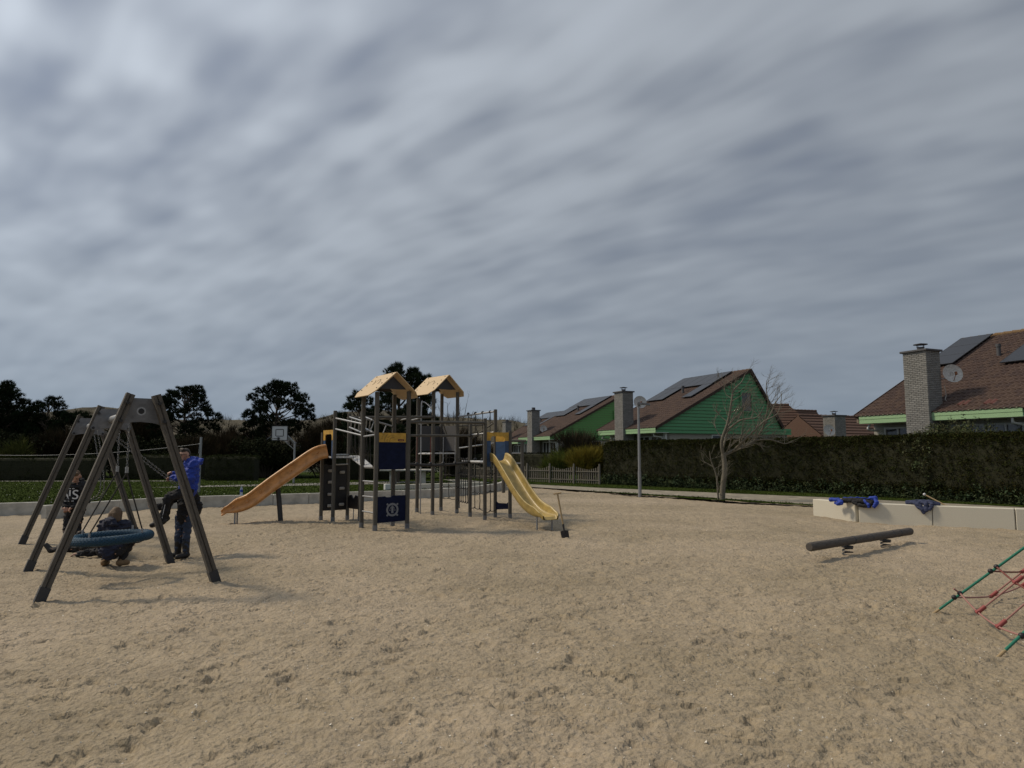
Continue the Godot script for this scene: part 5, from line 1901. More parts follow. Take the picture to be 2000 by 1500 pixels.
	# second roofed tower: fireman's pole, grey boards, nets
	var pp = T2[0] + (T2[1] - T2[0]) * 0.42 - T2[4] * 0.1
	var fp := S()
	tube(fp, bend([v2(pp, -0.2), v2(pp, 1.5), v2(pp, 2.95), v2(pp, 3.06) + Vector3(0.05, 0, 0.02), v2(pp.lerp(T2[1], 0.4), 3.02), v2(T2[1], 2.82)], 4), 0.018, 8)
	pw("fireman_pole", fp, MAT.steel, t)
	for k in 2:
		var a: Vector2 = [T2[0], T2[3]][k]
		var b: Vector2 = [T2[3], T2[2]][k]
		plate(t, "guard_board", a, b, [Vector2(0.07, 1.7), Vector2(0.07, 2.42), Vector2(0.93, 2.42), Vector2(0.93, 1.7)], MAT.lead)
	bar(t, "guard_rail", v2(T2[1], 2.5), v2(T2[2], 2.5), 0.02, MAT.steel)
	bar(t, "cross_bar", v2(T2[0], 2.46), v2(T2[1], 2.48), 0.02, MAT.steel)
	bar(t, "cross_bar", v2(T2[0], 1.62), v2(T2[1], 1.62), 0.022, MAT.steel)
	rng.seed = 520
	var col := func(a: Vector2, b: Vector2, n: int, top: float, lo: float) -> Array:
		var o := []
		for k in n + 1:
			o.append([v2(a.lerp(b, float(k) / n), top), v2(a.lerp(b, float(k) / n), lo)])
		return o
	rope_net(t, "climbing_net", col.call(T2[3], T2[2], 2, 1.6, 0.38), [0.05, 0.45, 0.72, 1.0])
	rope_net(t, "climbing_net", col.call(T2[2], R1, 6, 1.5, 0.34), [0.0, 0.35, 0.68, 1.0])
	rope_net(t, "climbing_net", col.call(R1, R2, 3, 1.4, 0.25), [0.0, 0.3, 0.65, 1.0])
	rope_net(t, "climbing_net", col.call(R2, R3, 2, 1.3, 0.2), [0.15, 0.55, 1.0])
	bar(t, "rope_beam", v2(T2[2], 2.66), v2(R3, 2.72), 0.024, MAT.steel)
	for k in 4:
		var p = T2[2].lerp(R3, 0.3 + 0.19 * k)
		bar(t, "hanging_rope", v2(p, 2.72), v2(p, 1.45), 0.01, MAT.rope, false)
		var bs := S()
		ball(bs, v2(p, 2.72), 0.04, 6, 10)
		ball(bs, v2(p, 1.47), 0.05, 6, 10)
		pw("knot", bs, MAT.black_plastic, t)
		var st := S()
		box(st, v2(p, 1.43), Vector3(0.3, 0.03, 0.16), Basis(Vector3.UP, 0.6), 0.006)
		pw("step_board", st, MAT.white_board, t)
	bar(t, "rope_beam", v2(T2[3], 2.4), v2(R3 + Vector2(-0.3, -0.8), 2.4), 0.02, MAT.post)
	post(t, Vector2(-1.62, -22.0), 1.85, 0.035)
	bar(t, "cross_bar", v2(Vector2(-1.62, -22.0), 1.8), v2(R3, 1.9), 0.02, MAT.steel)
	bar(t, "cross_bar", v2(R1, 1.42), v2(R2, 1.42), 0.03, MAT.white_board)
	bar(t, "cross_bar", v2(R1, 2.12), v2(R3, 2.18), 0.02, MAT.steel)
	bar(t, "cross_bar", v2(R1, 2.0), v2(R3, 2.45), 0.02, MAT.post)
	# tumbling bars behind the yellow slide
	var q := thing("bar_frame", "small timber bar frame standing behind the yellow slide", "play frame", Vector3(0, 0, -30.3))
	for x in [-0.36, 0.43]:
		pw("post", rod(Vector3(x, -0.2, -30.3), Vector3(x, 2.15, -30.3), 0.075, 12), MAT.post, q)
	pw("top_beam", rod(Vector3(-0.6, 2.2, -30.3), Vector3(0.6, 2.17, -30.3), 0.055, 12), MAT.post, q)
	for y in [1.66, 1.24]:
		pw("bar", rod(Vector3(-0.36, y, -30.3), Vector3(0.43, y, -30.3), 0.025, 10), MAT.steel, q)

# ---------------------------------------------------------------- swing set
var LINK: ArrayMesh

func make_link() -> void:
	var st := S()
	var pts := []
	for k in 11:
		var a := TAU * k / 10.0
		pts.append(Vector3(cos(a) * 0.011, sin(a) * 0.022, 0))
	tube(st, pts, 0.0038, 5, false)
	LINK = st.commit()

func chain(pts: Array) -> ArrayMesh:
	var st := S()
	var c := Curve3D.new()
	for p in pts:
		c.add_point(p)
	var L := c.get_baked_length()
	var n := int(L / 0.036)
	for k in n:
		var a := c.sample_baked(L * k / n)
		var b := c.sample_baked(L * (k + 1) / n)
		var f := frame_for(b - a)
		st.append_from(LINK, 0, Transform3D(f * Basis(Vector3.UP, PI * 0.5 * (k % 2)), (a + b) * 0.5))
	return st.commit()

func extrude(st: SurfaceTool, prof: Array, a: Vector3, b: Vector3, xd: Vector3, zd: Vector3) -> void:
	var n := prof.size()
	var L := (b - a).length()
	var per := 0.0
	for k in n:
		var p: Vector2 = prof[k]
		var q: Vector2 = prof[(k + 1) % n]
		var w := (q - p).length()
		quad(st, a + xd * p.x + zd * p.y, a + xd * q.x + zd * q.y, b + xd * q.x + zd * q.y, b + xd * p.x + zd * p.y, null,
			[Vector2(per, 0) * 3.0 , Vector2((per + w) * 3.0, 0), Vector2((per + w) * 3.0, L), Vector2(per * 3.0, L)])
		per += w
	var flat := PackedVector2Array(prof)
	var ids := Geometry2D.triangulate_polygon(flat)
	for e in [a, b]:
		for k in range(0, ids.size(), 3):
			tri(st, e + xd * prof[ids[k]].x + zd * prof[ids[k]].y, e + xd * prof[ids[k + 1]].x + zd * prof[ids[k + 1]].y, e + xd * prof[ids[k + 2]].x + zd * prof[ids[k + 2]].y, (e - (b if e == a else a)).normalized())

const SW_B := Vector3(-0.59, 0, -0.807)    # along the beam, away
const SW_H := Vector3(0.787, 0, -0.617)    # across, towards the lawn side
const SW_TOP := 2.13

func make_swing() -> void:
	make_link()
	rng.seed = 600
	var mids := [Vector3(-4.5, 0, -8.72), Vector3(-6.12, 0, -10.94), Vector3(-8.1, 0, -13.72)]
	var t := thing("swing_frame", "grey timber swing frame with three pairs of splayed legs", "swing", mids[0])
	var gp := [Vector2(-0.048, -0.06), Vector2(0.048, -0.06), Vector2(0.048, 0.06), Vector2(0.01, 0.06), Vector2(0.01, 0.042), Vector2(-0.006, 0.042), Vector2(-0.006, 0.06), Vector2(-0.048, 0.06)]
	for i in 3:
		var m: Vector3 = mids[i]
		for s in [-1.0, 1.0]:
			var foot: Vector3 = m + SW_H * 0.955 * s
			foot.y = gh(foot.x, foot.z) - 0.05
			var top: Vector3 = m + SW_H * 0.14 * s + Vector3(0, 2.33, 0)
			var d := (top - foot).normalized()
			var xd := d.cross(SW_B).normalized()
			var st := S()
			extrude(st, gp, foot, top, xd, -SW_B)
			var leg := pw("leg", st, MAT.timber, t)
			st = S()
			var sp := [Vector2(-0.054, -0.066), Vector2(0.054, -0.066), Vector2(0.054, 0.066), Vector2(-0.054, 0.066)]
			extrude(st, sp, foot - d * 0.12, foot + d * 0.21, xd, -SW_B)
			pw("foot_sleeve", st, MAT.dark_steel, leg)
		# steel head plates, both sides
		var st := S()
		for off in ([-0.082] if i == 0 else [0.068, -0.082]):
			var o: Vector3 = m - SW_B * off
			var pts := []
			for q in [[-0.14, 2.29], [0.14, 2.29], [0.2, 2.2], [0.275, 2.0], [0.25, 1.96], [0.13, 1.99], [0.0, 2.0], [-0.13, 1.99], [-0.25, 1.96], [-0.275, 2.0], [-0.2, 2.2]]:
				pts.append(o + SW_H * q[0] + Vector3(0, q[1], 0))
			slab(st, pts, SW_B * 0.012)
		var hp := pw("head_plate", st, MAT.plate, t)
		var bo := S()
		for q in [[-0.175, 2.22], [0.175, 2.22], [-0.24, 2.0], [0.24, 2.0]]:
			var p: Vector3 = m + SW_H * q[0] + Vector3(0, q[1], 0)
			tube(bo, [p - SW_B * 0.095, p + SW_B * 0.095], 0.02, 10)
		var hub: Vector3 = m + Vector3(0, 2.13, 0)
		tube(bo, [hub - SW_B * (-0.078 if i == 0 else 0.074), hub + SW_B * 0.098], 0.035, 12)
		pw("bolt", bo, MAT.black_plastic, hp)
	var b0: Vector3 = mids[0] + Vector3(0, SW_TOP, 0) + SW_B * 0.08
	var b1: Vector3 = mids[1] + Vector3(0, SW_TOP, 0)
	var b2: Vector3 = mids[2] + Vector3(0, SW_TOP, 0) - SW_B * 0.08
	pw("beam", rod(b0, b1 - SW_B * 0.08, 0.052, 14), MAT.steel, t)
	pw("beam", rod(b1 + SW_B * 0.08, b2, 0.052, 14), MAT.steel, t)
	# nest seat hanging from the first bay
	var c := Vector3(-5.34, 0.5, -9.72)
	var tilt := Basis(Vector3(0.3, 0, 0.95).normalized(), 0.045)
	var n := thing("nest_swing", "round woven blue nest swing hanging near the squatting child", "swing seat", Vector3(c.x, 0.4, c.z))
	var st := S()
	var seg := 120
	var sd := 16
	var R := 0.45
	var ring := []
	for i in seg + 1:
		var a := TAU * i / seg
		var row := []
		for j in sd + 1:
			var b := TAU * j / sd
			var bump := 0.0045 * (1.0 if (i + j * 1) % 2 == 0 else -1.0)
			var r := 0.056 + bump
			row.append(c + tilt * Vector3(cos(a) * (R + cos(b) * r), sin(b) * r, sin(a) * (R + cos(b) * r)))
		ring.append(row)
	for i in seg:
		for j in sd:
			quad(st, ring[i][j], ring[i + 1][j], ring[i + 1][j + 1], ring[i][j + 1])
	pw("woven_ring", st, MAT.nest_blue, n)
	st = S()
	for k in 7:
		var f := -0.36 + 0.12 * k
		var hl := sqrt(maxf(0.01, R * R - f * f))
		tube(st, sag(c + tilt * Vector3(f, -0.01, -hl), c + tilt * Vector3(f, -0.01, hl), 0.07, 10), 0.008, 6)
		tube(st, sag(c + tilt * Vector3(-hl, -0.01, f), c + tilt * Vector3(hl, -0.01, f), 0.07, 10), 0.008, 6)
	pw("seat_net", st, MAT.rope, n)
	for s in [-1.0, 1.0]:
		var hang: Vector3 = Vector3(mids[0].x, SW_TOP, mids[0].z) + SW_B * (1.38 + 0.42 * s)
		var knot := hang + Vector3(0.0, -0.72, 0)
		pw("chain", chain([hang - Vector3(0, 0.05, 0), knot]), MAT.chain, n)
		st = S()
		tube(st, [knot + Vector3(0, 0.03, 0), knot - Vector3(0, 0.05, 0)], 0.022, 8)
		pw("shackle", st, MAT.galvanised, n)
		for q in [-1.0, 1.0]:
			var along := Vector3(SW_B.x * s * 0.75, 0, SW_B.z * s * 0.75) + Vector3(SW_H.x * q, 0, SW_H.z * q) * 0.68
			var e := c + tilt * (along.normalized() * R)
			pw("rope", rod(knot - Vector3(0, 0.05, 0), e + Vector3(0, 0.1, 0), 0.0095, 7), MAT.rope, n)
			st = S()
			tube(st, [e + Vector3(0, 0.11, 0), e + Vector3(0, 0.055, 0)], 0.014, 7)
			pw("rope_clamp", st, MAT.galvanised, n)
	# belt swing with the boy in blue, pulled out to the lawn side
	belt_swing("belt swing pulled out sideways under the boy in the blue jacket", Vector3(-6.5, SW_TOP, -11.25), [Vector3(-5.43, 0.93, -12.06)], 0.2, [])
	# slack belt swing behind the boy in the dark hoodie
	belt_swing("belt swing hanging slack behind the boy in the black hoodie", Vector3(-7.35, SW_TOP, -12.65), [Vector3(-7.63, 0.78, -12.62)], 0.22, [Vector3(-7.2, 0.95, -12.7)])

func belt_swing(label: String, top: Vector3, seat: Array, half: float, via: Array) -> void:
	var c: Vector3 = seat[0]
	var t := thing("belt_swing", label, "swing seat", c, "belt swings in the far bay")
	for s in [-1.0, 1.0]:
		var h: Vector3 = top + SW_B * half * 1.25 * s - Vector3(0, 0.05, 0)
		var e: Vector3 = c + SW_B * half * s + Vector3(0, 0.05, 0)
		var pts := [h]
		for v in via:
			pts.append(v + SW_B * half * s)
		pts.append(e)
		pw("chain", chain(bend(pts, 6) if via.size() > 0 else pts), MAT.chain, t)
	var st := S()
	var n := 10
	for k in n:
		var f0 := float(k) / n * 2.0 - 1.0
		var f1 := float(k + 1) / n * 2.0 - 1.0
		var p0 := c + SW_B * half * f0 + Vector3(0, 0.05 * f0 * f0 - 0.02, 0)
		var p1 := c + SW_B * half * f1 + Vector3(0, 0.05 * f1 * f1 - 0.02, 0)
		slab(st, [p0 - SW_H * 0.075, p1 - SW_H * 0.075, p1 + SW_H * 0.075, p0 + SW_H * 0.075], Vector3(0, -0.016, 0))
	pw("belt_seat", st, MAT.black_plastic, t)

# ---------------------------------------------------------------- people: bones joined by a smooth union, meshed as surface nets
var fold_noise: FastNoiseLite

func sdf_mesh(bones: Array, cell: float, K: float, fold := 0.0) -> ArrayMesh:
	var lo := Vector3(1e9, 1e9, 1e9)
	var hi := -lo
	for b in bones:
		var r: float = maxf(b[2], b[3]) + 3.5 / K
		for p in [b[0], b[1]]:
			lo = lo.min(p - Vector3(r, r, r))
			hi = hi.max(p + Vector3(r, r, r))
	var nx := int((hi.x - lo.x) / cell) + 3
	var ny := int((hi.y - lo.y) / cell) + 3
	var nz := int((hi.z - lo.z) / cell) + 3
	var g := PackedFloat32Array()
	g.resize(nx * ny * nz)
	for b in bones:
		var a: Vector3 = b[0]
		var ba: Vector3 = b[1] - b[0]
		var ll := maxf(ba.length_squared(), 1e-8)
		var ra: float = b[2]
		var rb: float = b[3]
		var m := maxf(ra, rb) + 3.4 / K
		var l := a.min(b[1]) - Vector3(m, m, m) - lo
		var h := a.max(b[1]) + Vector3(m, m, m) - lo
		for k in range(maxi(0, int(l.z / cell)), mini(nz - 1, int(h.z / cell) + 1) + 1):
			for j in range(maxi(0, int(l.y / cell)), mini(ny - 1, int(h.y / cell) + 1) + 1):
				var o := (k * ny + j) * nx
				for i in range(maxi(0, int(l.x / cell)), mini(nx - 1, int(h.x / cell) + 1) + 1):
					var p := lo + Vector3(i, j, k) * cell - a
					var t := clampf(p.dot(ba) / ll, 0.0, 1.0)
					var d := (p - ba * t).length() - (ra + (rb - ra) * t)
					g[o + i] += exp(minf(-d * K, 12.0))
	# field: log keeps it close to a distance
	for q in g.size():
		g[q] = -log(maxf(g[q], 1e-3)) / K
	if fold > 0.0:   # wrinkles in cloth
		if fold_noise == null:
			fold_noise = FastNoiseLite.new()
			fold_noise.seed = 5
			fold_noise.frequency = 9.0
			fold_noise.fractal_octaves = 2
		for k in nz:
			for q in ny:
				for i in nx:
					var o := (k * ny + q) * nx + i
					if absf(g[o]) < 0.04:
						g[o] += fold * fold_noise.get_noise_3d(lo.x + i * cell, (lo.y + q * cell) * 1.7, lo.z + k * cell)
	var idx := PackedInt32Array()
	idx.resize(nx * ny * nz)
	idx.fill(-1)
	var vs := PackedVector3Array()
	var ns := PackedVector3Array()
	var ids := PackedInt32Array()
	var off := [0, 1, nx, nx + 1, nx * ny, nx * ny + 1, nx * ny + nx, nx * ny + nx + 1]
	var edges := [[0, 1], [2, 3], [4, 5], [6, 7], [0, 2], [1, 3], [4, 6], [5, 7], [0, 4], [1, 5], [2, 6], [3, 7]]
	for k in nz - 1:
		for j in ny - 1:
			var row := (k * ny + j) * nx
			for i in nx - 1:
				var o := row + i
				var neg := 0
				for q in 8:
					if g[o + off[q]] < 0.0: neg += 1
				if neg == 0 or neg == 8: continue
				var s := Vector3.ZERO
				var n := 0
				for e in edges:
					var fa := g[o + off[e[0]]]
					var fb := g[o + off[e[1]]]
					if (fa < 0.0) != (fb < 0.0):
						var t := fa / (fa - fb)
						var pa := Vector3(e[0] & 1, (e[0] >> 1) & 1, e[0] >> 2)
						var pb := Vector3(e[1] & 1, (e[1] >> 1) & 1, e[1] >> 2)
						s += pa.lerp(pb, t)
						n += 1
				idx[o] = vs.size()
				vs.append(lo + (Vector3(i, j, k) + s / n) * cell)
				var gx := g[o + 1] + g[o + nx + 1] + g[o + nx * ny + 1] + g[o + nx * ny + nx + 1] - g[o] - g[o + nx] - g[o + nx * ny] - g[o + nx * ny + nx]
				var gy := g[o + nx] + g[o + nx + 1] + g[o + nx * ny + nx] + g[o + nx * ny + nx + 1] - g[o] - g[o + 1] - g[o + nx * ny] - g[o + nx * ny + 1]
				var gz := g[o + nx * ny] + g[o + nx * ny + 1] + g[o + nx * ny + nx] + g[o + nx * ny + nx + 1] - g[o] - g[o + 1] - g[o + nx] - g[o + nx + 1]
				ns.append(Vector3(gx, gy, gz).normalized())
	for k in range(1, nz - 1):
		for j in range(1, ny - 1):
			var row := (k * ny + j) * nx
			for i in range(1, nx - 1):
				var o := row + i
				if g[o] < 0.0 != (g[o + 1] < 0.0):
					_q(ids, idx[o], idx[o - nx], idx[o - nx - nx * ny], idx[o - nx * ny], g[o] < 0.0)
				if g[o] < 0.0 != (g[o + nx] < 0.0):
					_q(ids, idx[o], idx[o - nx * ny], idx[o - 1 - nx * ny], idx[o - 1], g[o] < 0.0)
				if g[o] < 0.0 != (g[o + nx * ny] < 0.0):
					_q(ids, idx[o], idx[o - 1], idx[o - 1 - nx], idx[o - nx], g[o] < 0.0)
	var agree := 0.0
	for q in range(0, ids.size(), 3):
		agree += (vs[ids[q + 2]] - vs[ids[q]]).cross(vs[ids[q + 1]] - vs[ids[q]]).dot(ns[ids[q]])
	if agree < 0.0: ids.reverse()
	var ar := []
	ar.resize(Mesh.ARRAY_MAX)
	ar[Mesh.ARRAY_VERTEX] = vs
	ar[Mesh.ARRAY_NORMAL] = ns
	ar[Mesh.ARRAY_INDEX] = ids
	var mesh := ArrayMesh.new()
	mesh.add_surface_from_arrays(Mesh.PRIMITIVE_TRIANGLES, ar)
	return mesh

func _q(ids: PackedInt32Array, a: int, b: int, c: int, d: int, flip: bool) -> void:
	if a < 0 or b < 0 or c < 0 or d < 0: return
	if flip: ids.append_array([a, c, b, a, d, c])
	else: ids.append_array([a, b, c, a, c, d])

func join(meshes: Array) -> ArrayMesh:
	var st := S()
	for m in meshes:
		st.append_from(m, 0, Transform3D())
	return st.commit()

# head frame: c centre, b basis (x right of the person, y up, z back); size s = head height
func head_bones(c: Vector3, b: Basis, s: float) -> Array:
	var o := []
	o.append([c + b * Vector3(0, 0.12, 0.04) * s, c + b * Vector3(0, 0.1, -0.06) * s, 0.34 * s, 0.33 * s])
	o.append([c + b * Vector3(0, -0.1, -0.1) * s, c + b * Vector3(0, -0.3, -0.2) * s, 0.25 * s, 0.15 * s])
	o.append([c + b * Vector3(0, -0.03, -0.36) * s, c + b * Vector3(0, -0.13, -0.44) * s, 0.04 * s, 0.055 * s])
	o.append([c + b * Vector3(-0.06, -0.25, -0.33) * s, c + b * Vector3(0.06, -0.25, -0.33) * s, 0.045 * s, 0.045 * s])
	for q in [-1.0, 1.0]:
		o.append([c + b * Vector3(q * 0.35, 0.02, 0.02) * s, c + b * Vector3(q * 0.36, -0.12, 0.0) * s, 0.06 * s, 0.045 * s])
		o.append([c + b * Vector3(q * 0.12, 0.07, -0.33) * s, c + b * Vector3(q * 0.2, 0.06, -0.3) * s, 0.05 * s, 0.05 * s])
	return o

func hand_bones(w: Vector3, dir: Vector3, side: Vector3, curl: float, s: float) -> Array:   # w wrist, dir along the palm, side towards the thumb
	var o := []
	var nrm := dir.cross(side).normalized()
	o.append([w, w + dir * 0.05 * s + side * 0.018 * s, 0.02 * s, 0.018 * s])
	o.append([w, w + dir * 0.05 * s - side * 0.018 * s, 0.02 * s, 0.017 * s])
	var lens := [0.062, 0.07, 0.065, 0.05]
	for k in 4:
		var r := w + dir * 0.06 * s + side * (0.027 - 0.018 * k) * s
		var sp := (dir + side * (0.16 - 0.11 * k)).normalized()
		var d1 := (sp * cos(curl) + nrm * sin(curl)).normalized()
		var d2 := (sp * cos(curl * 2.2) + nrm * sin(curl * 2.2)).normalized()
		var m: Vector3 = r + d1 * lens[k] * 0.5 * s
		o.append([r, m, 0.009 * s, 0.0085 * s])
		o.append([m, m + d2 * lens[k] * 0.5 * s, 0.0085 * s, 0.007 * s])
	var t0 := w + dir * 0.02 * s + side * 0.022 * s
	var t1 := t0 + (dir * 0.6 + side * 0.8).normalized() * 0.034 * s
	o.append([t0, t1, 0.0115 * s, 0.0095 * s])
	o.append([t1, t1 + (dir * 0.9 + side * 0.35 + nrm * 0.3).normalized() * 0.028 * s, 0.0095 * s, 0.0075 * s])
	return o

# j: joints in world coordinates; wear: materials
func person(label: String, base: Vector3, j: Dictionary, hb: Basis, hs: float, wear: Dictionary, group := "") -> Node3D:
	var t := thing("person", label, "person", base, group)
	var k: float = j.get("k", 1.0)
	var body := []
	var hip: Vector3 = (j.hl + j.hr) * 0.5
	var sh_: Vector3 = (j.sl + j.sr) * 0.5
	body.append([hip, hip.lerp(sh_, 0.55), 0.1 * k, 0.098 * k])
	body.append([hip.lerp(sh_, 0.55), sh_, 0.1 * k, 0.09 * k])
	body.append([j.hl, j.hr, 0.085 * k, 0.085 * k])
	body.append([j.sl, j.sr, 0.058 * k, 0.058 * k])
	body.append([sh_, j.head, 0.05 * k, 0.045 * k])
	for s in ["l", "r"]:
		body.append([j["s" + s], j["e" + s], 0.047 * k, 0.038 * k])
		body.append([j["e" + s], j["w" + s], 0.037 * k, 0.026 * k])
		body.append([j["h" + s], j["k" + s], 0.075 * k, 0.052 * k])
		body.append([j["k" + s], j["a" + s], 0.05 * k, 0.034 * k])
		body.append([j["a" + s], j["t" + s], 0.034 * k, 0.028 * k])
	var parts := [sdf_mesh(body, 0.02, 70.0), sdf_mesh(head_bones(j.head, hb, hs), 0.008, 160.0)]
	for s in ["l", "r"]:
		var dir: Vector3 = j.get("hd" + s, (j["w" + s] - j["e" + s]).normalized())
		var side: Vector3 = j.get("hs" + s, frame_for(dir).x)
		parts.append(sdf_mesh(hand_bones(j["w" + s], dir, side, j.get("curl" + s, 0.45), k), 0.006, 300.0))
	pw("body", join(parts), MAT.skin, t)
	# jacket or hoodie
	var g: float = wear.get("puff", 0.022)
	var top := []
	top.append([hip.lerp(sh_, 0.02), hip.lerp(sh_, 0.55), 0.108 * k + g, 0.105 * k + g])
	top.append([hip.lerp(sh_, 0.55), sh_ - (sh_ - hip) * 0.04, 0.105 * k + g, 0.092 * k + g])
	top.append([j.hl.lerp(j.hr, 0.12).lerp(sh_, 0.1), j.hr.lerp(j.hl, 0.12).lerp(sh_, 0.1), 0.08 * k + g, 0.08 * k + g])
	top.append([j.sl, j.sr, 0.058 * k + g, 0.058 * k + g])
	for s in ["l", "r"]:
		top.append([j["s" + s], j["e" + s], 0.047 * k + g, 0.04 * k + g])
		top.append([j["e" + s], j["e" + s].lerp(j["w" + s], 0.93), 0.038 * k + g, 0.03 * k + g * 0.7])
	if wear.get("hood", false):
		var back: Vector3 = j.get("back", hb.z)
		top.append([sh_ + back * 0.1 + Vector3(0, 0.05, 0) - hb.x * 0.07, sh_ + back * 0.13 + Vector3(0, 0.03, 0) + hb.x * 0.07, 0.05, 0.05])
		top.append([sh_ + back * 0.08 + Vector3(0, 0.06, 0), sh_ - back * 0.04 + Vector3(0, 0.05, 0) , 0.065, 0.055])
	pw(wear.get("top_name", "jacket"), sdf_mesh(top, 0.014, 90.0, 0.03), wear.top, t)
	# trousers
	var tr := []
	tr.append([j.hl, j.hr, 0.095 * k, 0.095 * k])
	for s in ["l", "r"]:
		tr.append([j["h" + s], j["k" + s], 0.086 * k, 0.064 * k])
		tr.append([j["k" + s], j["k" + s].lerp(j["a" + s], 0.95), 0.063 * k, 0.05 * k])
	pw("trousers", sdf_mesh(tr, 0.014, 100.0, 0.02), wear.legs, t)
	for s in ["l", "r"]:
		var sho := []
		var up: Vector3 = (j["k" + s] - j["a" + s]).normalized()
		var hgt: float = wear.get("boot", 0.03)
		sho.append([j["a" + s], j["t" + s], 0.047 * k, 0.04 * k])
		sho.append([j["a" + s] - (j["t" + s] - j["a" + s]) * 0.25, j["t" + s], 0.04 * k, 0.036 * k])
		sho.append([j["a" + s], j["a" + s] + up * hgt, 0.052 * k, 0.062 * k if hgt > 0.1 else 0.045 * k])
		pw("boot" if hgt > 0.1 else "shoe", sdf_mesh(sho, 0.01, 160.0), wear.shoes, t)
	# hair
	var c: Vector3 = j.head
	var hair := []
	hair.append([c + hb * Vector3(0, 0.2, 0.06) * hs, c + hb * Vector3(0, 0.2, -0.08) * hs, 0.33 * hs, 0.29 * hs])
	hair.append([c + hb * Vector3(0, 0.06, 0.16) * hs, c + hb * Vector3(0, -0.1, 0.18) * hs, 0.3 * hs, 0.22 * hs])
	if wear.get("bob", false):
		for q in [-1.0, 1.0]:
			hair.append([c + hb * Vector3(q * 0.26, 0.05, 0.05) * hs, c + hb * Vector3(q * 0.38, -0.5, 0.1) * hs, 0.24 * hs, 0.2 * hs])
		hair.append([c + hb * Vector3(-0.12, -0.1, 0.26) * hs, c + hb * Vector3(-0.14, -0.52, 0.3) * hs, 0.26 * hs, 0.22 * hs])
		hair.append([c + hb * Vector3(0.12, -0.1, 0.26) * hs, c + hb * Vector3(0.16, -0.5, 0.3) * hs, 0.26 * hs, 0.22 * hs])
	else:
		hair.append([c + hb * Vector3(-0.16, 0.4, -0.22) * hs, c + hb * Vector3(0.18, 0.43, -0.2) * hs, 0.12 * hs, 0.13 * hs])
	pw("hair", sdf_mesh(hair, 0.009, 150.0), wear.hair, t)
	# eyes and mouth
	var ey := S()
	for q in [-1.0, 1.0]:
		ball(ey, c + hb * Vector3(q * 0.145, 0.03, -0.375) * hs, 0.032 * hs, 4, 6)
	tube(ey, [c + hb * Vector3(-0.09, -0.235, -0.375) * hs, c + hb * Vector3(0, -0.25, -0.385) * hs, c + hb * Vector3(0.09, -0.235, -0.375) * hs], 0.012 * hs, 5)
	pw("face_features", ey, MAT.hair_dark, t)
	return t

func look(dir: Vector3, roll := 0.0) -> Basis:
	return Basis.looking_at(dir.normalized(), Vector3.UP) * Basis(Vector3.BACK, roll)

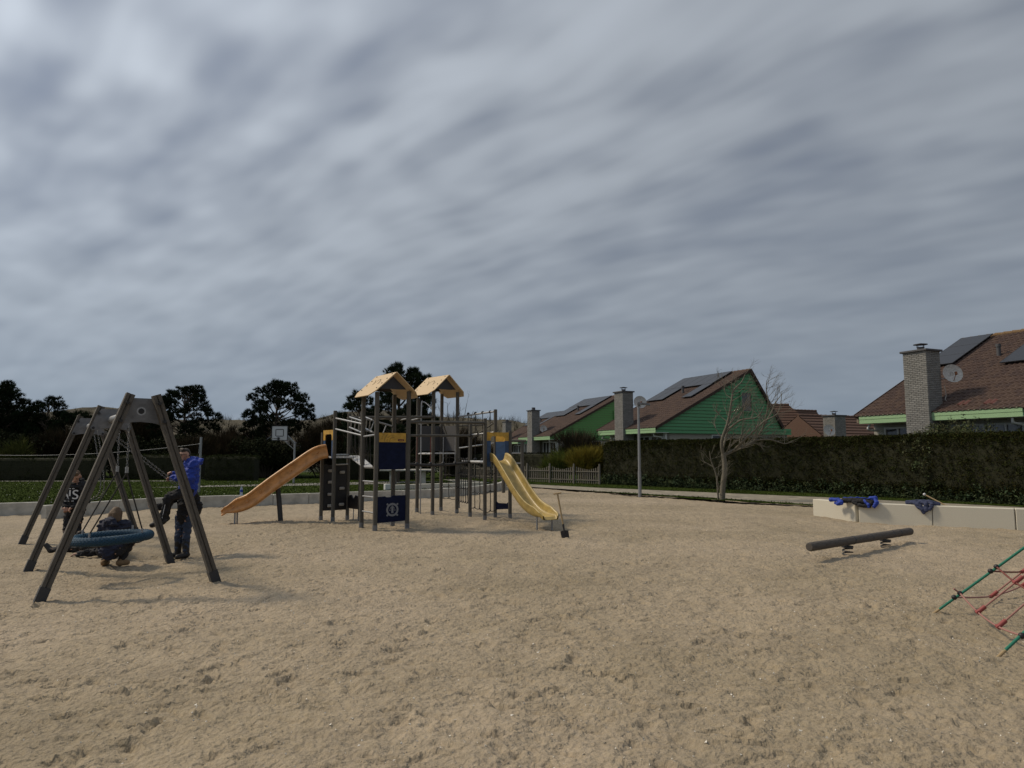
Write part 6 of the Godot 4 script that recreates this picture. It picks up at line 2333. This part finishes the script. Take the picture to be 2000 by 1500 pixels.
func make_people() -> void:
	rng.seed = 700
	# boy in the blue jacket, sitting on the belt swing, legs hanging to the swing side
	var hip := Vector3(-5.4, 1.02, -12.06)
	var f := Vector3(-0.85, 0, 0.5)   # where he faces
	var r := Vector3(0.5, 0, 0.85)    # towards the camera
	var j := {
		hl = hip - r * 0.08, hr = hip + r * 0.08,
		sl = hip + Vector3(0.03, 0.42, 0) - r * 0.14, sr = hip + Vector3(0.05, 0.42, 0) + r * 0.14,
		head = hip + Vector3(-0.05, 0.575, 0.06),
		el = hip + Vector3(-0.1, 0.2, 0) - r * 0.17, er = hip + Vector3(-0.0, 0.19, 0) + r * 0.2,
		wl = hip + Vector3(-0.28, 0.26, -0.06), wr = hip + Vector3(-0.2, 0.2, 0.15),
		kl = hip + Vector3(-0.24, -0.1, 0.1), kr = hip + Vector3(-0.2, -0.13, 0.28),
		al = hip + Vector3(-0.33, -0.48, 0.06), ar = hip + Vector3(-0.27, -0.5, 0.28),
		tl = hip + Vector3(-0.46, -0.53, 0.12), tr = hip + Vector3(-0.4, -0.55, 0.34),
		curll = 0.9, curlr = 0.8, back = Vector3(0.9, 0, -0.3)}
	var p := person("boy in bright blue hooded jacket and glasses sitting on a belt swing", hip - Vector3(0, 0.1, 0), j, look(Vector3(-0.55, -0.03, 0.85)), 0.215, {top = MAT.blue_cloth, legs = MAT.black_cloth, shoes = MAT.boot, hair = MAT.hair_dark, hood = true, puff = 0.035})
	var gl := S()
	var hb := look(Vector3(-0.55, -0.03, 0.85))
	for q in [-1.0, 1.0]:
		var pts := []
		for k in 9:
			var a := TAU * k / 8
			pts.append(j.head + hb * (Vector3(q * 0.15 + cos(a) * 0.115, 0.03 + sin(a) * 0.085, -0.43) * 0.215))
		tube(gl, pts, 0.003, 5, false)
		tube(gl, [j.head + hb * (Vector3(q * 0.27, 0.04, -0.42) * 0.215), j.head + hb * (Vector3(q * 0.37, 0.04, 0.0) * 0.215)], 0.0028, 5)
	tube(gl, [j.head + hb * (Vector3(-0.04, 0.04, -0.44) * 0.215), j.head + hb * (Vector3(0.04, 0.04, -0.44) * 0.215)], 0.003, 5)
	pw("glasses", gl, MAT.black_plastic, p)
	var zp := S()
	tube(zp, [hip + Vector3(-0.12, 0.36, 0.14), hip + Vector3(-0.14, 0.3, 0.145)], 0.007, 5)
	pw("zip", zp, MAT.white_cloth, p)
	var stp := S()
	tube(stp, [j.kr + Vector3(0.0, -0.06, 0.062), j.ar + Vector3(0.02, 0.06, 0.05)], 0.005, 5)
	pw("leg_stripe", stp, MAT.white_cloth, p)
	# child in jeans and black boots behind him
	var b := on(-5.55, -12.34)
	j = {
		hl = b + Vector3(-0.08, 0.68, -0.02), hr = b + Vector3(0.07, 0.68, 0.02),
		sl = b + Vector3(-0.13, 1.06, 0.0), sr = b + Vector3(0.13, 1.06, 0.02),
		head = b + Vector3(0.03, 1.25, 0.02),
		el = b + Vector3(-0.29, 0.88, 0.08), er = b + Vector3(0.2, 0.84, -0.06),
		wl = b + Vector3(-0.44, 0.85, 0.16), wr = b + Vector3(0.12, 0.68, -0.12),
		kl = b + Vector3(-0.09, 0.37, 0.02), kr = b + Vector3(0.05, 0.36, 0.05),
		al = b + Vector3(-0.1, 0.06, 0.0), ar = b + Vector3(0.07, 0.06, 0.08),
		tl = b + Vector3(-0.2, 0.045, 0.07), tr = b + Vector3(-0.01, 0.045, 0.2),
		hdl = Vector3(-0.8, 0.45, 0.3).normalized(), hsl = Vector3(0.3, 0.85, -0.2).normalized(), curll = 0.15, k = 0.98}
	person("child in jeans, black boots and black top standing behind the boy in blue", b, j, look(Vector3(-0.8, -0.1, 0.5)), 0.2, {top = MAT.black_cloth, legs = MAT.jeans, shoes = MAT.boot, hair = MAT.hair_brown, boot = 0.2})
	# boy in the black hoodie
	b = on(-7.55, -12.55)
	j = {
		hl = b + Vector3(-0.09, 0.7, 0.0), hr = b + Vector3(0.08, 0.7, 0.02),
		sl = b + Vector3(-0.17, 1.1, 0.02), sr = b + Vector3(0.14, 1.1, 0.04),
		head = b + Vector3(0.03, 1.28, 0.09),
		el = b + Vector3(-0.22, 0.87, 0.02), er = b + Vector3(0.2, 0.86, 0.05),
		wl = b + Vector3(-0.08, 0.76, 0.16), wr = b + Vector3(0.06, 0.76, 0.17),
		kl = b + Vector3(-0.1, 0.37, 0.04), kr = b + Vector3(0.07, 0.37, 0.05),
		al = b + Vector3(-0.1, 0.06, 0.0), ar = b + Vector3(0.08, 0.06, 0.0),
		tl = b + Vector3(-0.13, 0.045, 0.13), tr = b + Vector3(0.1, 0.045, 0.14),
		curll = 0.8, curlr = 0.8, k = 0.98}
	p = person("boy in black hoodie with white print, head bowed, standing at the slack swing", b, j, look(Vector3(0.25, -0.55, 0.85)), 0.205, {top = MAT.black_cloth, legs = MAT.black_cloth, shoes = MAT.boot, hair = MAT.hair_fair, hood = true, top_name = "hoodie"})
	var tm := TextMesh.new()
	tm.text = "NS"
	tm.font_size = 64
	tm.pixel_size = 0.0034
	tm.depth = 0.004
	var pr := mi("print", tm, MAT.white_cloth, p, Transform3D(Basis(Vector3.UP, 0.05), Vector3(-0.01, 0.98, 0.158)))
	var ln := S()
	for row in [[1.072, 9], [0.862, 9]]:
		for k in row[1]:
			if k % 3 == 2: continue
			box(ln, b + Vector3(-0.1 + 0.021 * k, row[0], 0.157), Vector3(0.014, 0.013, 0.004))
	pw("small_print", ln, MAT.white_cloth, p)
	# squatting child seen from behind
	b = on(-5.98, -10.95)
	j = {
		hl = b + Vector3(-0.1, 0.24, 0.1), hr = b + Vector3(0.1, 0.24, 0.1),
		sl = b + Vector3(-0.16, 0.6, 0.0), sr = b + Vector3(0.16, 0.6, 0.0),
		head = b + Vector3(0.0, 0.78, -0.02),
		el = b + Vector3(-0.24, 0.41, -0.1), er = b + Vector3(0.24, 0.41, -0.1),
		wl = b + Vector3(-0.12, 0.34, -0.3), wr = b + Vector3(0.12, 0.33, -0.3),
		kl = b + Vector3(-0.16, 0.37, -0.2), kr = b + Vector3(0.16, 0.37, -0.2),
		al = b + Vector3(-0.13, 0.06, 0.0), ar = b + Vector3(0.12, 0.06, 0.02),
		tl = b + Vector3(-0.16, 0.045, -0.13), tr = b + Vector3(0.15, 0.045, -0.12),
		k = 0.95}
	p = person("child with brown bobbed hair and speckled navy coat squatting behind the nest swing", b, j, look(Vector3(0.12, -0.25, -1)), 0.2, {top = MAT.navy_cloth, legs = MAT.black_cloth, shoes = MAT.tan_shoe, hair = MAT.hair_brown, bob = true, hood = true, puff = 0.035, top_name = "coat", boot = 0.05})
	var sp := S()
	for k in 40:
		var a := rf(-1.2, 1.2)
		var yy := rf(0.2, 0.58)
		var o := Vector3(sin(a) * 0.16, yy, 0.085 + 0.125 * cos(a) - 0.26 * (yy - 0.24))
		ball(sp, b + o, 0.004, 3, 5)
	pw("coat_specks", sp, MAT.white_cloth, p)
	# child lying on the sand beyond the nest
	b = on(-6.75, -11.9)
	var fl := gh(b.x, b.z)
	var sx_ := Vector3(-0.22, 0, -0.05)
	j = {
		hl = sx_ + Vector3(-6.72, fl + 0.12, -11.86), hr = sx_ + Vector3(-6.66, fl + 0.13, -12.02),
		sl = sx_ + Vector3(-6.28, fl + 0.11, -11.72), sr = sx_ + Vector3(-6.22, fl + 0.12, -11.98),
		head = sx_ + Vector3(-6.04, fl + 0.13, -11.78),
		el = sx_ + Vector3(-6.44, fl + 0.08, -11.56), er = sx_ + Vector3(-6.28, fl + 0.08, -12.16),
		wl = sx_ + Vector3(-6.66, fl + 0.06, -11.5), wr = sx_ + Vector3(-6.5, fl + 0.1, -12.2),
		kl = sx_ + Vector3(-7.06, fl + 0.1, -11.92), kr = sx_ + Vector3(-6.98, fl + 0.31, -12.1),
		al = sx_ + Vector3(-7.4, fl + 0.06, -12.0), ar = sx_ + Vector3(-7.26, fl + 0.08, -12.24),
		tl = sx_ + Vector3(-7.48, fl + 0.14, -12.0), tr = sx_ + Vector3(-7.39, fl + 0.1, -12.3),
		k = 0.9}
	person("child in black lying on the sand beyond the nest swing", b, j, Basis(Vector3(0.25, 0, -0.97), Vector3(0.97, 0, 0.25), Vector3(0, -1, 0)), 0.2, {top = MAT.black_cloth, legs = MAT.black_cloth, shoes = MAT.boot, hair = MAT.hair_brown})

# ---------------------------------------------------------------- other things
# a garment dropped over the wall top: folds of cloth as joined soft bars; [along, across, up] points on the wall
func garment(label: String, c: Vector3, along: Vector3, folds: Array) -> void:
	var front := Vector3(-along.z, 0, along.x)
	if front.z < 0: front = -front
	var t := thing("jacket", label, "jacket", c)
	var by := {}
	for f in folds:
		if not by.has(f[0]): by[f[0]] = []
		var a: Array = f[1]
		for k in a.size() - 1:
			var p = c + along * a[k][0] + front * a[k][1] + Vector3(0, a[k][2], 0)
			var q = c + along * a[k + 1][0] + front * a[k + 1][1] + Vector3(0, a[k + 1][2], 0)
			by[f[0]].append([p, q, f[2], f[2] * 0.9])
	var first := true
	for m in by:
		pw("fabric" if first else "fabric_panel", sdf_mesh(by[m], 0.011, 110.0, 0.014), MAT[m], t)
		first = false

func make_misc() -> void:
	rng.seed = 800
	# balance log on springs
	var a := Vector3(4.46, 0.22, -10.95)
	var b := Vector3(7.32, 0.2, -13.37)
	var d := (b - a).normalized()
	var t := thing("balance_log", "long dark round log on two springs in front of the seat wall", "balance beam", Vector3(5.9, 0, -12.1))
	var st := S()
	var pts := []
	var rad := []
	for k in 25:
		var f := k / 24.0
		pts.append(a.lerp(b, f))
		rad.append(0.067 * (0.8 if k == 0 or k == 24 else 1.0) + rf(-0.0015, 0.0015))
	pts[1] = a + d * 0.03
	pts[23] = b - d * 0.03
	tube(st, pts, rad, 18)
	var lg := pw("log", st, MAT.log, t)
	st = S()
	for f in [0.38, 0.55, 0.78, 0.86]:
		var p := a.lerp(b, f)
		tube(st, [p - d * 0.012, p + d * 0.012], 0.0695, 18)
	pw("strap", st, MAT.dark_steel, lg)
	for f in [0.33, 0.71]:
		var p := a.lerp(b, f)
		var g := gh(p.x, p.z)
		st = S()
		var cp := []
		for k in 41:
			var an := TAU * 2.6 * k / 40.0
			cp.append(Vector3(p.x + cos(an) * 0.075, lerpf(g - 0.02, p.y - 0.085, k / 40.0), p.z + sin(an) * 0.075))
		tube(st, cp, 0.011, 7)
		tube(st, [Vector3(p.x, p.y - 0.1, p.z), Vector3(p.x, p.y - 0.075, p.z)], 0.09, 14)
		pw("spring", st, MAT.dark_steel, t)
	# spade stuck in the sand
	var s0 := on(1.02, -13.87)
	t = thing("spade", "wooden-handled spade standing upright in the sand by the yellow slide", "spade", s0)
	var up := Vector3(-0.17, 0.98, -0.06).normalized()
	var sd := Vector3(0.96, 0.17, 0.2).normalized()
	var fw := sd.cross(up).normalized()
	st = S()
	slab(st, [s0 - up * 0.1 - sd * 0.07, s0 - up * 0.1 + sd * 0.07, s0 + up * 0.13 + sd * 0.078, s0 + up * 0.14 + sd * 0.03, s0 + up * 0.14 - sd * 0.03, s0 + up * 0.13 - sd * 0.078], fw * 0.008)
	tube(st, [s0 + up * 0.08 + fw * 0.01, s0 + up * 0.26 + fw * 0.01], [0.012, 0.022], 8)
	pw("blade", st, MAT.spade_steel, t)
	st = S()
	tube(st, [s0 + up * 0.24 + fw * 0.01, s0 + up * 0.84 + fw * 0.01], 0.0165, 10)
	pw("shaft", st, MAT.light_wood, t)
	st = S()
	tube(st, [s0 + up * 0.85 - sd * 0.075 + fw * 0.01, s0 + up * 0.85 + sd * 0.075 + fw * 0.01], 0.016, 10)
	pw("grip", st, MAT.light_wood, t)
	# jackets and stick on the seat wall
	garment("bright blue and black jacket spread along the seat wall", Vector3(8.36, 0.45, -17.58), Vector3(0.77, 0, 0.62).normalized(), [
		["black_cloth", [[-0.3, 0.0, 0.03], [-0.1, 0.04, 0.05], [0.15, 0.1, 0.04], [0.35, 0.14, 0.0]], 0.06],
		["black_cloth", [[-0.25, -0.06, 0.03], [0.1, -0.05, 0.06], [0.38, 0.0, 0.04]], 0.055],
		["black_cloth", [[-0.05, 0.12, 0.0], [0.1, 0.155, -0.06], [0.32, 0.16, -0.08]], 0.04],
		["blue_cloth", [[-0.6, -0.02, 0.04], [-0.42, 0.05, 0.05], [-0.32, 0.12, 0.0], [-0.38, 0.15, -0.05]], 0.05],
		["blue_cloth", [[-0.46, 0.13, -0.03], [-0.3, 0.15, -0.04]], 0.03],
		["blue_cloth", [[0.3, -0.04, 0.1], [0.42, 0.05, 0.12], [0.47, 0.13, 0.02], [0.42, 0.16, -0.07]], 0.05],
		["blue_cloth", [[0.2, 0.13, 0.05], [0.3, 0.17, -0.03], [0.3, 0.175, -0.09]], 0.04],
		["blue_cloth", [[-0.3, -0.02, 0.1], [0.0, 0.0, 0.115], [0.3, 0.02, 0.1]], 0.014]])
	garment("slate blue jacket hanging over the seat wall edge", Vector3(9.5, 0.45, -16.8), Vector3(0.8, 0, 0.6).normalized(), [
		["slate_cloth", [[-0.3, -0.03, 0.03], [-0.1, 0.0, 0.06], [0.15, 0.02, 0.06], [0.33, 0.0, 0.02]], 0.055],
		["slate_cloth", [[-0.2, 0.06, 0.04], [-0.05, 0.13, 0.02], [0.02, 0.165, -0.1], [0.04, 0.165, -0.17]], 0.045],
		["slate_cloth", [[0.0, 0.06, 0.06], [0.1, 0.14, 0.02], [0.1, 0.17, -0.12]], 0.05],
		["slate_cloth", [[0.18, 0.06, 0.05], [0.22, 0.14, 0.01], [0.18, 0.165, -0.08]], 0.042],
		["slate_cloth", [[-0.12, 0.12, 0.02], [-0.06, 0.16, -0.06]], 0.036]])
	t = thing("stick", "pale stick leaning on the seat wall behind the slate blue jacket", "stick", Vector3(9.95, 0.45, -16.7))
	pw("shaft", rod(Vector3(9.98, 0.42, -16.62), Vector3(9.66, 0.67, -16.95), 0.016, 8), MAT.light_wood, t)
	st = S()
	ball(st, Vector3(9.655, 0.675, -16.955), 0.032, 6, 8)
	pw("knob", st, MAT.white_cloth, t)
	t = thing("backpack", "small black and white bag standing on the seat wall", "bag", Vector3(11.3, 0.45, -15.55))
	pw("bag_body", sdf_mesh([[Vector3(11.3, 0.56, -15.55), Vector3(11.3, 0.66, -15.55), 0.11, 0.09], [Vector3(11.42, 0.55, -15.5), Vector3(11.2, 0.55, -15.58), 0.07, 0.06]], 0.015, 90.0), MAT.black_cloth, t)
	st = S()
	box(st, Vector3(11.2, 0.62, -15.47), Vector3(0.03, 0.16, 0.02), Basis(Vector3.BACK, 0.2))
	pw("white_patch", st, MAT.white_cloth, t)
	# bottle and cap on the lawn wall
	var w := Vector3(-8.55, 0.33, -22.87)
	t = thing("water_bottle", "clear plastic water bottle standing on the lawn wall", "bottle", w)
	st = S()
	tube(st, [w, w + Vector3(0, 0.01, 0), w + Vector3(0, 0.08, 0), w + Vector3(0, 0.1, 0), w + Vector3(0, 0.12, 0), w + Vector3(0, 0.2, 0), w + Vector3(0, 0.26, 0), w + Vector3(0, 0.285, 0)], [0.036, 0.042, 0.042, 0.036, 0.042, 0.042, 0.016, 0.015], 14)
	pw("bottle_body", st, MAT.bottle, t)
	st = S()
	tube(st, [w + Vector3(0, 0.1, 0), w + Vector3(0, 0.17, 0)], 0.0435, 14, false)
	pw("paper_band", st, MAT.blue_cloth, t)
	st = S()
	tube(st, [w + Vector3(0, 0.283, 0), w + Vector3(0, 0.305, 0)], 0.018, 10)
	pw("screw_cap", st, MAT.white_cloth, t)
	w = Vector3(-8.2, 0.33, -23.05)
	t = thing("cap", "blue cap with white stripe lying on the lawn wall by the bottle", "cap", w)
	pw("crown", sdf_mesh([[w + Vector3(-0.03, 0.04, 0), w + Vector3(0.05, 0.05, 0), 0.09, 0.1]], 0.014, 120.0), MAT.blue_cloth, t)
	pw("brim", sdf_mesh([[w + Vector3(-0.12, 0.025, 0.05), w + Vector3(-0.02, 0.025, 0.1), 0.035, 0.035], [w + Vector3(-0.17, 0.022, 0.03), w + Vector3(-0.08, 0.022, 0.09), 0.025, 0.025]], 0.01, 150.0), MAT.black_cloth, t)
	st = S()
	box(st, w + Vector3(0.0, 0.04, 0.105), Vector3(0.1, 0.025, 0.01), Basis(Vector3.BACK, -0.4))
	pw("white_stripe", st, MAT.white_cloth, t)
	# lamp post
	var lp := Vector3(4.9, 0.06, -27.74)
	t = thing("lamp_post", "slim grey lamp post beside the path with a flat lamp head", "lamp post", lp)
	st = S()
	tube(st, [lp - Vector3(0, 0.3, 0), lp + Vector3(0, 0.9, 0), lp + Vector3(0, 0.92, 0), lp + Vector3(0, 3.5, 0)], [0.068, 0.066, 0.056, 0.045], 14)
	pw("pole", st, MAT.galvanised, t)
	st = S()
	slab(st, [lp + Vector3(-0.06, 3.47, -0.1), lp + Vector3(0.12, 3.47, -0.13), lp + Vector3(0.42, 3.44, -0.1), lp + Vector3(0.46, 3.43, 0.0), lp + Vector3(0.42, 3.44, 0.1), lp + Vector3(0.12, 3.47, 0.13), lp + Vector3(-0.06, 3.47, 0.1)], Vector3(0, 0.07, 0))
	tube(st, [lp + Vector3(0, 3.4, 0), lp + Vector3(0, 3.56, 0)], 0.062, 12)
	pw("lamp_head", st, MAT.plate, t)
	# basketball stand
	var bb := Vector3(-11.48, 0.1, -38.0)
	t = thing("basketball_stand", "basketball hoop with white board on a bent steel pole", "basketball hoop", bb)
	st = S()
	tube(st, bend([bb - Vector3(0, 0.2, 0), bb + Vector3(0, 1.9, 0), bb + Vector3(-0.03, 2.12, 0.02), bb + Vector3(-0.35, 2.5, 0.25)], 4), 0.055, 10)
	pw("pole", st, MAT.galvanised, t)
	var bc := bb + Vector3(-0.68, 2.62, 0.4)
	st = S()
	box(st, bc, Vector3(0.8, 0.72, 0.03))
	var bo := pw("backboard", st, MAT.white_board, t)
	st = S()
	for s in [-1.0, 1.0]:
		box(st, bc + Vector3(0.41 * s, 0, 0.002), Vector3(0.03, 0.78, 0.05))
		box(st, bc + Vector3(0, 0.375 * s, 0.002), Vector3(0.788, 0.03, 0.048))
		box(st, bc + Vector3(0.2 * s, 0.02, 0.018), Vector3(0.035, 0.35, 0.006))
		box(st, bc + Vector3(0, 0.02 + 0.175 * s, 0.0185), Vector3(0.36, 0.035, 0.006))
	pw("black_border", st, MAT.black_plastic, bo)
	st = S()
	var rc := bc + Vector3(-0.12, -0.28, 0.27)
	var rp := []
	for k in 21:
		rp.append(rc + Vector3(cos(TAU * k / 20) * 0.22, 0, sin(TAU * k / 20) * 0.22))
	tube(st, rp, 0.011, 6, false)
	box(st, bc + Vector3(-0.05, -0.28, 0.03), Vector3(0.1, 0.14, 0.05))
	pw("rim", st, MAT.dark_steel, t)
	st = S()
	tube(st, [bb + Vector3(0, 1.75, 0), bc + Vector3(0, -0.2, -0.03)], 0.025, 8)
	tube(st, [bb + Vector3(-0.3, 2.45, 0.22), bc + Vector3(0, 0.15, -0.03)], 0.025, 8)
	pw("brace", st, MAT.galvanised, t)
	# volleyball poles with slack line
	var vp := Vector3(-12.5, 0.1, -28.9)
	t = thing("volleyball_pole", "grey volleyball pole on the lawn behind the boy in blue", "pole", vp)
	st = S()
	tube(st, [vp - Vector3(0, 0.2, 0), vp + Vector3(0, 2.2, 0)], 0.045, 10)
	pw("pole", st, MAT.galvanised, t)
	st = S()
	tube(st, [vp + Vector3(-0.04, 1.9, 0.03), vp + Vector3(-0.06, 1.55, 0.04)], 0.012, 6)
	tube(st, [vp + Vector3(-0.09, 1.93, 0), vp + Vector3(0.05, 1.93, 0)], 0.02, 8)
	pw("cleat", st, MAT.galvanised, t)
	var line := thing("net_line", "slack pale line strung from the volleyball pole across the lawn", "rope", vp + Vector3(-0.05, 1.93, 0))
	st = S()
	tube(st, sag(vp + Vector3(-0.05, 1.93, 0), Vector3(-25.5, 1.95, -28.2), 0.42, 24), 0.009, 6)
	pw("rope", st, MAT.galvanised, line)
	# table tennis table
	var tt := Vector3(-5.3, 0.1, -36.8)
	t = thing("table_tennis_table", "concrete table tennis table on the lawn behind the roofed tower", "table", tt)
	st = S()
	box(st, tt + Vector3(0, 0.72, 0), Vector3(2.74, 0.08, 1.5), Basis(Vector3.UP, 0.1), 0.015)
	pw("table_top", st, MAT.concrete, t)
	for s in [-1.0, 1.0]:
		st = S()
		box(st, tt + Basis(Vector3.UP, 0.1) * Vector3(0.75 * s, 0.335, 0), Vector3(0.3, 0.68, 1.0), Basis(Vector3.UP, 0.1), 0.015)
		pw("leg", st, MAT.concrete, t)
	st = S()
	box(st, tt + Vector3(0, 0.835, 0), Vector3(0.03, 0.14, 1.5), Basis(Vector3.UP, 0.1))
	pw("net_plate", st, MAT.plate, t)
	# stone block
	t = thing("stone_block", "white stone block on the end of the pale low wall", "block", Vector3(-5.35, 0.1, -31.0))
	st = S()
	box(st, Vector3(-5.35, 0.22, -31.0), Vector3(0.24, 0.26, 0.24), Basis(Vector3.UP, 0.5), 0.015)
	pw("block", st, MAT.white_paint, t)
	# shed in the wood
	t = thing("shed", "dim garden shed with pitched roof under the open pine", "shed", Vector3(-15.9, 0, -49.2))
	st = S()
	box(st, Vector3(-15.9, 1.0, -49.2), Vector3(2.2, 2.0, 1.8))
	pw("wall", st, MAT.bark, t)
	st = S()
	for s in [-1.0, 1.0]:
		slab(st, [Vector3(-15.9, 2.95, -48.1), Vector3(-15.9 + 1.45 * s, 1.95, -48.1), Vector3(-15.9 + 1.45 * s, 1.95, -50.3), Vector3(-15.9, 2.95, -50.3)], Vector3(0, 0.06, 0))
	pw("roof", st, MAT.plate, t)
	make_pyramid()

# rope pyramid whose mast stands to the right
func make_pyramid() -> void:
	rng.seed = 820
	var M := Vector3(7.6, 3.2, -5.9)
	var A := [Vector3(4.277, 0, -7.477), Vector3(3.847, 0, -5.855), Vector3(6.6, 0, -2.9), Vector3(9.4, 0, -3.0), Vector3(11.2, 0, -5.8), Vector3(9.4, 0, -8.9), Vector3(6.6, 0, -9.3)]
	var t := thing("rope_pyramid", "climbing rope pyramid with green guy ropes and red net", "climbing net", Vector3(M.x, 0, M.z))
	var st := S()
	tube(st, [Vector3(M.x, -0.3, M.z), Vector3(M.x, 3.3, M.z), Vector3(M.x, 3.36, M.z)], [0.07, 0.07, 0.03], 14)
	pw("mast", st, MAT.galvanised, t)
	for a in A:
		var g := gh(a.x, a.z)
		a.y = g
		var d: Vector3 = (M - a).normalized()
		pw("guy_rope", rod(a + d * 0.06, M, 0.0125, 9), MAT.green_rope, t)
		pw("ground_anchor", rod(a - d * 0.12, a + d * 0.08, 0.013, 8), MAT.light_wood, t)
	var faces := A.size()
	for f in faces:
		var p: Vector3 = A[f]
		var q: Vector3 = A[(f + 1) % faces]
		var rows := [0.067, 0.155, 0.25, 0.36, 0.48, 0.62]
		var prev := []
		for ri in rows.size():
			var rt: float = rows[ri]
			var a := p.lerp(M, rt)
			var b := q.lerp(M, rt - 0.014)
			var n := 3 if ri < 3 else 2
			var pts := []
			for k in n + 1:
				var s := float(k) / n
				pts.append(a.lerp(b, s) - Vector3(0, 0.10 * 4.0 * s * (1.0 - s) * (b - a).length() * 0.45, 0))
			st = S()
			tube(st, bend(pts, 6), 0.0085, 8)
			pw("net_rope", st, MAT.pink_rope if ri % 2 == 0 else MAT.red_rope, t)
			for k in pts.size():
				var kn := S()
				if k == 0 or k == n:
					ball(kn, pts[k], 0.026, 6, 10)
					pw("knot", kn, MAT.black_plastic, t)
				else:
					var dir: Vector3 = (M - pts[k]).normalized()
					tube(kn, [pts[k] - dir * 0.012, pts[k] + dir * 0.085], 0.019, 10)
					tube(kn, [pts[k] - (b - a).normalized() * 0.03, pts[k] + (b - a).normalized() * 0.03], 0.018, 10)
					pw("rope_connector", kn, MAT.red_rubber, t)
			if prev.size() > 0:
				for k in range(1, mini(prev.size(), pts.size()) - 1 + (0 if prev.size() == pts.size() else 1)):
					if k < prev.size() - 1 and k < pts.size():
						pw("net_rope", rod(prev[k], pts[k], 0.0085, 8), MAT.pink_rope, t)
			prev = pts
	# loose rope end at the first knot
	var k0: Vector3 = A[0].lerp(M, 0.067)
	pw("rope_end", rod(k0, k0 + Vector3(-0.06, 0.045, 0.0), 0.0085, 7), MAT.pink_rope, t)

func _ready() -> void:
	make_light()
	make_textures()
	make_materials()
	TUFT = [tuft_mesh(34, 0.2, 0.008, 1.15, 1), tuft_mesh(10, 0.3, 0.006, 0.7, 2)]
	SPRAY = [spray_mesh(12, 0.09, 0.035, 3), spray_mesh(11, 0.075, 0.026, 4)]
	GRASS = [tuft_mesh(8, 0.055, 0.004, 1.0, 5)]
	make_setting()
	print("setting ", Time.get_ticks_msec())
	make_houses()
	print("houses ", Time.get_ticks_msec())
	make_trees()
	make_play()
	make_swing()
	print("play ", Time.get_ticks_msec())
	make_people()
	print("people ", Time.get_ticks_msec())
	make_misc()
	print("done ", Time.get_ticks_msec())
